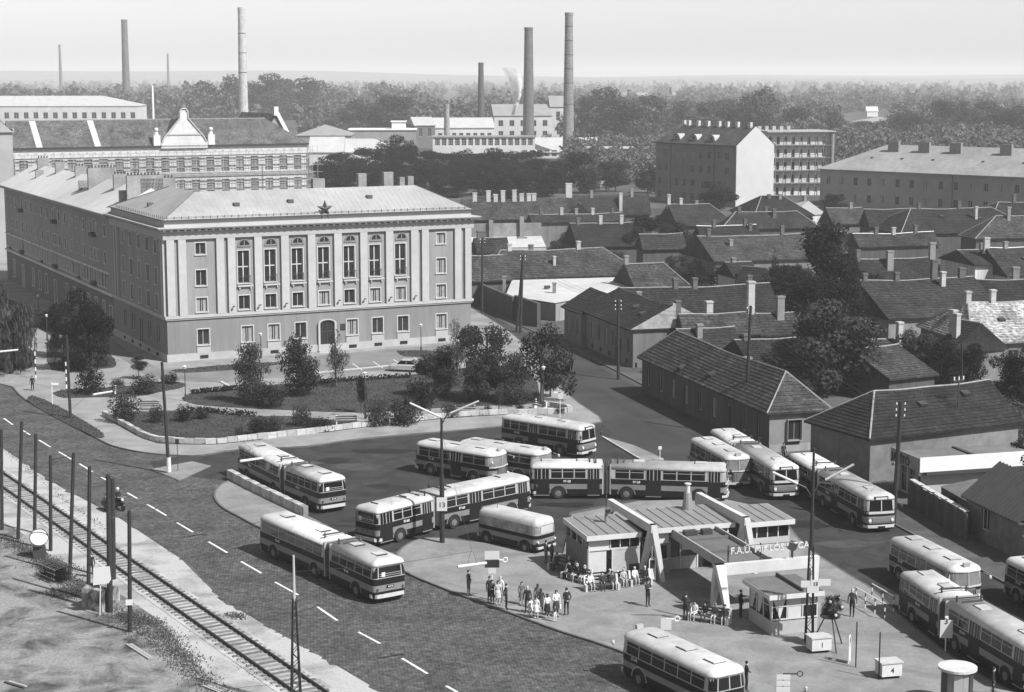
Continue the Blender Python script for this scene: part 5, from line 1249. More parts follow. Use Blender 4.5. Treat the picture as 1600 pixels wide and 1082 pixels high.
tree(1432, 398, 370, 66, 'shrub0', 'wide garden bush between two roofs', LEAF, OG, .0, cat='bush', name='garden_bush')
tree(1400, 402, 376, 50, 'shrub1', 'garden bush under the broad white ridge', LEAF_D, OG, .0, cat='bush', name='garden_bush')
tree(1425, 604, 520, 66, 'round1', 'leafy tree behind the dark plain roof', LEAF, OG, .1)
tree(1470, 610, 536, 60, 'round2', 'dark leafy tree right of the wire pole', LEAF_D, OG, .1)
tree(1512, 604, 538, 56, 'round0', 'dark tree under the cross gabled house', LEAF_D, OG, .1)
tree(1392, 600, 548, 44, 'round3', 'small dark tree left of the wire pole', LEAF_D, OG, .1)
tree(1572, 632, 556, 70, 'round1', 'tree at the right margin behind the plain roof', LEAF_D, OG, .1)
tree(1612, 640, 540, 70, 'round2', 'tall tree cut by the right margin', LEAF, OG, .1)
tree(1598, 530, 486, 40, 'birch', 'thin branches before the sunlit pale tiles', LEAF, OG, .1)
tree(1060, 440, 400, 44, 'round1', 'garden tree below the dark walnut', LEAF, OG, .1)
tree(1085, 452, 408, 50, 'round3', 'garden tree left of the patched wall', LEAF_D, OG, .1)
tree(770, 592, 540, 10, 'birch', 'thin sapling on the street side of the park', LEAF, PG, .2)
tree(1580, 756, 688, 78, 'round0', 'ivy covered bush behind the shop', LEAF_D, OG, .05, cat='bush', name='garden_bush')
tree(1612, 790, 700, 70, 'round3', 'dark bush overhanging the ribbed roof', LEAF_D, OG, .05, cat='bush', name='garden_bush')
for i, (a, lb) in enumerate((((1478, 762, 738, 34), 'pale garden shrub before the shop wall'), ((1512, 764, 734, 44), 'pale garden shrub in the middle of the bed by the shop'), ((1545, 768, 738, 44), 'pale garden shrub by the ribbed roof'), ((1462, 758, 744, 22), 'small garden shrub behind the fence end'), ((1500, 775, 752, 36), 'dark garden shrub behind the board fence'), ((1560, 660, 625, 60), 'grassy shrub beside the plain roofed house'), ((1590, 680, 640, 60), 'grassy shrub at the right margin'), ((1575, 715, 672, 60), 'weedy shrub behind the shop roof'))):
    shrub(*a, lb, LEAF_L if 'pale' in lb or 'grass' in lb or 'weed' in lb else LEAF_D, i, 0, 'garden shrubs')
# filler garden greens between the old roofs
_g = random.Random(17)
FILL = [(700 + 0, 0)]
for i, (u, v, s) in enumerate(((760, 352, 30), (868, 392, 26), (960, 398, 34), (1140, 420, 30), (1180, 460, 40), (1300, 395, 40), (1330, 420, 44), (1395, 430, 30), (1480, 380, 30), (1520, 380, 26), (1340, 505, 40), (1380, 508, 30), (1230, 540, 50), (1190, 520, 30), (1130, 560, 30), (1455, 545, 30), (1550, 560, 40), (1040, 350, 26), (990, 340, 20), (1255, 352, 30), (1320, 352, 26), (1210, 352, 26), (1410, 352, 24), (1475, 345, 24))):
    kind = ['garden tree with dusty crown', 'dark garden bush', 'leafy backyard tree'][i % 3]
    tree(u, v + s * .45, v - s * .55, s * 1.1, 'round%d' % (i % 4), kind + ' number', (LEAF_D, LEAF, LEAF)[i % 3], 'backyard greenery', .08)
BACK = ['behind the wide weathered roof', 'left of the tile roof with dark gable edge', 'behind the white sheeted shed', 'below the broad patched roof', 'left of the cypress foot', 'under the whitewashed gable house', 'above the wide shaded roof', 'between shaded roof and garden bushes', 'below the barracks middle', 'left of the striped roof', 'behind the leafy tree on its right', 'before the old brick back wall', 'between the tall brick chimney and the leafy tree', 'under the dark spreading tree', 'beside the shed roof at the corner house', 'beside the cross gabled house', 'below the pale tiled house', 'right of the narrow white ridge', 'below the chimney row roofs', 'beside the grey hipped roof', 'left of the plain roof by the barracks', 'before the white gable foot', 'below the plain back row roof', 'under the barracks windows']
for o, b in zip([o for o in bpy.data.objects if o.get('group') == 'backyard greenery'], BACK): o['label'] = o['label'].replace(' number', ' ' + b)
YB = ((1022, 408, 26), (1128, 432, 28), (1165, 438, 30), (1250, 436, 34), (1285, 440, 36), (1288, 384, 26), (1345, 392, 24), (1370, 396, 22), (1340, 512, 36), (1365, 520, 34), (1405, 516, 28), (1448, 512, 26), (1245, 560, 40), (1215, 575, 34), (1182, 545, 26), (1150, 560, 22), (880, 400, 24), (990, 448, 22), (1062, 394, 24), (1350, 350, 22), (1440, 372, 20), (1505, 372, 22), (1560, 378, 22), (1460, 430, 24), (1530, 436, 24), (1590, 440, 24), (1550, 545, 34), (1590, 560, 40), (1440, 570, 38), (1355, 600, 40), (1250, 610, 36), (1020, 352, 18), (870, 352, 18), (800, 392, 18), (1180, 330, 20), (1065, 350, 18), (1240, 380, 24), (1495, 560, 32), (1395, 468, 22), (1300, 350, 20), (760, 396, 16), (930, 402, 20), (1100, 430, 24))
_seen = set()
def bush_label(p):
    hs = [o for o in bpy.data.objects if o.get('category') == 'house']
    for h in sorted(hs, key=lambda o: (o.location - p).length):
        c = h.location + Vector((math.cos(h.rotation_euler.z), math.sin(h.rotation_euler.z), 0)) * 6; dx, dy = p.x - c.x, p.y - c.y
        rel = ('behind' if dy > 0 else 'in front of') if abs(dy) > abs(dx) else ('on the right of' if dx > 0 else 'on the left of')
        w = h['label'].split()[:9]
        while w[-1] in ('with', 'a', 'the', 'of', 'and', 'its', 'to', 'in', 'at', 'from', 'by', 'for', 'under', 'behind', 'white', 'tall', 'small', 'right', 'left', 'below', 'block', 'big', 'pale', 'dark', 'row', 'above', 'beside', 'leafy', 'brown', 'bright', 'thick', 'stubby', 'many', 'eight', 'broad', 'garden', 'flat', 'roofed'): w.pop()
        lb = 'leafy bush %s the %s' % (rel, ' '.join(w))
        if lb not in _seen: _seen.add(lb); return lb
for i, (u, v, s) in enumerate(YB):
    tree(u, v + s * .4, v - s * .6, s * (1.2 + .3 * (i % 3)), ('round0', 'shrub1', 'round2', 'round3', 'shrub2')[i % 5], bush_label(G(u, v + s * .4)), LEAF_D if i % 3 else LEAF, 'bushes between the old houses', .02, name='garden_bush', cat='bush')
# --- dark tree row behind the headquarters
LEAF_R = leaf_mat('dark row leaves', .011)
DG_ = 'dark tree row behind the headquarters'
ROW = [(505, 246, 44), (530, 240, 56), (570, 233, 60), (600, 227, 56), (628, 214, 52), (650, 236, 56), (690, 240, 60), (725, 236, 60), (760, 234, 62), (795, 238, 60), (828, 237, 58), (560, 262, 60), (610, 258, 64), (665, 258, 64), (715, 262, 64), (765, 258, 66), (815, 262, 64), (850, 252, 52), (640, 276, 60), (700, 280, 60), (750, 280, 60), (800, 278, 62), (845, 276, 50), (520, 268, 50), (580, 282, 50)]
RL = ['at the left end of the row beside the scaffolding', 'second from the scaffolding', 'under the pale pitched hall roof', 'below the saw of pale roofs', 'tall one reaching the flat roofed hall', 'left of the short chimney', 'before the short chimney', 'below the glazed hall left part', 'below the glazed hall middle', 'below the black chimney of the mill', 'before the glazed shed', 'front rank left of the roof chimneys', 'front rank above the second roof chimney', 'front rank above the star', 'front rank above the third roof chimney', 'front rank beneath the glazed hall', 'front rank left of the round pair', 'close left of the single dark tree', 'lowest rank above the roof ridge', 'lowest rank by the ridge end', 'lowest rank above the chimney row roof', 'lowest rank right of the ridge end', 'lowest rank at the right end', 'low one beside the scaffold end', 'low one behind the roof ridge']
for i, ((u, vt, w_), b) in enumerate(zip(ROW, RL)):
    tree(u, 0, vt, w_ * 1.15, 'round%d' % (i % 4), 'dark dense tree ' + b, LEAF_R, DG_, .05, y=(600 if vt < 242 else 545 if vt < 265 else 500) + (i % 3) * 8)
tree(908, 302, 240, 70, 'round2', 'single dark round tree below the tallest chimney', LEAF_D, DG_, .05)
tree(870, 302, 262, 50, 'round1', 'dark tree joining the row and the single round tree', LEAF_D, DG_, .05)
# --- separate trees of the far belt
FG_ = 'tall trees beyond the factory'
for i, (u, vt, w_, y, lb) in enumerate(((962, 140, 96, 900, 'broad tree right of the tallest chimney'), (1010, 152, 80, 930, 'tall tree left of the flats'), (925, 152, 60, 950, 'tree touching the tallest chimney'), (1190, 143, 90, 900, 'tall loose tree above the white gable'), (1140, 158, 70, 920, 'tree above the roof of the flats'), (1080, 160, 70, 960, 'tree left above the flats'), (1250, 170, 70, 900, 'tree right of the gallery house'), (1300, 176, 60, 880, 'tree behind the barracks left end'), (1390, 182, 60, 860, 'low tree above the barracks roof'), (1432, 178, 66, 850, 'round tree above the barracks chimneys'), (1478, 158, 56, 900, 'upright tree above the barracks'), (1516, 162, 50, 920, 'slim tree right of the upright one'), (1560, 160, 76, 900, 'broad tree at upper right'), (1600, 168, 70, 880, 'tree at the right margin of the far belt'), (1350, 190, 50, 1000, 'hazy tree left of the tiny white house'), (345, 122, 90, 1350, 'hazy broad tree left of the very tall chimney'), (410, 118, 80, 1350, 'hazy tall tree right of the very tall chimney'), (470, 124, 90, 1400, 'hazy tree further right of the very tall chimney'), (620, 152, 80, 1000, 'hazy tree above the flat roofed hall'), (570, 158, 70, 1000, 'hazy tree above the grey hipped hall'))):
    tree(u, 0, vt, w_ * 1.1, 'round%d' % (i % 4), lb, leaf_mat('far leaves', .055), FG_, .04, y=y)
# --- woods: too many to count, one object
def wood_mesh(seed, pts):
    g = np.random.default_rng(seed); out = []
    protos = [leaf_cloud(80 + i, 300, .066, rand_lobes(90 + i, 9, ('round', 'egg', 'wide')[i % 3])) for i in range(6)]
    low = [leaf_cloud(180 + i, 90, .12, rand_lobes(190 + i, 7)) for i in range(6)]
    for i, (x, y, h, w_) in enumerate(pts):
        q = (protos if y < 1700 else low)[i % 6]; a = g.random() * 6.28; c, s = math.cos(a), math.sin(a)
        v = np.stack([(q[:, 0] * c - q[:, 1] * s) * w_ + x, (q[:, 0] * s + q[:, 1] * c) * w_ + y, q[:, 2] * h], 1); out.append(v)
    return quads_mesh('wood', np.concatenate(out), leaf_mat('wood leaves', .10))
g = np.random.default_rng(5); pts = []
def scatter(n, y0, y1, u0, u1, h0, h1, keep=lambda u, y: True):
    k = 0
    while k < n:
        y = y0 * (y1 / y0) ** g.random(); u = u0 + (u1 - u0) * g.random()
        if not keep(u, y): continue
        h = h0 + (h1 - h0) * g.random(); pts.append(((u - 800) / FPX * (y * .989 + 5), y, h, h * (.8 + .5 * g.random()))); k += 1
# clearings: pale fields and meadows let into the woods
FLD = [((1385, 172), (1460, 166), (1610, 163), (1640, 169), (1480, 174)), ((1330, 190), (1372, 183), (1395, 186), (1350, 196)), ((1180, 152), (1400, 149), (1500, 152), (1300, 156)), ((430, 143), (640, 141), (700, 144), (520, 147)), ((960, 146), (1120, 144), (1150, 147), (1000, 150)), ((-20, 150), (130, 146), (180, 151), (40, 155))]
for k, f in enumerate(FLD):
    o = structure('field', MB().poly([(p.x, p.y, .05 + k * .01) for p in ccw(px(*f))]), mat('pale field', .22, .95, .2, .01))
def clear(u, y):
    v = 541 - FPX * math.tan(PITCH - math.atan2(CAM_H, y)); ins = False
    for f in FLD:
        n = len(f); c = False
        for a in range(n):
            (x0, y0), (x1, y1) = f[a], f[a - 1]
            if (y0 > v) != (y1 > v) and u < (x1 - x0) * (v - y0) / (y1 - y0) + x0: c = not c
        ins |= c
    return not ins and math.sin(u * .021 + y * .0013) + math.sin(u * .0063 - y * .0031) > -1.15
_h0 = lambda: g.random() ** 1.6
scatter(420, 900, 1400, 880, 1750, 8, 19, lambda u, y: clear(u, y) and not (1330 < u < 1400 and y > 1300))
scatter(300, 620, 900, 1215, 1760, 6, 13, clear)
scatter(260, 1000, 1500, 430, 900, 9, 20, clear)
scatter(240, 1280, 1900, -200, 640, 12, 26, clear)
scatter(900, 1500, 2600, -250, 1850, 7, 20, clear)
scatter(1500, 2600, 7000, -300, 1900, 7, 20, clear)
scatter(60, 640, 800, 880, 1040, 6, 10); scatter(50, 560, 660, 935, 1030, 5, 9)
wd = inst('woods', wood_mesh(3, pts)); wd['kind'] = 'stuff'
# --- weeds on the waste lot and along the sandy strip
def tufts(name, polys, n, size, m, seed):
    g = np.random.default_rng(seed); C = []
    for _ in range(n):
        P_, wgt = polys[g.integers(len(polys))]
        k = g.integers(len(P_) - 1); t = g.random()
        c = np.array(P_[k]) * (1 - t) + np.array(P_[k + 1]) * t; c[:2] += g.normal(size=2) * wgt; C.append(c)
    C = np.array(C); a = g.random(n) * 6.28; s = size * (.5 + g.random(n)); lean = g.normal(size=(n, 2)) * .4
    dx = np.stack([np.cos(a), np.sin(a), np.zeros(n)], 1) * (s * .45)[:, None]
    up = np.stack([lean[:, 0] * s, lean[:, 1] * s, s], 1)
    v = np.stack([C - dx, C + dx, C + up + dx * .3, C + up - dx * .3], 1).reshape(-1, 3)
    o = inst(name, quads_mesh(name, v, m)); o['kind'] = 'stuff'; return o
gl = lambda *p: [tuple(G(u, v, .01)) for u, v in p]
WEED = leaf_mat('weeds', .09, .3)
tufts('weeds', [(gl((170, 945), (215, 985), (290, 1040), (345, 1090)), .55), (gl((190, 960), (240, 975), (300, 1035)), .45), (gl((0, 838), (60, 872), (110, 892)), .45), (gl((60, 880), (120, 915), (160, 935)), .55), (gl((90, 925), (120, 930)), .5)], 12000, .08, WEED, 4)
tufts('weeds', [(gl((10, 705), (94, 775), (180, 840)), .25), (gl((60, 790), (140, 850), (230, 915), (300, 975), (420, 1070)), .28), (gl((240, 735), (255, 741)), .2), (gl((360, 960), (378, 966)), .35)], 2600, .06, LEAF_L, 6)
# mown grass on the lawns
gg = np.random.default_rng(21); GP = []
for P, h in LAWNS:
    A = np.array([[p.x, p.y] for p in P]); lo, hi = A.min(0), A.max(0); n = int(min(9000, (hi - lo).prod() * 16))
    q = lo + (hi - lo) * gg.random((n, 2)); ins = np.zeros(n, bool)
    for a in range(len(A)):
        (x0, y0), (x1, y1) = A[a], A[a - 1]
        if abs(y1 - y0) < 1e-9: continue
        ins ^= ((y0 > q[:, 1]) != (y1 > q[:, 1])) & (q[:, 0] < (x1 - x0) * (q[:, 1] - y0) / (y1 - y0) + x0)
    q = q[ins]; GP.append(np.column_stack([q, np.full(len(q), h - .01)]))
C = np.concatenate(GP); n = len(C); a = gg.random(n) * 6.28; s_ = .10 * (.5 + gg.random(n))
dx = np.stack([np.cos(a), np.sin(a), np.zeros(n)], 1) * (s_ * .6)[:, None]; up = np.stack([gg.normal(size=n) * .05, gg.normal(size=n) * .05, s_], 1)
go = inst('grass', quads_mesh('grass', np.stack([C - dx, C + dx, C + up + dx * .3, C + up - dx * .3], 1).reshape(-1, 3), leaf_mat('grass', .072, .4))); go['kind'] = 'stuff'
# ================================================================== BUSES
BD = mat('bus dark enamel', .011, .4, .2, 1.5, spec=.12)
BS = mat('bus grey stripe', .16, .45, .14, 1.5, spec=.3)
BF = mat('bus cream window band', .29, .4, .08, 1.5, spec=.5)
BR_ = mat('bus dusty roof', .36, .55, .20, 1.3, big=.22)
BW = mat('bus white bumper', .40, .4, .08, 2)
BG = glass_mat('bus glass', .008, .05, .4)
BGD = mat('sky-toned windscreen', .16, .12, .25, 1.5, spec=.6)  # pale base colour stands in for the sky reflected in the tilted glass
TYRE = mat('tyre rubber', .018, .9, .2, 5); RIM = mat('wheel hub', .13, .5, .2, 5); CHROME = mat('dull chrome', .42, .3, .1, 3, metal=.6)
GRILLE = mat('radiator grille', .12, .5, .25, 8); BELLOW = mat('bellows rubber', .05, .85, .3, 4); LAMPG = mat('lamp glass', .55, .2, 0); TAIL = mat('tail lamp', .05, .3, 0)
PAPER = mat('paper notice', .46, .8, 0); UNDER = mat('underbody', .012, .9, 0)
def plan(x0, x1, w, rf, rr, n=5, ins=0.0, nose=0.0):
    """rounded plan outline, ccw; rf / rr = corner radius at nose / tail (0 = cut square)"""
    x0 += ins if rr else 0; x1 -= ins if rf else 0; w = w / 2 - ins; P = []
    def corner(cx, cy, r, a0):
        if r <= 0.001: P.append((cx, cy)); return
        for k in range(n + 1):
            a = a0 + math.pi / 2 * k / n; P.append((cx + r * math.cos(a), cy + r * math.sin(a)))
    rf_ = max(rf - ins, .02) if rf else 0; rr_ = max(rr - ins, .02) if rr else 0
    corner(x0 + rr_, -w + rr_, rr_, math.pi); 
    if rf:
        corner(x1 - rf_ - 0, -w + rf_, rf_, -math.pi / 2)
        if nose: P.append((x1 + nose, 0))
        corner(x1 - rf_, w - rf_, rf_, 0)
    else: P.append((x1, -w)); P.append((x1, w))
    corner(x0 + rr_, w - rr_, rr_, math.pi / 2)
    return P
def ringz(P, z): return [(x, y, z) for x, y in P]
Wd = 2.5
_seg = {}
def seg_parts(kind):
    """list of (name, mesh, rel xyz, [sub-parts]) for one bus section; x forwards"""
    if kind in _seg: return _seg[kind]
    out = []
    old = kind.startswith('old'); rear = kind == 'artic_rear'; front = kind == 'artic_front'
    x0, x1 = (-6.3, -.45) if rear else (.45, 9.75) if front else (0, 9.4) if not old else (0, 8.6)
    rf = 0 if rear else (.62 if old else .38); rr = 0 if front else (.55 if old else .32)
    nose = .16 if old and rf else (.06 if rf else 0)
    zs = (.36, .84, 1.26, 1.70, 2.52) if not old else (.38, .86, 1.22, 1.62, 2.42)
    def band(name, z0, z1, m, ins0=0.0, ins1=0.0, subs=()):
        mb = MB().rings([ringz(plan(x0, x1, Wd, rf, rr, 5, ins0, nose), z0), ringz(plan(x0, x1, Wd, rf, rr, 5, ins1, nose), z1)], name == 'skirt', False)
        out.append([name, mb.mesh(name, m, False), (0, 0, 0), list(subs)])
    band('skirt', zs[0], zs[1], BD, .03, 0)
    band('stripe', zs[1], zs[2], BS)
    band('belt', zs[2], zs[3], BD)
    band('window_band', zs[3], zs[4], BF, 0, .07)
    zt = zs[4]
    R_ = [ringz(plan(x0, x1, Wd, rf, rr, 5, i, nose), zt + z) for i, z in ((.03, -.02), (.03, .06), (.10, .20), (.26, .32), (.55, .40), (.9, .43))]
    out.append(['roof', MB().rings(R_, True, True).mesh('roof', BR_, True), (0, 0, 0), []])
    out.append(['underbody', MB().prism(plan(x0 + .1, x1 - .1, Wd - .3, rf * .8, rr * .8), .22, zs[0] + .02, True).mesh('underbody', UNDER), (0, 0, 0), []])
    # wheels
    wx = [-4.0] if rear else ([1.7, 7.5] if front else ([2.3, 7.1] if not old else [1.9, 6.6]))
    ty = MB(); n = 16
    ty.rings([[(r * math.cos(2 * math.pi * k / n), y, r * math.sin(2 * math.pi * k / n)) for k in range(n)] for r, y in ((.36, -.14), (.46, -.15), (.49, -.08), (.49, .08), (.46, .15), (.36, .14))], True, True)
    rim = MB().cyl((0, -.16, 0), (0, .16, 0), .25, .23, 12).cyl((0, -.19, 0), (0, .19, 0), .12, .12, 8)
    tym, rimm = ty.mesh('wheel', TYRE), rim.mesh('hub', RIM)
    arch = MB(); 
    for s in (-1, 1):
        arch.poly([(.66 * math.cos(math.pi * k / 10), s * .012, .62 * math.sin(math.pi * k / 10)) for k in range(11)][::s])
    archm = arch.mesh('wheel_arch', UNDER)
    trim = MB()
    for k in range(10):
        a, b = math.pi * k / 10, math.pi * (k + 1) / 10
        for s in (-1, 1): trim.poly([(r * math.cos(t), s * .02, r * math.sin(t)) for r, t in ((.66, a), (.74, a), (.74, b), (.66, b))])
    trimm = trim.mesh('arch_trim', BS if not old else BF)
    for x in wx:
        for s in (-1, 1):
            out.append(['wheel_arch', archm, (x, s * (Wd / 2 + .002), .48), [('arch_trim', trimm)]])
            out.append(['wheel', tym, (x, s * (Wd / 2 - .10), .49), [('hub', rimm)]])
    # side windows and doors; s=-1 is the door side (right of travel)
    zw0, zw1 = zs[3] + .06, zs[4] - .07
    tilt = .07 / (zs[4] - zs[3])
    def side_box(mb, xa, xb, z0, z1, s, t0, t1):
        """a thin slab lying on the leaning window band"""
        f = lambda z: Wd / 2 - max(0, (z - zs[3])) * tilt
        if z0 < zs[3] - .01 < z1: side_box(mb, xa, xb, zs[3], z1, s, t0, t1); z1 = zs[3]
        q = [(xa, z0), (xb, z0), (xb, z1), (xa, z1)]
        a = [(x, s * (f(z) + t0), z) for x, z in q]; b = [(x, s * (f(z) + t1), z) for x, z in q]
        if s < 0: mb.rings([a, b], False, True)
        else: mb.rings([a[::-1], b[::-1]], False, True)
    def win(xa, xb, s, bar=True):
        p = MB(); side_box(p, xa, xb, zw0, zw1, s, -.01, .012)
        sub = []
        if bar:
            q = MB(); side_box(q, xa + .01, xb - .01, zw0 + (zw1 - zw0) * .70, zw0 + (zw1 - zw0) * .75, s, .0, .02); sub = [('window_bar', q.mesh('window_bar', BF))]
        out.append(['window', p.mesh('window', BG), (0, 0, 0), sub])
    def door(xa, xb, s, leaves=2, open_=False):
        p = MB(); side_box(p, xa, xb, .32, zs[4] - .03, s, -.02, .016)
        sub = []
        w = (xb - xa) / leaves
        for k in range(leaves):
            for j in range(2):
                q = MB(); u = xa + k * w + .06 + j * (w - .1) / 2; side_box(q, u, u + (w - .16) / 2, zw0 - .02, zw1 + .0, s, .01, .024); sub.append(('door_pane', q.mesh('door_pane', BG)))
            q = MB()
            for u in (xa + k * w + .01, xa + (k + 1) * w - .045, xa + (k + .5) * w - .02): side_box(q, u, u + .035, zw0 - .1, zw1 + .04, s, .01, .03)
            sub.append(('door_frame', q.mesh('door_frame', BF)))
        q = MB(); side_box(q, xa, xb, .30, .36, s, -.1, .05); sub.append(('door_step', q.mesh('door_step', BS)))
        out.append(['door', p.mesh('door', mat('bus door', .010, .5, .2, spec=.2)), (0, 0, 0), sub])
    def wins(xa, xb, n, s, gap=.10):
        w = (xb - xa) / n
        for k in range(n): win(xa + k * w + gap / 2, xa + (k + 1) * w - gap / 2, s)
    if front:
        wins(.7, 9.25, 7, 1); wins(.75, 3.15, 2, -1); door(3.25, 4.5, -1); wins(4.6, 8.05, 3, -1); door(8.25, 9.25, -1)
    elif rear:
        wins(-5.95, -.65, 5, 1); door(-5.9, -4.75, -1) if False else door(-6.0, -4.72, -1); wins(-4.62, -1.75, 3, -1); door(-1.65, -.65, -1, 2)
    elif not old:
        wins(.35, 8.9, 7, 1); wins(.4, 1.2, 1, -1); door(1.25, 2.2, -1) if False else wins(1.25, 3.3, 2, -1); door(3.4, 4.5, -1); wins(4.6, 7.75, 3, -1); door(7.95, 8.95, -1)
    else:
        wins(.6, 7.9, 6, 1); wins(.6, 4.0, 3, -1); door(4.1, 5.3, -1); wins(5.4, 7.9, 2, -1)
    def patch(mb, ya, yb, z0, z1, end, o=.012, n=5):
        """a pane that follows the rounded end of the body"""
        r = rf if end > 0 else rr; X_ = x1 if end > 0 else x0; ns = nose if end > 0 else 0; hw = Wd / 2
        def xo(y):
            k = hw - r; a = abs(y)
            if a <= k: return ns * (1 - a / k)
            return -r + math.sqrt(max(0, r * r - (a - k) ** 2))
        lean = lambda z: .07 * max(0, min(1, (z - zs[3]) / (zs[4] - zs[3])))
        ys = [ya + (yb - ya) * i / n for i in range(n + 1)]
        pt = lambda y, z, d: (X_ + end * (xo(y) - lean(z) + d), y * (1 - lean(z) / hw) + (d if y > 0 else -d) * abs(y) / hw, z)
        for y0_, y1_ in zip(ys, ys[1:]):
            q = [pt(y0_, z0, o), pt(y1_, z0, o), pt(y1_, z1, o), pt(y0_, z1, o)]
            mb.poly(q if end > 0 else q[::-1])
        for z, fl in ((z0, 1), (z1, -1)):
            for y0_, y1_ in zip(ys, ys[1:]):
                q = [pt(y0_, z, -.02), pt(y1_, z, -.02), pt(y1_, z, o), pt(y0_, z, o)]; mb.poly(q if fl * end > 0 else q[::-1])
        return mb
    # nose
    if rf:
        X = x1
        f = lambda z: X + nose * .5 - .005
        if not old:
            for s in (-1, 1):
                out.append(['windscreen', patch(MB(), s * .04, s * 1.12, 1.66, 2.46, 1).mesh('windscreen', BG) if s > 0 else patch(MB(), -1.12, -.04, 1.66, 2.46, 1).mesh('windscreen', BG), (0, 0, 0), []])
            out.append(['windscreen_pillar', MB().obox((X + nose - .035, 0, 2.06), (.05, .06, .84), ry=R(-5)).mesh('windscreen_pillar', BW), (.012, 0, 0), []])
            out.append(['front_panel', MB().prism([(X - .25, -1.23), (X + .07, -1.0), (X + .10, 0), (X + .07, 1.0), (X - .25, 1.23)], 1.46, 1.64, True).mesh('front_panel', BW), (0, 0, 0), []])
            out.append(['grille', MB().box(X, X + .085, -.72, .72, .82, 1.16).mesh('grille', GRILLE), (0, 0, 0), [('grille_bar', MB().box(X, X + .10, -.7, .7, .9 + k * .09, .925 + k * .09).mesh('grille_bar', CHROME)) for k in range(3)]])
            out.append(['front_apron', MB().prism([(X - .2, -1.22), (X + .04, -1.0), (X + .065, 0), (X + .04, 1.0), (X - .2, 1.22)], .74, 1.22, True).mesh('front_apron', BS), (0, 0, 0), []])
            out.append(['destination_box', MB().box(X - .12, X + .035, -.55, .55, 2.5, 2.76).mesh('destination_box', BD), (0, 0, 0), [('blind', MB().box(X, X + .045, -.46, .46, 2.55, 2.71).mesh('blind', PAPER))]])
        else:
            for s in (-1, 1):
                ya, yb = (.04, 1.17) if s > 0 else (-1.17, -.04)
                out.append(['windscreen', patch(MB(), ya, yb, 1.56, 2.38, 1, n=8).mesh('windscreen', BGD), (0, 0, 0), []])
            out.append(['windscreen_pillar', MB().obox((X + nose - .02, 0, 1.97), (.05, .06, .84), ry=R(-5)).mesh('windscreen_pillar', BF), (0, 0, 0), []])
            out.append(['front_panel', MB().prism([(X - .3, -1.22), (X + .02, -.95), (X + .24, 0), (X + .02, .95), (X - .3, 1.22)], 1.46, 1.55, True).mesh('front_panel', BW), (0, 0, 0), []])
            out.append(['grille', MB().prism([(X - .1, -.55), (X + .16, -.5), (X + .22, 0), (X + .16, .5), (X - .1, .55)], .62, 1.36, True).mesh('grille', GRILLE), (0, 0, 0), [('grille_bar', MB().box(X, X + .235, -.52 + k * .13, -.49 + k * .13, .64, 1.34).mesh('grille_bar', CHROME)) for k in range(9)]])
            out.append(['front_apron', MB().prism([(X - .4, -1.24), (X + .02, -.9), (X + .10, -.56), (X + .10, .56), (X + .02, .9), (X - .4, 1.24)], .5, .84, True).mesh('front_apron', BS), (0, 0, 0), []])
            out.append(['number_board', MB().box(X - .3, X - .1, -.22, .22, 2.72, 3.0).mesh('number_board', BF), (0, 0, 0), []])
        out.append(['bumper', MB().prism([(X - .35, -1.28), (X + .06, -1.05), (X + .16 + nose, 0), (X + .06, 1.05), (X - .35, 1.28), (X - .35, 1.2), (X - .35, -1.2)], .40, .60, True).mesh('bumper', BW), (0, 0, 0), []])
        for s in (-1, 1):
            out.append(['headlight', MB().cyl((X - .1, s * .9, .98 if not old else .80), (X + .11, s * .9, .98 if not old else .80), .13, .12, 10).mesh('headlight', LAMPG), (0, 0, 0), []])
            out.append(['mirror', MB().cyl((X - .15, s * 1.2, 2.3), (X + .22, s * 1.48, 2.15), .018, .018, 4).ball((X + .24, s * 1.5, 2.05), .11, 7, 5, 1.5).mesh('mirror', BW if old else DARKM), (0, 0, 0), []])
        out.append(['number_plate', MB().box(X, X + .19 + nose, -.26, .26, .42, .55).mesh('number_plate', BD), (0, 0, 0), []])
    if rr:
        X = x0
        if not old:
            out.append(['rear_window', patch(MB(), -.84, .84, zw0, zw1, -1, n=4).mesh('rear_window', BG), (0, 0, 0), [('rail', MB().box(X - .03, X + .02, -.80, .80, zw0 + .1 + k * .13, zw0 + .125 + k * .13).mesh('rail', BF)) for k in range(2)] + [('route_card', MB().box(X - .04, X - .022, .38, .66, zw0 + .06, zw0 + .36).mesh('route_card', PAPER))]])
            for ya, yb in ((.92, 1.22), (-1.22, -.92)): out.append(['corner_window', patch(MB(), ya, yb, zw0, zw1, -1, n=5).mesh('corner_window', BG), (0, 0, 0), []])
        else:
            for y0, y1 in ((-.74, -.04), (.04, .74)): out.append(['rear_window', patch(MB(), y0, y1, zw0, zw1, -1, n=4).mesh('rear_window', BG), (0, 0, 0), []])
            for ya, yb in ((.82, 1.2), (-1.2, -.82)): out.append(['corner_window', patch(MB(), ya, yb, zw0, zw1, -1, n=6).mesh('corner_window', BG), (0, 0, 0), []])
        out.append(['bumper', MB().prism([(X + .5, -1.27), (X + .30, -1.27), (X - .06, -1.0), (X - .10, 0), (X - .06, 1.0), (X + .30, 1.27), (X + .5, 1.27)][::-1], .42, .66, True).mesh('bumper', BW), (0, 0, 0), []])
        for s in (-1, 1): out.append(['tail_light', MB().cyl((X + .1, s * .95, 1.0), (X - .045, s * .95, 1.0), .08, .08, 8).cyl((X + .1, s * .95, .84), (X - .03, s * .95, .84), .05, .05, 8).mesh('tail_light', TAIL), (0, 0, 0), []])
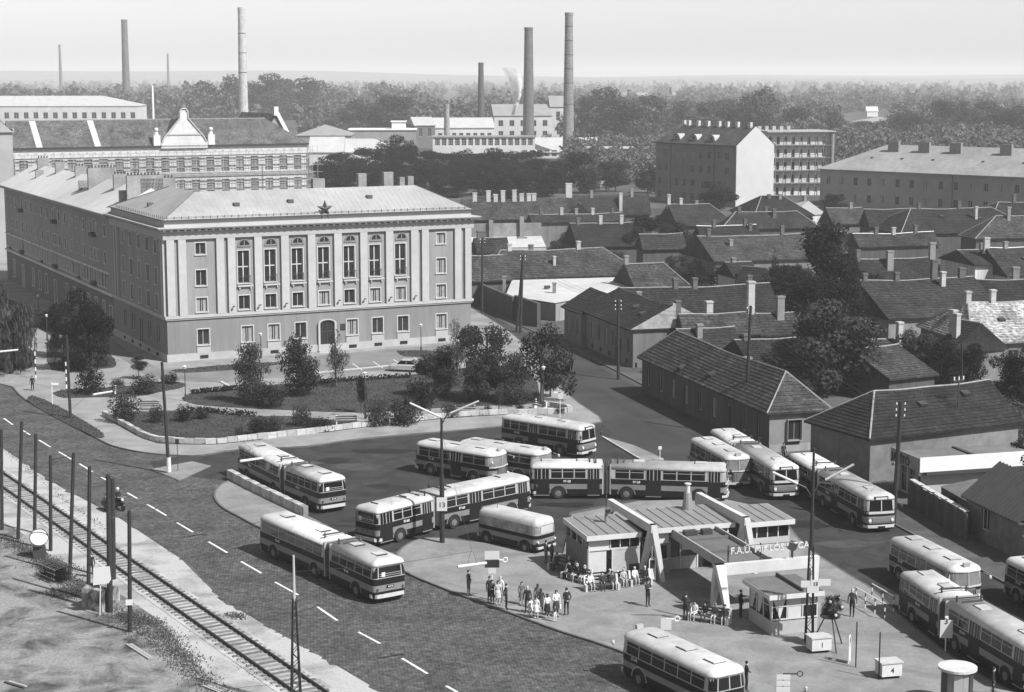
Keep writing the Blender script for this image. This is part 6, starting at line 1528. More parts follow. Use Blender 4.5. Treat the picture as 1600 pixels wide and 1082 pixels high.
        out.append(['number_plate', MB().box(X - .045, X + .02, -.27, .27, 1.05, 1.2).mesh('number_plate', BD), (0, 0, 0), [('plate_marks', MB().box(X - .05, X, -.2 + k * .14, -.12 + k * .14, 1.08, 1.17).mesh('plate_marks', PAPER)) for k in range(3)]])
    # roof furniture
    ztop = zt + .43
    hx = ((-4.9, -2.0) if rear else (2.6, 7.6) if front else (1.4, 3.9, 6.6))
    for x in hx:
        out.append(['roof_hatch', MB().box(x - .45, x + .45, -.36, .36, ztop - .04, ztop + .07).mesh('roof_hatch', BR_), (0, 0, 0), [('hatch_edge', MB().box(x - .5, x + .5, -.41, .41, ztop - .05, ztop + .02).mesh('hatch_edge', DARKM))] if old else [('hatch_edge', MB().box(x - .47, x - .42, -.38, .38, ztop - .04, ztop + .09).mesh('hatch_edge', DARKM))]])
    if front or rear:
        xb = .95 if front else -.95
        b = MB().cyl((xb, -.8, ztop - .1), (xb, -.8, ztop + .32), .07, .05, 6).cyl((xb, .8, ztop - .1), (xb, .8, ztop + .32), .07, .05, 6)
        b.box(xb - .04, xb + .04, -.95, .95, ztop + .12, ztop + .17).box(xb + .45 * (1 if front else -1) - .04, xb + .45 * (1 if front else -1) + .04, -.7, .7, ztop + .02, ztop + .09)
        out.append(['roof_bracket', b.mesh('roof_bracket', DARKM), (0, 0, 0), []])
        s = 1 if front else -1
        out.append(['joint_frame', MB().box(min(.33 * s, .45 * s), max(.33 * s, .45 * s), -1.22, 1.22, .4, ztop - .15).mesh('joint_frame', BF), (0, 0, 0), []])
    _seg[kind] = out; return out
FLEET = mat('fleet lettering', .6, .8, 0)
_plates = {}
def place_seg(root, kind, a=0.0, skip=()):
    for name, me, p, subs in seg_parts(kind):
        if name in skip: continue
        o = inst(name, me, root, Matrix.Rotation(a, 3, 'Z') @ Vector(p), a)
        for sn, sm_ in subs: inst(sn, sm_, o)
def fleet_no(root, a, x, s, txt):
    """painted number on the belt"""
    n = Matrix.Rotation(a, 3, 'Z') @ Vector((x, s * (Wd / 2 + .004), 1.40))
    q = lettering(txt, root, n, (R(90), 0, a + (0 if s < 0 else math.pi)), .26, FLEET, .003, 'fleet_number')
    return q
BUSG = 'buses standing at the bus station'
def artic(label, J, hf, hr, num=None):
    t = thing('articulated_bus', label, 'bus', (J[0], J[1], .012), R(hf), BUSG)
    place_seg(t, 'artic_front', 0); place_seg(t, 'artic_rear', R(hr - hf))
    d = R(hr - hf); b = MB(); RR_ = []
    N = 12
    for k in range(N + 1):
        f = k / N; ang = d * (1 - f); x = -.42 + .84 * f
        ins = .03 if k % 2 else .12
        c = Matrix.Rotation(d * (.5 if 0 < f < 1 else (1 if f == 0 else 0)), 3, 'Z'); m = Matrix.Rotation(d * (1 - f), 3, 'Z')
        px_ = m @ Vector((x, 0, 0))
        RR_.append([px_ + m @ Vector((0, y, z)) for y, z in ((-1.24 + ins, .5), (1.24 - ins, .5), (1.24 - ins, 2.3), (1.05 - ins, 2.78 - ins), (-1.05 + ins, 2.78 - ins), (-1.24 + ins, 2.3))])
    b.rings(RR_, True, True); b.build('bellows', BELLOW, t)
    if num:
        fleet_no(t, 0, 2.2 if True else 0, -1, num); fleet_no(t, R(hr - hf), -3.6, -1, num); fleet_no(t, 0, 7.2, 1, num); fleet_no(t, R(hr - hf), -2.4, 1, num)
    return t
def solo(label, kind, p, h, num=None):
    """p = ground point under the middle of the tail"""
    t = thing('bus', label, 'bus', (p[0], p[1], .012), R(h), BUSG)
    place_seg(t, kind)
    if num: fleet_no(t, 0, 1.7, -1, num); fleet_no(t, 0, 7.4, 1, num)
    return t
artic('articulated bus driving away along the dashed line of the main road', (-11.5, 118.2), 126, 124.5, '97-45')
artic('articulated bus standing beside the rough stone wall', (-17.6, 142.5), 120, 124.7, '97-12')
artic('articulated bus bent in a curve, tail toward the platform pole', (-6.5, 132.1), 42, 48, '97-60')
artic('articulated bus standing broadside behind the station building', (7.75, 143.1), -8, 0, '97-28')
artic('articulated bus in the middle of the three facing the camera by the corner house', (20.1, 151.0), -78, -78, '97-33')
t10 = artic('articulated bus pulling up at the kerb before the repair shop', (25.5, 140.6), -77, -78, '97-51')
artic('articulated bus alongside the railings at the platform right edge', (27.1, 104.7), -75, -78, '97-19')
solo('short rounded bus at the left of the parked pair in the yard', 'old', (-7.75, 152.7), -37.5, '21-40')
solo('short rounded bus half hidden at the right of the parked pair', 'old', (-4.1, 153.0), -35.5, '21-18')
t7 = solo('single bus with open front door below the park corner', 'single', (-.3, 164.2), -40, '55-38')
solo('short bus at the left of the three facing the camera by the corner house', 'old', (16.6, 153.9), -75, '21-77')
solo('rounded bus standing at the far kerb right of the platform railings', 'old', (26.9, 119.9), -74, '21-09')
q = G(1566, 868, 2.8); solo('bus cut by the right margin of the picture', 'old', (q.x + 1.2, q.y + .3), -74, '21-22')
solo('rounded bus with three roof hatches leaving at the bottom edge', 'old', (11.6, 91.6), 121, '21-63')
# roof signs on two of the fronts
for tt, x in ((t10, 8.6),):
    MB().poly([(x, -.3, 2.95), (x, .3, 2.95), (x, 0, 3.4)]).poly([(x - .03, .3, 2.95), (x - .03, -.3, 2.95), (x - .03, 0, 3.4)]).rings([[(x, -.3, 2.95), (x, .3, 2.95), (x, 0, 3.4)], [(x - .03, -.3, 2.95), (x - .03, .3, 2.95), (x - .03, 0, 3.4)]]).build('trailer_sign', mat('sign yellow grey', .3, .7, 0), tt)
# ---- windowless service van
t = thing('service_van', 'rounded windowless service van with mottled pale sides and dark stripe', 'van', (-1.0 + .75 + .55, 126.4 + .9, .012), R(137))
x0, x1, W2 = -3.0, 3.0, 2.25
def vband(n_, z0, z1, m, i0=0, i1=0, cap=False, sm_=False): MB().rings([ringz(plan(x0, x1, W2, .5, .45, 5, i0), z0), ringz(plan(x0, x1, W2, .5, .45, 5, i1), z1)], cap).build(n_, m, t, smooth=sm_)
vband('skirt', .3, .78, BD, .04, 0, True); vband('stripe', .78, 1.14, BS); vband('belt', 1.14, 1.42, BD); vband('side_panel', 1.42, 2.1, patch_mat('mottled van side', .16, .30, 1.6, .4, .62, .1, .5), 0, .05)
MB().rings([ringz(plan(x0, x1, W2, .5, .45, 5, i), z) for i, z in ((.05, 2.1), (.08, 2.3), (.18, 2.45), (.4, 2.56), (.75, 2.61))], False, True).build('roof', BR_, t, smooth=True)
for x in (-1.9, 1.9):
    for s in (-1, 1):
        o = inst('wheel', bpy.data.meshes['wheel'], t, (x, s * (W2 / 2 - .1), .45)); o.scale = (.9, 1, .9); inst('hub', bpy.data.meshes['hub'], o)
        a_ = inst('wheel_arch', bpy.data.meshes['wheel_arch'], t, (x, s * (W2 / 2 + .003), .46)); a_.scale = (.9, 1, .9); inst('arch_trim', bpy.data.meshes['arch_trim'], a_)
MB().box(x0 - .06, x0 + .3, -.95, .95, .42, .58).build('bumper', BW, t); MB().box(x1 - .3, x1 + .06, -.95, .95, .42, .58).build('bumper', BW, t)
for s in (-1, 1): MB().cyl((x0 + .1, s * .9, .95), (x0 - .03, s * .9, .95), .08, .08, 8).build('tail_light', LAMPG, t)
MB().box(x0 - .02, x0 + .1, -.62, .62, 1.5, 2.02).build('rear_panel', mat('pale blanked rear window', .40, .5, .1), t)
MB().cyl((1.6, .3, 2.5), (1.6, .3, 3.6), .02, .012, 4).build('aerial', DARKM, t)
MB().poly([(x1 + .006, -.7, 1.5), (x1 + .006, .7, 1.5), (x1 - .04, .7, 2.05), (x1 - .04, -.7, 2.05)]).build('windscreen', BG, t)

# ---- parked car
p = G(634, 580, .13); t = thing('parked_car', 'small pale grey saloon car parked before the headquarters', 'car', (p.x, p.y, .13), R(168))
cs = mat('car grey paint', .30, .35, .05, 3, spec=.5)
def csec(x, w, z0, z1): return [(x, -w, z0), (x, w, z0), (x, w, z1 - .12), (x, w * .86, z1), (x, -w * .86, z1), (x, -w, z1 - .12)]
MB().rings([csec(-1.95, .62, .42, .72), csec(-1.85, .72, .3, .80), csec(-1.0, .76, .26, .86), csec(.6, .76, .26, .86), csec(1.6, .72, .28, .78), csec(1.92, .62, .4, .70)], True, True).build('body', cs, t)
cab = [csec(-1.15, .66, .84, .97), csec(-.75, .60, .84, 1.36), csec(.3, .60, .84, 1.38), csec(.85, .66, .84, .97)]
MB().rings(cab, True, True).build('cabin', BG, t)
MB().rings([csec(-.8, .60, 1.33, 1.40), csec(.33, .60, 1.33, 1.42)], True, True).build('roof', cs, t)
for x in (-1.15, 1.15):
    for s in (-1, 1):
        o = inst('wheel', bpy.data.meshes['wheel'], t, (x, s * .64, .29)); o.scale = (.58, .6, .58); inst('hub', bpy.data.meshes['hub'], o)
for s in (-1, 1):
    MB().cyl((1.85, s * .5, .6), (1.96, s * .5, .6), .09, .09, 8).build('headlight', LAMPG, t)
    MB().box(-.25, -.2, s * .665 - .02, s * .665 + .02, .86, 1.34).build('door_pillar', cs, t)
MB().box(1.9, 2.0, -.6, .6, .36, .46).build('bumper', CHROME, t); MB().box(-2.02, -1.92, -.6, .6, .36, .46).build('bumper', CHROME, t)
# ================================================================== STATION BUILDING
TA = R(17.5); T0 = Vector((5.04, 117.26, 0))
CONC = mat('white painted concrete', .42, .85, .10, .9, big=.08); TROOF = mat('grey sheet roof', .165, .7, .12, .8, big=.12); PANEL = mat('pale wall panel', .32, .85, .14, .9, big=.12)
CLOTH = mat('drawn white blind', .42, .9, .08, 2); ROUGH = mat('grey roughcast', .13, .95, .2, 3); TAR = mat('tar paper roof', .105, .95, .2, 1.2, big=.15); SLATG = mat('dark slats', .05, .8, .1)
st_ = thing('station_building', 'white bus station pavilion with A-shaped concrete frames and flat seamed roofs', 'building', (T0.x, T0.y, .12), TA)
# local: x along the front, y inwards (away from the platform), front wall at y=.35
TL_, TD_ = 15.4, 4.9; FH = 3.2
def rf_z(x, y): return FH - .0 + .12 * (y / TD_) + (.10 if 4.6 < x < 11.6 else 0)
def roof_slab(x0, x1, y0, y1, z):
    m = MB().rings([[(x0, y0, z - .34), (x1, y0, z - .34), (x1, y1, z - .22), (x0, y1, z - .22)], [(x0, y0, z), (x1, y0, z), (x1, y1, z + .12), (x0, y1, z + .12)]], True, True)
    o = m.build('roof', CONC, st_)
    MB().poly([(x0 + .05, y0 + .05, z + .006), (x1 - .05, y0 + .05, z + .006), (x1 - .05, y1 - .05, z + .126), (x0 + .05, y1 - .05, z + .126)]).build('roof_sheet', TROOF, o)
    n = int((x1 - x0) / .75)
    for i in range(1, n): x = x0 + (x1 - x0) * i / n; MB().cyl((x, y0 + .05, z + .02), (x, y1 - .05, z + .14), .035, .035, 4).build('seam', mat('roof seam', .10, .7, .1), o)
    return o
roof_slab(0, 3.95, 0, TD_, FH); roof_slab(4.75, 10.9, 0, TD_ + .2, FH + .15); roof_slab(11.7, 15.5, .1, TD_ - .3, FH)
# left pavilion walls
wl_ = MB(); wl_.box(.15, .3, .35, TD_ - .2, 0, 2.25); wl_.build('side_wall', ROUGH, st_)
MB().poly([(.14, TD_ - .2, 2.25), (.14, .35, 1.75), (.14, .35, 1.3), (.14, .36, 1.3)]) 
cw = MB().box(.17, .28, .35, TD_ - .2, 2.25, 2.85); cw.build('side_clerestory', BG, st_)
for y in (1.2, 2.4, 3.6): MB().box(.13, .32, y, y + .08, 2.25, 2.85).build('mullion', CONC, st_)
fw = MB(); fw.box(2.0, 3.98, .36, .5, 0, 2.05); fw.build('front_panel', PANEL, st_)
MB().box(.3, 1.55, .40, .5, .55, 2.0).build('blind', CLOTH, st_); MB().box(1.58, 1.95, .42, .5, .4, 2.0).build('shop_window', BG, st_)
MB().box(.3, 2.0, .36, .5, 0, .42).build('sill_panel', PANEL, st_); MB().box(.3, 1.75, .40, .5, 2.15, 2.85).build('upper_blind', CLOTH, st_)
for x in (1.85, 2.55, 3.25): MB().box(x, x + .65, .42, .5, 2.15, 2.85).build('clerestory', BG, st_)
for x in (.24, 1.8, 2.5, 3.2, 3.92): MB().box(x, x + .06, .33, .5, 0 if x < 1 else 2.05, 2.86).build('mullion', CONC, st_)
MB().box(1.93, 2.0, .34, .5, 0, 2.1).build('mullion', CONC, st_); MB().box(.3, 3.98, .33, .5, 2.05, 2.15).build('transom', CONC, st_)
MB().box(3.2, 4.0, .34, .359, .35, .95).build('wall_grille', SLATG, st_)
# middle hall: booking windows and doors deep in the shade of the canopy
MB().box(4.6, 11.0, 1.3, 1.45, 0, .9).build('hall_dado', PANEL, st_); MB().box(4.6, 11.0, 1.35, 1.45, .9, 2.95).build('hall_glass', BG, st_)
MB().box(4.75, 6.1, .36, .5, 2.2, 2.95).build('hall_blind', CLOTH, st_); MB().box(4.9, 6.3, .5, 1.29, 0, 2.19).build('booth', DULL, st_)
MB().box(5.0, 6.0, .46, .499, 1.1, 2.0).build('booth_window', BG, st_); MB().box(4.8, 6.1, .40, .499, 1.0, 1.08).build('counter', CONC, st_)
for x in (6.35, 7.3, 8.6, 9.8, 10.85): MB().box(x, x + .09, 1.25, 1.5, 0, 2.95).build('mullion', CONC, st_)
MB().box(7.45, 8.05, 1.27, 1.32, 1.35, 2.2).build('timetable', PAPER, st_); MB().box(8.7, 9.75, 1.28, 1.34, .02, 2.3).build('doorway', DARKGAP, st_); MB().box(4.6, 11, 1.27, 1.34, 2.35, 2.43).build('transom', CONC, st_)
# right pavilion
MB().box(11.9, 15.3, .5, .64, 0, 1.95).build('front_panel', PANEL, st_); MB().box(15.2, 15.34, .64, TD_ - .5, 0, 1.95).build('side_wall', PANEL, st_)
for i in range(4): MB().box(12.0 + i * .82, 12.72 + i * .82, .54, .62, 1.98, 2.84).build('clerestory', BG, st_)
for i in range(5): MB().box(11.92 + i * .82, 11.99 + i * .82, .5, .66, 1.95, 2.86).build('mullion', CONC, st_)
MB().box(15.22, 15.3, .7, TD_ - .6, 1.98, 2.84).build('side_clerestory', BG, st_)
MB().box(.3, 15.2, TD_ - .35, TD_ - .25, 0, 2.9).build('back_wall', PANEL, st_)
# the A-frames: a level beam lying over the roof and ending in splayed legs
def frame(x):
    w = .40
    prof = [(-1.35, 3.45), (-1.35, 4.0), (7.0, 3.9), (7.3, 3.2), (6.6, 3.05), (5.2, 3.42), (.6, 3.36)]
    o = MB().rings([[(x, y, z) for y, z in prof], [(x + w, y, z) for y, z in prof]], True, True).build('frame', CONC, st_)
    xm = x + w / 2
    def leg(fx, fy, tw):
        bot = [(fx - .13, fy - .15, 0), (fx + .13, fy - .15, 0), (fx + .13, fy + .15, 0), (fx - .13, fy + .15, 0)]
        mx, my = xm + (fx - xm) * .36, -1.15 + (fy + 1.15) * .36
        mid = [(mx - .19, my - .24, 2.5), (mx + .19, my - .24, 2.5), (mx + .19, my + .26, 2.5), (mx - .19, my + .26, 2.5)]
        top = [(x - .004, -1.354, 4.004), (x + w + .004, -1.354, 4.004), (x + w + .004, -.95, 4.004), (x - .004, -.95, 4.004)]
        MB().rings([bot, mid, top], True, True).build('leg', CONC, o)
    leg(xm + .72, -1.25, 0); leg(xm - .35, .15, 0)
    MB().rings([[(xm - .15, 6.7, 0), (xm + .15, 6.7, 0), (xm + .15, 7.1, 0), (xm - .15, 7.1, 0)], [(x + .01, 6.6, 3.1), (x + w - .01, 6.6, 3.1), (x + w - .01, 7.2, 3.3), (x + .01, 7.2, 3.3)]], True, True).build('leg', CONC, o)
frame(4.1); frame(10.95)
# canopy with its portal and sign, running towards the platform
CX0, CX1, CYF = 6.2, 9.5, -9.3
MB().box(CX0 + .12, CX1 - .12, CYF + .3, .0, 2.72, 2.95).build('canopy', TAR, st_)
for x in (CX0, CX1 - .12): MB().box(x, x + .12, CYF + .3, .3, 2.6, 3.22).build('canopy_edge', mat('grey concrete edge', .26, .9, .15, 1.5), st_)
for y in (-5.6, -2.4): MB().box(CX0 + .12, CX1 - .12, y, y + .22, 2.952, 3.12).build('canopy_rib', TAR, st_)
for x, w_ in ((6.7, .9), (8.0, .7)): MB().box(x, x + w_, -1.1, -.6, 2.96, 3.3).build('roof_box', DARKM, st_)
PX0, PX1 = 5.55, 12.1
MB().box(PX0 + .3, PX1, CYF - .1, CYF + .29, 2.55, 3.25).build('portal_beam', CONC, st_)
xm = PX0 + .02
for dy, fx in ((-2.0, -.15), (1.9, .45)):
    MB().rings([[(xm + fx - .12, CYF + .1 + dy - .15, 0), (xm + fx + .12, CYF + .1 + dy - .15, 0), (xm + fx + .12, CYF + .1 + dy + .15, 0), (xm + fx - .12, CYF + .1 + dy + .15, 0)],
                [(xm + fx * .4 - .22, CYF + .1 + dy * .42 - .26, 1.9), (xm + fx * .4 + .22, CYF + .1 + dy * .42 - .26, 1.9), (xm + fx * .4 + .22, CYF + .1 + dy * .42 + .26, 1.9), (xm + fx * .4 - .22, CYF + .1 + dy * .42 + .26, 1.9)],
                [(xm - .3, CYF - .11, 3.27), (xm + .35, CYF - .11, 3.27), (xm + .35, CYF + .30, 3.27), (xm - .3, CYF + .30, 3.27)]], True, True).build('portal_leg', CONC, st_)
MB().rings([[(PX1 - .10, CYF - .1, 0), (PX1 + .3, CYF - .1, 0), (PX1 + .3, CYF + .25, 0), (PX1 - .10, CYF + .25, 0)], [(PX1 - .2, CYF - .11, 3.26), (PX1 + .42, CYF - .11, 3.26), (PX1 + .42, CYF + .3, 3.26), (PX1 - .2, CYF + .3, 3.26)]], True, True).build('portal_leg', CONC, st_)
sg_ = thing('station_sign', 'row of free-standing white letters on posts above the station portal', 'sign', tuple(st_.matrix_basis @ Vector((6.25, CYF + .05, 3.25))), TA)
lettering('F.A.Ü. MIKLÓS UTCA', sg_, (.05, 0, .62), (R(90), 0, 0), .60, CONC, .05)
for x in (.05, 2.3, 4.5): MB().cyl((x, .30, -.6), (x, .30, 1.1), .05, .05, 6).build('post', DARKM, sg_)
MB().box(0, 4.8, .24, .28, .70, .73).box(0, 4.8, .24, .28, 1.0, 1.03).build('rail', DARKM, sg_)
def loudspeaker(label, p, h, rz, r=.28, n=2):
    t = thing('loudspeaker', label, 'loudspeaker', p, rz)
    MB().cyl((0, 0, 0), (0, 0, h), .04, .04, 6).build('post', DARKM, t)
    for k in range(n):
        s = (-1) ** k
        MB().cyl((0, -.05 * s, h - .1 - k * .1), (.0, -.45 * s, h - .05 - k * .1), .07, r, 12).build('horn', DARKM, t)
    return t
loudspeaker('pair of dark horn loudspeakers at the right end of the portal', tuple(st_.matrix_basis @ Vector((10.7, CYF + .1, 3.25))), .9, TA - .5)
ls = thing('loudspeaker', 'grey horn loudspeaker on a post above the left pavilion roof', 'loudspeaker', tuple(st_.matrix_basis @ Vector((2.5, 3.0, 3.2))), TA)
MB().cyl((0, 0, 0), (0, 0, .75), .13, .12, 8).build('base', TROOF, ls); MB().cyl((0, 0, .7), (0, 0, 3.6), .05, .035, 6).build('post', DARKM, ls)
MB().cyl((0, .05, 1.05), (0, -.35, 1.0), .10, .27, 12).build('horn', mat('horn grey', .14, .5, .1), ls); MB().cyl((0, -.352, 1.0), (0, -.36, 1.0), .2, .2, 12).build('horn_mouth', DARKGAP, ls)
vc = thing('vent_cowl', 'conical metal ventilator on the middle station roof', 'ventilator', tuple(st_.matrix_basis @ Vector((9.1, 4.2, 3.4))), TA)
MB().cyl((0, 0, 0), (0, 0, 1.25), .42, .26, 12).build('cone', mat('vent metal', .22, .5, .15, metal=.3), vc); MB().cyl((0, 0, 1.2), (0, 0, 1.9), .17, .15, 10).cyl((0, 0, 1.85), (0, 0, 1.92), .24, .24, 10).build('pipe', CONC, vc)
# ---- round-cornered small kiosk with curtains
KA = R(17); p = st_.matrix_basis @ Vector((0, 0, 0)); K0 = G(1205, 993, .12)
ks = thing('kiosk', 'small flat roofed glazed kiosk with drawn white curtains', 'kiosk', (K0.x, K0.y, .12), KA)
KW, KD = 3.1, 3.3
MB().box(0, KW, 0, KD, 0, .85).build('wall', PANEL, ks); MB().box(.06, KW - .06, .06, KD - .06, .85, 2.3).build('glazing', BG, ks)
for x in (0, 1.0, 2.05, KW - .07): MB().box(x, x + .07, 0, .07, .85, 2.3).build('mullion', CONC, ks)
for y in (.07, 1.2, 2.2, KD - .07): MB().box(0, .07, y, y + .07, .85, 2.3).build('mullion', CONC, ks)
MB().box(.07, KW - .07, .01, .06, 1.72, 1.78).box(.01, .06, .14, KD - .07, 1.72, 1.78).build('transom', CONC, ks)
c = MB().poly([(.1, .045, 2.25), (.95, .045, 2.25), (.58, .045, .95)]); c.build('curtain', CLOTH, ks); MB().box(1.12, 2.0, .04, .055, .9, 2.25).build('curtain', CLOTH, ks); MB().box(2.2, 3.0, .04, .055, 1.8, 2.25).build('curtain', CLOTH, ks)
for y0, y1, yb in ((.15, .6, .3), (1.3, 2.15, 2.1), (2.3, 3.2, 3.2)): MB().poly([(.045, y1, 2.25), (.045, y0, 2.25), (.045, yb - .3, .95), (.045, yb, .95)]).build('curtain', CLOTH, ks)
kr = MB().box(-.35, KW + .25, -.4, KD + .3, 2.33, 2.62).build('roof', CONC, ks); MB().box(-.3, KW + .2, -.35, KD + .25, 2.621, 2.65).build('roof_felt', TAR, kr); MB().box(1.9, 2.02, -.2, KD + .25, 2.65, 2.85).build('roof_rib', DARKM, kr)
MB().box(.07, KW, -.06, -.003, .92, 1.0).build('counter', CONC, ks)
# small round booth at the bottom edge
q = G(1494, 1100, .12); rb = thing('round_booth', 'small round booth with flat pale roof at the bottom edge', 'kiosk', (q.x, q.y, .12), R(20))
MB().cyl((0, 0, 2.0), (0, 0, 2.14), 1.05, 1.05, 24).build('roof', mat('booth roof', .42, .8, .15, 1.5, big=.15), rb); MB().cyl((0, 0, 0), (0, 0, 2.0), .82, .82, 20).build('wall', mat('booth wall', .20, .7, .2, 1.5), rb)
for k in range(6): MB().obox((.825 * math.cos(k * 1.05), .825 * math.sin(k * 1.05), 1.2), (.03, .45, 1.3), k * 1.05).build('panel', DARKM if k % 2 else PANEL, rb)
# ================================================================== POLES, LAMPS, SIGNS
WOOD = mat('tarred pole wood', .022, .9, .3, 3); WOOD_G = mat('grey pole wood', .05, .9, .3, 3); TUBE = mat('lamp tube white', .42, .5, .05, 2)
def pole(label, ub, vb, ut, vt, r0=.15, r1=.11, m=None, group='wooden poles', name='wooden_pole', insul=0, z=0.0, arms=False):
    p = G(ub, vb, z); q = at_depth(ut, vt, p.y)
    t = thing(name, label, 'pole', p, 0, group)
    d = q - p
    MB().cyl((0, 0, -.1), d, r0, r1, 8).build('shaft', m or WOOD, t)
    for k in range(insul):
        z_ = d.z - .25 - .45 * (k // 2); f = z_ / d.z; s = -1 if k % 2 else 1
        MB().cyl((d.x * f, d.y * f, z_), (d.x * f + s * .32, d.y * f, z_ + .02), .02, .02, 5).build('pin', DARKM, t)
        MB().cyl((d.x * f + s * .32, d.y * f, z_ - .02), (d.x * f + s * .32, d.y * f, z_ + .14), .055, .04, 7).build('insulator', WHITE, t)
    return t, d
LG = 'bare wooden poles between the track and the waste lot'
for ub, vb, ut, vt, lb in ((3, 828, 2, 671, 'bare pole cut by the left margin'), (28, 843, 34, 659, 'tall bare pole leaning right, second from the left margin'), (54, 833, 56, 678, 'bare pole behind the round disc'), (79, 861, 79, 712, 'short bare pole right of the round disc'), (109, 898, 115, 708, 'tall bare pole right of the wire cart'), (138, 938, 140, 729, 'bare pole before the man by the track'), (172, 957, 169, 742, 'thick bare pole behind the white notice board'), (177, 905, 176, 748, 'thin post close behind the thick bare pole'), (203, 988, 202, 798, 'bare pole with white notice, last of the row')):
    pole(lb, ub, vb, ut, vt, .14 if 'thick' not in lb else .19, .12 if 'thick' not in lb else .15, group=LG)
p = G(203, 988); MB().obox((0, 0, 0), (.42, .03, .36), .2).build('notice', PAPER, None, (p.x + .05, p.y - .18, 1.95)); tag(bpy.data.objects['notice'], 'small white notice nailed to the last bare pole', 'notice', None, 'thing')
UG = 'utility poles along the streets'
pole('dark leaning utility pole at the front lawn corner with pale foot', 264, 738, 253, 566, .16, .12, group=UG, z=.12)
pole('dark pole on the grass strip beside the road', 110, 653, 104, 524, .16, .12, group=UG, z=.15)
pole('tall utility pole with insulators before the repair shop', 1396, 818, 1408, 627, .19, .14, group=UG, insul=6, z=.12)
pole('very tall dark utility pole before the corner house', 1164, 680, 1173, 478, .19, .13, group=UG, insul=2, z=.12)
pole('utility pole with insulators before the long street house', 966, 592, 966, 468, .18, .13, group=UG, insul=6, z=.12)
pole('utility pole by the dark yard wall nearest the headquarters', 753, 489, 754, 372, .18, .13, group=UG, insul=4, z=.12)
pole('right one of the two crossed leaning poles', 813, 519, 817, 398, .2, .14, group=UG, insul=4, z=.12)
pole('left one of the two crossed leaning poles', 807, 517, 817, 402, .18, .13, group=UG, z=.12)
pole('thin pole rising from the conifer clump', 1503, 640, 1503, 538, .1, .08, group=UG); pole('slim pole before the cottage', 947, 300, 947, 262, .13, .1, group=UG)
UP = [(1396, 818, 9.3), (1164, 680, 12.3), (966, 592, 9.0), (813, 519, 10.4), (753, 489, 11.0)]
for (a, b), lb in zip(zip(UP, UP[1:]), ('from the repair shop pole to the corner house pole', 'from the corner house pole to the street house pole', 'from the street house pole to the crossed poles', 'from the crossed poles to the yard wall pole')):
    A, B = G(a[0], a[1]), G(b[0], b[1]); t = thing('overhead_wires', 'thin sagging wires ' + lb, 'wires', (A.x, A.y, 0), 0, 'overhead wires along the side street')
    for k in range(4):
        P_ = []
        for j in range(9):
            f = j / 8; q = A.lerp(B, f) - A; P_.append((q.x + (-.32 if k % 2 else .32), q.y, (a[2] + (b[2] - a[2]) * f) - .3 - .45 * (k // 2) - 2.4 * f * (1 - f)))
        MB().tube(P_, .011, 4).build('wire', mat('steel cable', .03, .5, 0), t)
p = G(263, 738, .12); MB().cyl((0, 0, 0), (0, 0, 1.3), .2, .19, 8).build('pole_foot', mat('limewash', .5, .9, .1), bpy.data.objects['wooden_pole.009'])
def tube_lamp(mb, a, b, r=.085):
    mb.cyl(a, b, r, r * .85, 8); return mb
def twin_lamp(label, ub, vb, vt, arms, lattice=False, z=.12, top=None):
    p = G(ub, vb, z); H = top_z(p.x, p.y, vt) - z
    t = thing('street_lamp', label, 'street lamp', p, 0, 'twin tube street lamps')
    if lattice:
        for sx in (-1, 1):
            for sy in (-1, 1): MB().cyl((sx * .22, sy * .22, 0), (sx * .12, sy * .12, H * .5), .05, .04, 5).build('lattice_leg', WOOD, t)
        for k in range(12):
            z0, z1 = H * .5 * k / 12, H * .5 * (k + 1) / 12; s = 1 if k % 2 else -1; w0, w1 = .22 - .1 * k / 12, .22 - .1 * (k + 1) / 12
            b = MB()
            for f in (-1, 1): b.cyl((s * w0, f * w0, z0), (-s * w1, f * w1, z1), .022, .022, 4).cyl((f * w0, s * w0, z0), (f * w1, -s * w1, z1), .022, .022, 4)
            b.build('lattice_brace', WOOD, t)
        MB().cyl((0, 0, H * .48), (0, 0, H), .13, .07, 8).build('pole', WOOD, t)
    else: MB().cyl((0, 0, -.05), (0, 0, H * .55), .19, .17, 8).cyl((0, 0, H * .55), (0, 0, H), .12, .09, 8).build('pole', WOOD, t)
    for (u0, v0), (u1, v1) in arms:                       # tube from inner to outer end, carried on a bent arm
        a = at_depth(u0, v0, p.y) - p; b = at_depth(u1, v1, p.y - .3) - p
        MB().tube([(0, 0, min(H - .1, a.z - .9)), (a.x * .45, a.y, a.z - .25), tuple(a)], .045, 6).build('arm', DARKM, t)
        tube_lamp(MB(), a, b).build('lamp', TUBE, t)
    return t, H
twin_lamp('twin tube street lamp on dark pole at the platform tip with number board', 691, 848, 655, (((688, 652), (640, 630)), ((704, 646), (748, 627))))
p = G(691, 848, .12); t = thing('number_board', 'white board with black number on the platform lamp pole', 'sign', (p.x, p.y - .22, 2.55))
MB().box(-.38, .38, -.03, .03, 0, 1.0).build('board', PAPER, t); lettering('13', t, (-.26, -.036, .28), (R(90), 0, 0), .52, BLACK, .003)
twin_lamp('twin tube street lamp on a tall lattice pole beside the kiosk', 1264, 1004, 700, (((1246, 756), (1207, 738)), ((1290, 750), (1334, 726))), True)
p = G(1264, 1004, .12); t = thing('direction_board', 'cluster of small white route boards on the lattice pole', 'sign', (p.x, p.y - .32, 3.3))
for x, z_, w_ in ((-.35, .35, .55), (.25, .4, .6), (.1, 0, .7), (.8, .45, .7)): MB().box(x - w_ / 2, x + w_ / 2, -.03 + x * .01, .02 + x * .01, z_, z_ + .4).build('board', PAPER, t)
lettering('13', t, (.1, -.05, .47), (R(90), 0, 0), .3, BLACK, .003)
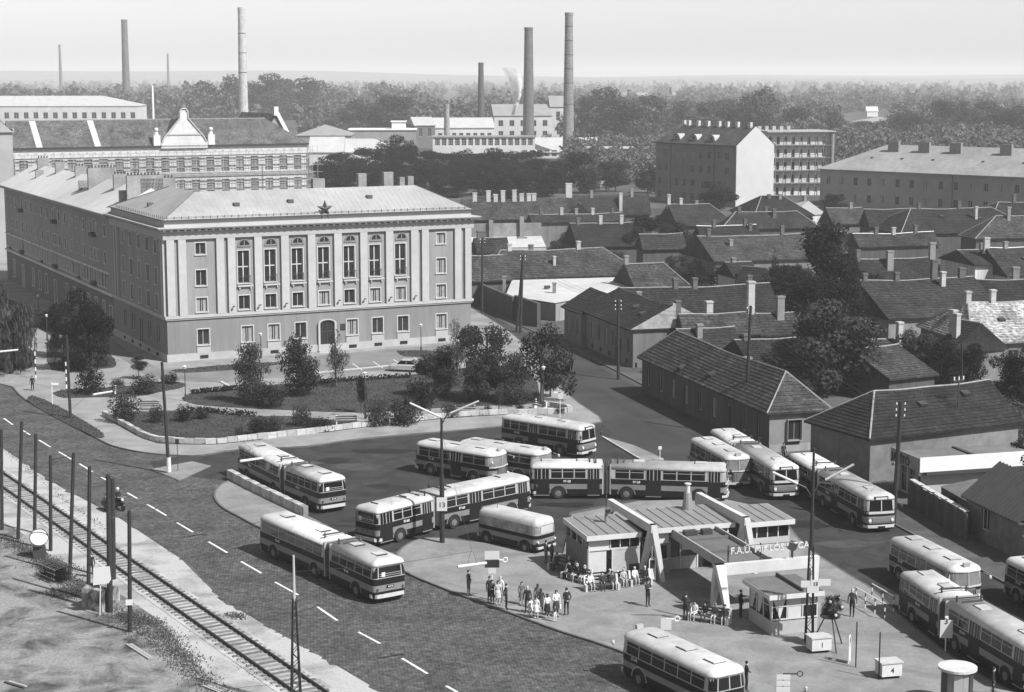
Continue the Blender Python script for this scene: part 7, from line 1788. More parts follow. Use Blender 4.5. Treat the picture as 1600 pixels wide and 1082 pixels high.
# lattice mast at the bottom edge
p = G(463, 1105); H = top_z(p.x, p.y, 868)
t = thing('lattice_mast', 'tapered lattice mast with pale tip and thin side arm at the bottom edge', 'pole', p, .3)
for sx in (-1, 1):
    for sy in (-1, 1): MB().cyl((sx * .26, sy * .26, 0), (sx * .08, sy * .08, H * .72), .05, .035, 5).build('leg', WOOD, t)
for k in range(16):
    f0, f1 = k / 16, (k + 1) / 16; w0, w1 = .26 - .18 * f0, .26 - .18 * f1; s = 1 if k % 2 else -1; b = MB()
    for f in (-1, 1): b.cyl((s * w0, f * w0, H * .72 * f0), (-s * w1, f * w1, H * .72 * f1), .024, .024, 4).cyl((f * w0, s * w0, H * .72 * f0), (f * w1, -s * w1, H * .72 * f1), .024, .024, 4)
    b.build('brace', WOOD, t)
MB().cyl((0, 0, H * .70), (0, 0, H), .08, .06, 8).build('tip', mat('pale mast tip', .34, .7, .1), t)
def side_arm(label, p, z, d, L):
    t2 = thing('bracket_arm', label, 'bracket', (p.x, p.y, z)); d = d.normalized()
    MB().tube([(0, 0, 0), tuple(d * L * .5 + Vector((0, 0, .35))), tuple(d * L * .9 + Vector((0, 0, .42))), tuple(d * L + Vector((0, 0, .2)))], .03, 5).build('arm', DARKM, t2)
side_arm('thin curved bracket arm of the lattice mast over the road', p, H * .62, Vector((.96, .15, 0)), 2.4)
q = G(204, 960); side_arm('thin curved bracket arm over the road beside the motorcycle', G(172, 957), 6.1, Vector((.93, .38, 0)), 4.0)
q = G(3, 828); side_arm('thin curved bracket arm over the road at the left margin', q, 7.0, Vector((.93, .38, 0)), 4.0)
# tube lamps hung on cables over the road
CABLE = mat('steel cable', .03, .5, 0)
HG = 'tube lamps hung on cables across the road'
for (u0, v0), (u1, v1), lb, lp, rp in (((715, 886), (760, 880), 'hanging tube lamp above the waiting crowd', (463, 1105, 7.6), (691, 848, 8.4)), ((375, 721), (411, 716), 'hanging tube lamp before the parked articulated bus roof', (203, 988, 7.4), (264, 738, 8.3)), ((145, 617), (175, 612), 'hanging tube lamp above the small lawn bench', (54, 833, 7.5), (264, 738, 8.3)), ((-2, 550), (28, 547), 'hanging tube lamp at the left margin', (3, 828, 7.5), (110, 653, 8.0))):
    z = 6.6; a, b = G(u0, v0, z), G(u1, v1, z); c = (a + b) / 2
    t = thing('hanging_lamp', lb, 'street lamp', c, 0, HG)
    tube_lamp(MB(), a - c, b - c, .10).build('lamp', TUBE, t)
    for x in (-.3, .3): MB().cyl((b - a).normalized() * x, (b - a).normalized() * x * .3 + Vector((0, 0, .8)), .012, .012, 4).build('hanger', CABLE, t)
    for P_ in (lp, rp):
        e = G(P_[0], P_[1]); e.z = P_[2]; MB().tube([(0, 0, .8), tuple((e - c) * .5 + Vector((0, 0, .15))), tuple(e - c)], .011, 4).build('cable', CABLE, t)
# park lamps
def park_lamp(label, u, vb, vt, z=.12):
    p = G(u, vb, z); H = top_z(p.x, p.y, vt) - z
    t = thing('park_lamp', label, 'street lamp', p, 0, 'park lamps with white heads')
    MB().cyl((0, 0, 0), (0, 0, .8), .13, .10, 8).cyl((0, 0, .8), (0, 0, H - .3), .055, .045, 7).build('post', DARKM, t)
    MB().cyl((0, 0, H - .32), (0, 0, H - .05), .12, .19, 10).build('globe', TUBE, t); MB().cyl((0, 0, H - .05), (0, 0, H + .04), .22, .06, 10).build('cap', WHITE, t)
for a in (('park lamp at the left tip of the middle lawn', 290, 627, 572), ('park lamp on the middle lawn beside the sapling', 571, 655, 582), ('park lamp before the right part of the headquarters', 658, 552, 507), ('park lamp behind the narrow bushy tree', 408, 560, 521), ('park lamp on the lawn before the side front', 97, 577, 524), ('park lamp on the far path behind the willow', 61, 496, 461), ('park lamp by the path crossing', 74, 531, 492), ('park lamp under the forked street tree', 849, 642, 573)): park_lamp(*a)
# benches in the park: white posts and slats
def park_bench(label, u, v, rz, z=.12, L=1.9):
    p = G(u, v, z); t = thing('park_bench', label, 'bench', p, rz, 'white posted park benches')
    for x in (-L / 2, L / 2):
        MB().box(x - .07, x + .07, -.05, .08, 0, .95).box(x - .05, x + .05, -.45, -.05, 0, .42).build('post', WHITE, t)
    for z_ in (.62, .84): MB().box(-L / 2 - .1, L / 2 + .1, -.09, -.055, z_ - .06, z_ + .06).build('back_slat', WOOD_G, t)
    for y in (-.15, -.28, -.41): MB().box(-L / 2 - .1, L / 2 + .1, y - .05, y + .05, .425, .465).build('seat_slat', WOOD_G, t)
park_bench('white posted bench on the small lawn by the road', 195, 616, .1); park_bench('white posted bench at the lower path of the front lawn', 541, 664, .15); park_bench('white posted bench behind the small dark bush', 233, 640, .1); park_bench('white posted bench at the right end of the lower path', 727, 648, .1); park_bench('white posted bench under the forked street tree', 845, 640, -1.0)
# striped posts, plates and signs
def sign_post(label, u, vb, vt, plates=(), z=.12, m=None, striped=False, ring=None, cat='sign', group=None, rz=0.0, r=.035):
    p = G(u, vb, z); H = top_z(p.x, p.y, vt) - z; t = thing('stop_sign' if plates else 'post', label, cat, p, rz, group)
    if striped:
        n = 7
        for k in range(n): MB().cyl((0, 0, H * k / n), (0, 0, H * (k + 1) / n), r, r, 7).build('band', BLACK if k % 2 else WHITE, t)
    else: MB().cyl((0, 0, 0), (0, 0, H), r, r, 7).build('post', m or WHITE, t)
    for x, z_, w_, h_, mm in plates: MB().box(x - w_ / 2, x + w_ / 2, -.075, -.045, H + z_, H + z_ + h_).build('plate', mm, t)
    if ring:
        MB().box(0, ring, -.03, .03, H - .08, H).build('arm', m or WHITE, t); b = MB()
        for k in range(12): a0, a1 = 2 * math.pi * k / 12, 2 * math.pi * (k + 1) / 12; b.cyl((ring + .16 + .15 * math.cos(a0), 0, H - .04 + .15 * math.sin(a0)), (ring + .16 + .15 * math.cos(a1), 0, H - .04 + .15 * math.sin(a1)), .035, .035, 5)
        b.build('ring', m or WHITE, t)
    return t
sign_post('black and white banded post at the path mouth', 56, 592, 550, striped=True, r=.07, cat='post'); sign_post('black and white banded post beside the roadside lawn', 104, 607, 566, striped=True, r=.07, cat='post')
sign_post('white post with short name board by the grass strip', 82, 633, 598, ((.35, -.25, .75, .2, WHITE),))
sign_post('dark signal post on the side pavement beside the leaning pole', 278, 735, 688, ((0, -.35, .34, .45, BLACK),), m=WOOD_G)
sign_post('white topped stop sign with dark band beside the waiting crowd', 769, 938, 874, ((0, .0, .95, .55, PAPER), (0, -.55, .95, .5, BLACK), (0, -.95, .5, .38, PAPER)), ring=.7, m=WHITE)
sign_post('white stop sign at the park corner under the forked tree', 875, 652, 612, ((.05, -.75, .5, .7, PAPER), (-.3, -.15, .7, .14, WHITE)))
sign_post('small white post at the kerbed wedge island', 1031, 719, 700, ((0, -.15, .3, .3, WHITE),))
sign_post('stop sign of three white plates before the platform end', 1223, 1097, 1052, ((0, -.35, .75, .28, PAPER), (0, -.7, .75, .28, PAPER), (0, -1.05, .75, .28, PAPER)), ring=.75, m=WOOD_G)
sign_post('white box sign with ring arm above the leaving bus roof', 1040, 1022, 966, ((0, -.7, .62, .7, PAPER),), ring=.5)
sign_post('white stop sign on white post beside the long articulated bus', 1477, 1018, 965, ((0, -1.25, .75, 1.1, PAPER), (0, -.15, .2, .25, WHITE)), ring=None)
sign_post('bare iron post right of the flower stand', 1337, 1043, 972, m=WOOD, cat='post', r=.04); sign_post('bare iron post beside the numbered box', 1373, 1062, 988, m=WOOD, cat='post', r=.04)
lettering('3', bpy.data.objects['stop_sign.007'] if 'stop_sign.007' in bpy.data.objects else None, (-.15, -.08, 1.7), (R(90), 0, 0), .5, BLACK, .003)
# numbered boxes
for (u, v, rz, num, lb) in ((1388, 1058, .25, '4', 'pale wheeled box with number four beside the iron post'), (1279, 1018, .25, '1', 'pale wheeled box with number one under the flower stand')):
    p = G(u, v, .12); t = thing('numbered_box', lb, 'box', p, rz)
    MB().box(-.62, .62, -.45, .45, .18, .92).build('body', mat('box pale paint', .45, .7, .12, 2), t); MB().box(-.68, .68, -.5, .5, .921, 1.0).build('lid', mat('box lid', .36, .7, .12, 2), t)
    lettering(num, t, (-.08, -.456, .38), (R(90), 0, 0), .42, BLACK, .003)
    for x in (-.45, .45): MB().box(x - .06, x + .06, -.35, .35, 0, .18).build('runner', DARKM, t)
# flower stand: a tripod table heaped with baskets
p = G(1296, 1012, .12); t = thing('flower_stand', 'tall three-legged stand heaped with dark flower baskets', 'stand', p, .2)
for a in (0.5, 2.6, 4.7): MB().cyl((1.15 * math.cos(a), 1.15 * math.sin(a), 0), (.28 * math.cos(a), .28 * math.sin(a), 1.95), .045, .04, 6).build('leg', DARKM, t)
MB().cyl((0, 0, 1.9), (0, 0, 2.0), .6, .62, 12).build('tray', DARKM, t)
_g = random.Random(3)
for k in range(9):
    a = k * 2.4; r = .15 + .35 * (k % 3) / 2; z_ = 2.02 + .38 * (k // 3)
    b = inst('basket', bpy.data.meshes['shrub'] if 'shrub' in bpy.data.meshes else crown_mesh('shrub%d' % (k % 3), LEAF_D), t, (r * math.cos(a), r * math.sin(a), z_ - .1), a, scale=(.55, .55, .5))
    MB().ball((r * math.cos(a) * 1.3, r * math.sin(a) * 1.3 - .05, z_ + .18), .11, 6, 4).build('blossom', PAPER if k % 2 else TUBE, t)
# white arched signs, platform benches, railings
def arch_sign(label, u, v, rz, z=.12):
    p = G(u, v, z); t = thing('arched_rack', label, 'rack', p, rz)
    b = MB(); pts = [(-.22, 0, 0), (-.22, 0, 1.45)] + [(.22 * -math.cos(math.pi * k / 8), 0, 1.45 + .22 * math.sin(math.pi * k / 8)) for k in range(1, 8)] + [(.22, 0, 1.45), (.22, 0, 0)]
    b.tube(pts, .035, 6).build('frame', WHITE, t); MB().box(-.18, .18, .0, .03, .15, .9).build('panel', PAPER, t); MB().cyl((0, -.02, 1.35), (0, .03, 1.35), .17, .17, 12).build('disc', BLACK, t)
arch_sign('white arched frame with dark disc under the left A-frame', 1019, 909, .3); arch_sign('white arched frame with dark disc right of the flower stand', 1327, 1036, 1.2)
def railing(label, a, b, n=4):
    A, B = G(*a, .12), G(*b, .12); t = thing('railing', label, 'railing', A, math.atan2(B.y - A.y, B.x - A.x)); L = (B - A).length
    MB().cyl((0, 0, 1.02), (L, 0, 1.02), .04, .04, 6).build('rail', WHITE, t)
    for k in range(n):
        x = L * k / (n - 1)
        for j in range(4): MB().cyl((x, 0, .255 * j), (x, 0, .255 * (j + 1)), .04, .04, 6).build('post_band', BLACK if j % 2 else WHITE, t)
railing('nearer white railing with banded posts at the platform edge', (1337, 942), (1382, 968)); railing('farther white railing with banded posts at the platform edge', (1362, 936), (1396, 956), 3)
BENCH_P = []
def platform_bench(label, u, v, rz, L=2.2):
    p = G(u, v, .12); t = thing('platform_bench', label, 'bench', p, rz, 'concrete-ended benches on the platform')
    for x in (-L / 2, L / 2): MB().prism([(x - .07, -.32), (x + .07, -.32), (x + .07, .32), (x - .07, .32)], 0, .44).rings([[(x - .07, .12, .44), (x + .07, .12, .44), (x + .07, .34, .44), (x - .07, .34, .44)], [(x - .07, .30, .95), (x + .07, .30, .95), (x + .07, .42, .95), (x - .07, .42, .95)]], False, True).build('end_slab', CONC, t)
    for y in (-.22, -.05, .12): MB().box(-L / 2 + .08, L / 2 - .08, y - .07, y + .07, .40, .45).build('seat_slat', WOOD_G, t)
    for z_ in (.66, .85): MB().box(-L / 2 + .08, L / 2 - .08, .27 + (z_ - .66) * .4, .31 + (z_ - .66) * .4, z_ - .06, z_ + .06).build('back_slat', WOOD_G, t)
    return t
# ================================================================== PEOPLE
SKIN = mat('skin', .34, .7, .05, 5); HAIR = mat('dark hair', .02, .8, .2, 8); HAIR_W = mat('grey hair', .32, .8, .1, 8); SHOE = mat('shoes', .02, .6, 0)
CL = {'black': mat('black cloth', .014, .9, .2, 5), 'dark': mat('dark cloth', .032, .9, .2, 5), 'grey': mat('grey cloth', .10, .9, .2, 5), 'light': mat('light cloth', .34, .9, .12, 5), 'white': mat('white cloth', .55, .9, .08, 5), 'skin': SKIN}
_body = {}
def body_mesh(pose):
    """one continuous skinned figure, 1.75 m; returns (verts, polys, zone per face)"""
    if pose in _body: return _body[pose]
    sit = pose == 'sit'
    J = {'pel': (0, 0, .96), 'spine': (0, .01, 1.14), 'chest': (0, .0, 1.34), 'neck': (0, 0, 1.49), 'head': (0, -.02, 1.59), 'crown': (0, -.02, 1.70), 'nose': (0, -.115, 1.60)}
    Rd = {'pel': (.15, .11), 'spine': (.135, .10), 'chest': (.165, .115), 'neck': (.058, .058), 'head': (.078, .092), 'crown': (.062, .075), 'nose': (.018, .018)}
    E_ = [('pel', 'spine'), ('spine', 'chest'), ('chest', 'neck'), ('neck', 'head'), ('head', 'crown'), ('head', 'nose')]
    zone = {'pel': 'leg', 'spine': 'top', 'chest': 'top', 'neck': 'skin', 'head': 'skin', 'crown': 'skin', 'nose': 'skin'}
    for s, n in ((-1, 'l'), (1, 'r')):
        sh = (s * .175, 0, 1.42)
        if pose == 'behind': el, wr, hd = (s * .27, .10, 1.17), (s * .10, .17, .98), (s * .03, .17, .95)
        elif pose == 'walk': el, wr, hd = (s * .25, .06 * s, 1.15), (s * .27, -.10 * s - .04, .92), (s * .27, -.13 * s - .05, .84)
        elif pose == 'folded': el, wr, hd = (s * .26, -.03, 1.17), (s * .03, -.19, 1.17), (-s * .06, -.20, 1.18)
        elif pose == 'bag': el, wr, hd = ((s * .25, .02, 1.16), (s * .24, -.03, .93), (s * .24, -.04, .85)) if s > 0 else ((s * .26, -.06, 1.18), (s * .12, -.24, 1.12), (s * .06, -.27, 1.13))
        elif sit: el, wr, hd = (s * .23, -.06, 1.17), (s * .14, -.27, 1.06), (s * .11, -.34, 1.04)
        else: el, wr, hd = (s * .245, .02, 1.15), (s * .255, -.04, .91), (s * .255, -.05, .83)
        J.update({n + 'sh': sh, n + 'el': el, n + 'wr': wr, n + 'hd': hd})
        Rd.update({n + 'sh': (.062, .062), n + 'el': (.044, .044), n + 'wr': (.032, .032), n + 'hd': (.036, .024)})
        zone.update({n + 'sh': 'top', n + 'el': 'top', n + 'wr': 'sleeve', n + 'hd': 'skin'})
        E_ += [('chest', n + 'sh'), (n + 'sh', n + 'el'), (n + 'el', n + 'wr'), (n + 'wr', n + 'hd')]
        for k in range(4):                                   # four fingers and a thumb, each its own short chain
            f = n + 'f%d' % k; a = (k - 1.5) * .016; v = Vector(hd) - Vector(wr); v.normalize(); w = Vector((0, 1, 0)) if abs(v.y) < .7 else Vector((0, 0, 1))
            tip = Vector(hd) + v * (.085 - .006 * abs(k - 1.5)) + w * a * 1.4; J[f] = tuple(tip); Rd[f] = (.009, .009); zone[f] = 'skin'; E_.append((n + 'hd', f))
        hp = (s * .095, 0, .90)
        if pose == 'walk': kn, an, tt = (s * .10, -.11 * s, .50), (s * .10, .10 if s > 0 else -.02 + .06, .09), (s * .11, -.05 - .13 * s + (.10 if s > 0 else 0), .035)
        elif sit: kn, an, tt = (s * .12, -.44, .94), (s * .12, -.42, .52), (s * .13, -.56, .475)
        else: kn, an, tt = (s * .105, -.02, .49), (s * .11, .02, .08), (s * .13, -.13, .035)
        if pose == 'walk': an = (s * .10, -.11 * s + (.16 if s > 0 else -.03), .085); tt = (s * .11, an[1] - .14, .035)
        if sit: hp = (s * .10, -.02, .93)
        J.update({n + 'hp': hp, n + 'kn': kn, n + 'an': an, n + 'tt': tt}); Rd.update({n + 'hp': (.088, .095), n + 'kn': (.058, .06), n + 'an': (.04, .045), n + 'tt': (.04, .03)})
        zone.update({n + 'hp': 'leg', n + 'kn': 'leg', n + 'an': 'shin', n + 'tt': 'shoe'}); E_ += [('pel', n + 'hp'), (n + 'hp', n + 'kn'), (n + 'kn', n + 'an'), (n + 'an', n + 'tt')]
    names = list(J); me = bpy.data.meshes.new('tmp_body'); me.from_pydata([J[n] for n in names], [(names.index(a), names.index(b)) for a, b in E_], [])
    o = bpy.data.objects.new('tmp_body', me); col.objects.link(o)
    o.modifiers.new('s', 'SKIN'); 
    sv = me.skin_vertices[0].data
    for i, n in enumerate(names): sv[i].radius = Rd[n]; sv[i].use_root = (n == 'pel')
    sd = o.modifiers.new('d', 'SUBSURF'); sd.levels = 1; sd.render_levels = 1
    ev = o.evaluated_get(bpy.context.evaluated_depsgraph_get()); m2 = bpy.data.meshes.new_from_object(ev)
    V = [tuple(v.co) for v in m2.vertices]; Fs = [tuple(p.vertices) for p in m2.polygons]; Z = []
    P_ = {n: Vector(J[n]) for n in names}
    for f in Fs:
        c = sum((Vector(V[i]) for i in f), Vector()) / len(f); best = None
        for a, b in E_:
            A, B = P_[a], P_[b]; tt_ = max(0, min(1, (c - A).dot(B - A) / max((B - A).length_squared, 1e-9))); d_ = (c - A.lerp(B, tt_)).length - (Rd[a][0] + (Rd[b][0] - Rd[a][0]) * tt_)
            if best is None or d_ < best[0]: best = (d_, a if tt_ < .55 else b, a)
        Z.append(zone[best[1]])
    bpy.data.objects.remove(o); bpy.data.meshes.remove(me); bpy.data.meshes.remove(m2)
    dz = -.47 if sit else 0
    V = [(x, y, z + dz) for x, y, z in V]
    _body[pose] = (V, Fs, Z); return _body[pose]
_pm = {}
def person(label, u, v, face, pose='stand', top='dark', leg='dark', hair='dark', h=1.0, skirt=None, sleeve=None, z=.12, group='people waiting and walking at the bus station', hat=False, bag=None, at=None):
    p = G(u, v, z) if at is None else at
    t = thing('person', label, 'person', p, R(face), group)
    V, Fs, Z = body_mesh(pose); key = (pose, top, leg, skirt is not None, sleeve)
    if key not in _pm:
        me = bpy.data.meshes.new('body'); me.from_pydata(V, [], Fs)
        ms = [SKIN, CL[top], CL[leg], SHOE]
        for m in ms: me.materials.append(m)
        ix = {'skin': 0, 'top': 1, 'sleeve': 0 if sleeve == 'short' else 1, 'leg': 2, 'shin': 0 if skirt else 2, 'shoe': 3}
        me.polygons.foreach_set('material_index', [ix[z_] for z_ in Z]); me.shade_smooth(); me.update(); _pm[key] = me
    inst('body', _pm[key], t, scale=(h * .97, h * .97, h))
    zo = -.47 if pose == 'sit' else 0
    hm = HAIR if hair == 'dark' else HAIR_W
    b = MB().ball((0, .005, 1.66 + zo), .098, 9, 6, .95); b.v = [(x, max(y, -.055 + .0 * z_) if z_ < 1.66 + zo else y, z_) for x, y, z_ in b.v]
    if skirt: b.ball((0, .05, 1.58 + zo), .085, 8, 5, 1.2)
    inst('hair', b.mesh('hair', hm, True), t, scale=(h, h, h))
    if hat: inst('hat', MB().cyl((0, 0, 1.70), (0, 0, 1.71), .16, .16, 12).cyl((0, 0, 1.71), (0, 0, 1.79), .10, .085, 12).mesh('hat', CL['black']), t, scale=(h, h, h))
    if skirt:
        if pose == 'sit': sk = MB().rings([[(.17 * math.cos(a), .13 * math.sin(a), .58) for a in [k * math.pi / 5 for k in range(10)]], [(.22 * math.cos(a), -.14 + .28 * math.sin(a), .38) for a in [k * math.pi / 5 for k in range(10)]]], True, False)
        else: sk = MB().rings([[(rx * math.cos(a), ry * math.sin(a), z_) for a in [k * math.pi / 6 for k in range(12)]] for rx, ry, z_ in ((.155, .125, 1.08), (.20, .165, .88), (.25, .21, .56))], True, False)
        inst('skirt', sk.mesh('skirt', CL[skirt], True), t, scale=(h, h, h))
    if bag: inst('handbag', MB().box(.20, .30, -.16, .10, .56, .80).mesh('handbag', CL[bag]), t, scale=(h, h, h))
    return t
person('man in dark suit holding a bag, alone left of the crowd', 732, 931, 60, 'bag', 'dark', 'grey')
person('man in black jacket under the stop sign', 765, 941, 30, 'stand', 'black', 'black')
person('woman in dark coat with pale bag under the stop sign', 769, 944, 10, 'bag', 'dark', 'dark', skirt='dark', bag='white', h=.93)
person('man in white shirt beside the stop sign', 782, 941, -30, 'stand', 'white', 'grey', h=1.0, hair='grey')
person('woman in pale dress beside the man in white shirt', 778, 946, 20, 'stand', 'light', 'light', skirt='light', h=.94)
person('man in dark suit standing alone at the kerb', 791, 953, 100, 'behind', 'dark', 'black')
person('girl in grey dress at the left of the main group', 815, 945, 10, 'stand', 'grey', 'grey', skirt='grey', h=.88)
person('old man in open black coat in the main group', 824, 958, 0, 'stand', 'black', 'black', hair='grey', h=1.02)
person('child in white frock before the old man', 829, 964, 30, 'stand', 'white', 'white', skirt='white', h=.70)
person('woman in white dress in the middle of the main group', 838, 967, -20, 'stand', 'white', 'white', skirt='white', h=.84)
person('woman in dark dress behind the white dress', 845, 960, 180, 'stand', 'dark', 'dark', skirt='dark', h=.97)
person('woman with light top at the back of the main group', 840, 952, 170, 'stand', 'grey', 'dark', skirt='grey', h=.96)
person('woman in white blouse and dark skirt', 855, 967, 200, 'stand', 'white', 'dark', skirt='black', h=.94)
person('woman in dark pinafore with white sleeves and handbag', 869, 964, 10, 'bag', 'white', 'dark', skirt='dark', h=1.0, bag='white')
person('small child before the woman in pinafore', 867, 972, 20, 'stand', 'dark', 'white', h=.62)
person('man in black suit seen from behind with hands at his back', 885, 962, 200, 'behind', 'black', 'black', h=1.05)
person('man in dark uniform with pale collar facing the benches', 1012, 948, 40, 'folded', 'dark', 'black', h=1.06, hat=True)
person('man with folded arms and black trousers before the portal bench', 1071, 970, 150, 'folded', 'dark', 'black', h=1.04)
person('man standing in the shade under the portal', 1157, 965, 60, 'stand', 'black', 'black', h=1.04)
person('bald man in dark clothes walking past the flower stand', 1331, 964, -15, 'walk', 'dark', 'black', hair='grey', h=1.05)
person('man in dark coat at the tail of the leaving bus', 1166, 1080, 100, 'bag', 'dark', 'dark', h=1.0)
person('man whose head shows at the bottom edge', 1258, 1122, 0, 'stand', 'grey', 'dark', hair='grey')
person('man in black at the bottom right beside the long bus', 1551, 1090, 70, 'stand', 'black', 'black')
person('man on the pavement at the corner house end', 1224, 722, 20, 'stand', 'dark', 'dark')
person('man in black suit walking onto the road at left', 51, 612, 20, 'walk', 'black', 'black', z=.012)
person('man in dark clothes at the left margin by the willow', 9, 586, 30, 'stand', 'dark', 'dark')
person('man in black jacket standing by the track behind a bare pole', 143, 903, 10, 'stand', 'black', 'black', z=.01)
person('figure in grey climbing behind the left pavilion wall', 853, 882, 120, 'bag', 'grey', 'grey')
person('figure in brownish coat at the back of the pavilion', 862, 884, 60, 'stand', 'grey', 'dark')
# benches and the people sitting on them
def seat_row(bench_label, u, v, rz, sitters, L=2.2):
    b = platform_bench(bench_label, u, v, R(rz), L); M_ = b.matrix_basis
    for (f, lb, top, leg, sk, hr) in sitters:
        q = M_ @ Vector((f * L, .10, 0)); person(lb, 0, 0, rz + _rt.uniform(-14, 14), 'sit', top, leg, hr, .97, sk, at=q, group='people sitting on the platform benches')
seat_row('bench before the corner of the left pavilion', 940, 922, 12, ((-.34, 'seated woman with white blouse and black skirt at the pavilion corner', 'white', 'skin', 'black', 'dark'), (.02, 'seated person in dark coat leaning forward', 'dark', 'dark', None, 'dark'), (.34, 'seated girl in dark dress with bare legs', 'dark', 'skin', 'dark', 'dark')))
seat_row('bench in the middle of the left pavilion front', 964, 917, 14, ((-.25, 'seated man in grey suit in the middle of the front', 'grey', 'grey', None, 'grey'), (.25, 'seated woman in pale dress in the middle of the front', 'light', 'skin', 'light', 'grey')), 1.9)
seat_row('bench at the foot of the left A-frame', 992, 914, 14, ((-.34, 'seated woman in black coat left of the man in white', 'black', 'skin', 'black', 'dark'), (.0, 'seated man in white clothes at the A-frame', 'white', 'light', None, 'grey'), (.33, 'seated woman in black dress right of the man in white', 'black', 'black', 'black', 'grey')))
seat_row('bench at the left side wall of the pavilion', 900, 908, -45, ((-.32, 'seated man in black hat side', 'black', 'black', None, 'dark'), (.0, 'seated woman in dark clothes by the side wall', 'dark', 'skin', 'dark', 'grey'), (.32, 'seated woman in white skirt by the side wall', 'dark', 'skin', 'white', 'grey')))
seat_row('bench behind along the pavilion side wall', 878, 894, -50, ((-.3, 'seated dark figure farthest along the side wall', 'dark', 'dark', None, 'dark'), (.28, 'seated figure with white scarf along the side wall', 'dark', 'dark', None, 'grey')))
seat_row('bench at the foot of the portal', 1108, 972, -25, ((-.38, 'seated woman in white at the portal bench left end', 'white', 'skin', 'light', 'dark'), (-.12, 'seated man in dark suit on the portal bench', 'dark', 'dark', None, 'dark'), (.14, 'seated woman in light skirt on the portal bench', 'grey', 'skin', 'light', 'grey'), (.38, 'seated woman in dark coat at the portal bench right end', 'dark', 'skin', 'dark', 'dark')), 2.6)
for o in bpy.data.objects:
    if o.get('label') == 'seated man in black hat side': o['label'] = 'seated man in black at the near end of the side wall bench'
# ---- motorcycle with sidecar
p = G(187, 796, .012); MH = R(-55)
t = thing('motorcycle', 'dark motorcycle with sidecar driving toward the camera on the main road', 'motorcycle', p, MH)     # x forwards
wm, hb_ = bpy.data.meshes['wheel'], bpy.data.meshes['hub']
for x, y in ((.68, 0), (-.68, 0), (-.25, -1.05)):
    o = inst('wheel', wm, t, (x, y, .31)); o.scale = (.64, .38, .64); inst('hub', hb_, o)
MB().ball((.12, 0, .82), .24, 10, 6, .7).build('tank', BD, t); MB().ball((-.35, 0, .80), .22, 8, 5, .4).build('saddle', TYRE, t)
MB().tube([(.68, .0, .31), (.5, .0, 1.0), (.12, 0, .62), (-.68, 0, .31)], .045, 6).box(-.2, .2, -.16, .16, .28, .62).build('frame', DARKM, t)
MB().tube([(.42, -.36, 1.08), (.5, 0, 1.02), (.42, .36, 1.08)], .02, 5).build('handlebar', CHROME, t); MB().cyl((.5, 0, .9), (.66, 0, .9), .10, .10, 10).build('headlight', LAMPG, t)
for x in (.68, -.68): MB().rings([[(x + .36 * math.cos(math.pi * k / 8), s * .09, .33 + .36 * math.sin(math.pi * k / 8)) for k in range(9)] for s in (-1, 1)], closed=False).build('mudguard', BD, t)
def sc(x, w, z0, z1): return [(x, -1.0 + w * c, z0 + (z1 - z0) * (.5 + .5 * s_)) for c, s_ in [(math.cos(a), math.sin(a)) for a in [k * math.pi / 5 for k in range(10)]]]
MB().rings([sc(1.05, .06, .5, .62), sc(.75, .26, .34, .78), sc(.2, .34, .28, .88), sc(-.5, .34, .28, .90), sc(-.8, .22, .36, .8)], True, True).build('sidecar', BD, t, smooth=True); MB().ball((.55, -1.0, .82), .12, 8, 5).build('sidecar_lamp', TUBE, t)
rd = person('motorcycle rider in dark jacket and white helmet', 0, 0, math.degrees(MH) + 90, 'sit', 'black', 'dark', 'grey', .98, at=p + Matrix.Rotation(MH, 3, 'Z') @ Vector((-.30, 0, .42)), group=None)
inst('helmet', MB().ball((0, 0, 1.18), .14, 10, 6).mesh('helmet', TUBE, True), rd)
person('passenger sitting low in the sidecar', 0, 0, math.degrees(MH) + 90, 'sit', 'dark', 'dark', 'dark', .96, at=p + Matrix.Rotation(MH, 3, 'Z') @ Vector((-.25, -1.0, .12)), group=None)
# ================================================================== WASTE LOT
p = G(85, 905, .01); t = thing('wire_cart', 'heap of rusty wire mesh on a broken cart frame beside the poles', 'cart', p, R(-48))
RW = mat('rusty wire', .07, .8, .3, 4)
for i in range(9): MB().tube([(-1.2 + i * .3, -.7, .1), (-1.2 + i * .3 + random.uniform(-.1, .1), -.65, 1.0), (-1.2 + i * .3, .6, 1.15), (-1.2 + i * .3, .75, .1)], .02, 4).build('wire_hoop', RW, t)
for y, z_ in ((-.7, .35), (-.68, .7), (-.65, 1.0), (0, 1.12), (.62, 1.1), (.72, .5)): MB().tube([(-1.4, y, z_), (0, y + .05, z_ + random.uniform(-.06, .06)), (1.4, y, z_)], .024, 4).build('wire_bar', mat('pale wire', .24, .7, .2) if y < -.6 else RW, t)
for i in range(3): inst('brushwood', crown_mesh('shrub%d' % i, LEAF_D), t, (-.8 + i * .8, 0, 0), i, scale=(1.4, 1.3, 1.0))
p = G(62, 872, .01); t = thing('round_disc', 'pale round dented drum lid raised on a stand beside the wire cart', 'drum', p, .3)
MB().cyl((0, .15, 1.35), (0, -.12, 1.55), .62, .62, 20).build('lid', mat('dented tin', .42, .5, .15, 2), t); b = MB()
for k in range(20): a0, a1 = 2 * math.pi * k / 20, 2 * math.pi * (k + 1) / 20; b.cyl((.64 * math.cos(a0), -.10, 1.53 + .64 * math.sin(a0) * .95), (.64 * math.cos(a1), -.10, 1.53 + .64 * math.sin(a1) * .95), .04, .04, 5)
b.build('rim', RW, t); MB().cyl((-.3, .1, 0), (-.1, .1, 1.2), .05).cyl((.3, .1, 0), (.1, .1, 1.2), .05).box(-.45, .45, -.1, .5, .0, .8).build('stand', DARKM, t)
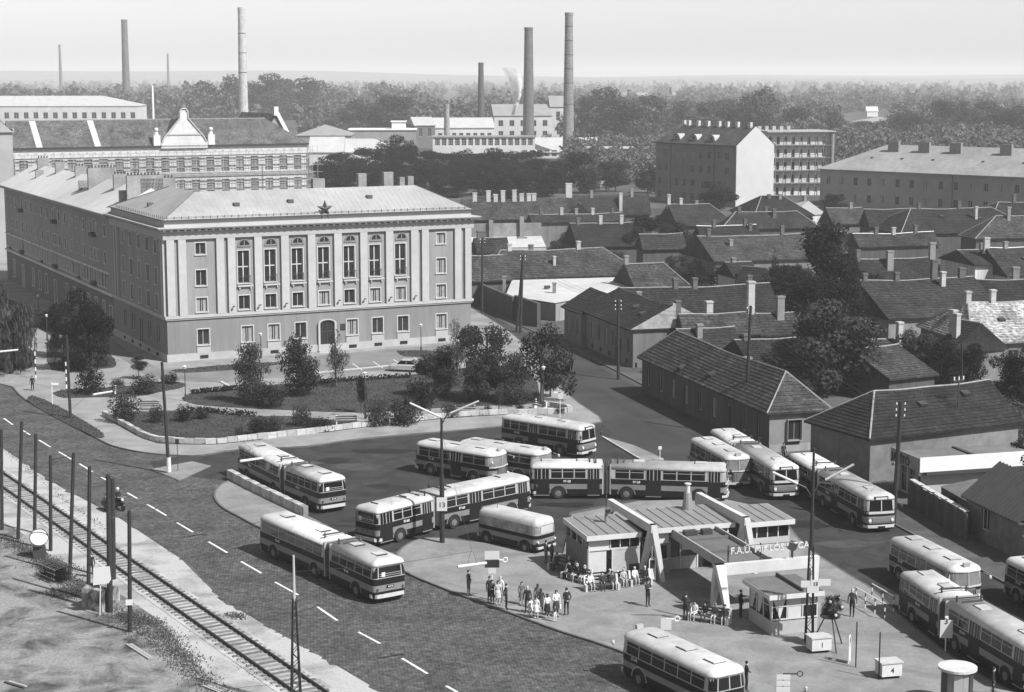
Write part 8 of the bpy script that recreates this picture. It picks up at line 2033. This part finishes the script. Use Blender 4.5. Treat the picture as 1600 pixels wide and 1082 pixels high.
p = G(158, 950, .01); t = thing('concrete_tank', 'dark stained block of concrete with pale rounded end by the track', 'block', p, R(-32))
b = MB(); b.rings([[(x, .8 * c, .75 + .75 * s_) for c, s_ in [(-1, -1), (1, -1), (1, .4), (.8, .85), (.4, 1), (-.4, 1), (-.8, .85), (-1, .4)]] for x in (-.9, .9)], True, True); b.build('body', patch_mat('stained concrete', .04, .30, .9, .4, .6, .2), t)
p = G(156, 962, .01); t = thing('notice_board', 'blank white board with cut corner on a leaning post', 'sign', p, .15)
MB().cyl((0, 0, 0), (.15, .05, 3.0), .04, .04, 6).build('post', mat('pale post', .45), t); MB().poly([(-.35, -.04, 2.0), (.62, -.04, 2.1), (.78, -.04, 2.35), (.72, -.04, 3.2), (-.3, -.04, 3.15)]).rings([[(-.35, -.04, 2.0), (.62, -.04, 2.1), (.78, -.04, 2.35), (.72, -.04, 3.2), (-.3, -.04, 3.15)], [(-.35, .0, 2.0), (.62, .0, 2.1), (.78, .0, 2.35), (.72, .0, 3.2), (-.3, .0, 3.15)]], False, True).build('board', PAPER, t)
for (u0, v0, u1, v1, lb) in ((200, 1007, 236, 1030, 'weathered plank pair lying on the weeds'), (10, 1066, 40, 1075, 'broken grey board at the lower left margin'), (320, 1072, 345, 1082, 'short pale board near the sandy path end')):
    A, B = G(u0, v0, .03), G(u1, v1, .03); t = thing('plank', lb, 'plank', A, math.atan2(B.y - A.y, B.x - A.x)); L = (B - A).length
    MB().box(0, L, -.18, -.02, 0, .07).build('board', WOOD_G if 'grey' in lb else mat('weathered plank', .26, .9, .2, 3), t); MB().box(.1, L * .95, .02, .2, 0, .06).build('board', mat('weathered plank', .26), t)
# ================================================================== THE AIR
hz = bpy.data.materials.new('haze air'); hz.use_nodes = True
for n in list(hz.node_tree.nodes):
    if n.type != 'OUTPUT_MATERIAL': hz.node_tree.nodes.remove(n)
pv_ = hz.node_tree.nodes.new('ShaderNodeVolumePrincipled')
pv_.inputs['Color'].default_value = (.85, .85, .85, 1)
pv_.inputs['Density'].default_value = 0.00018
hz.node_tree.links.new(pv_.outputs['Volume'], hz.node_tree.nodes['Material Output'].inputs['Volume'])
haze = MB().box(-15000, 15000, -100, 17000, -2.5, 100).build('haze', hz)
haze['kind'] = 'stuff'
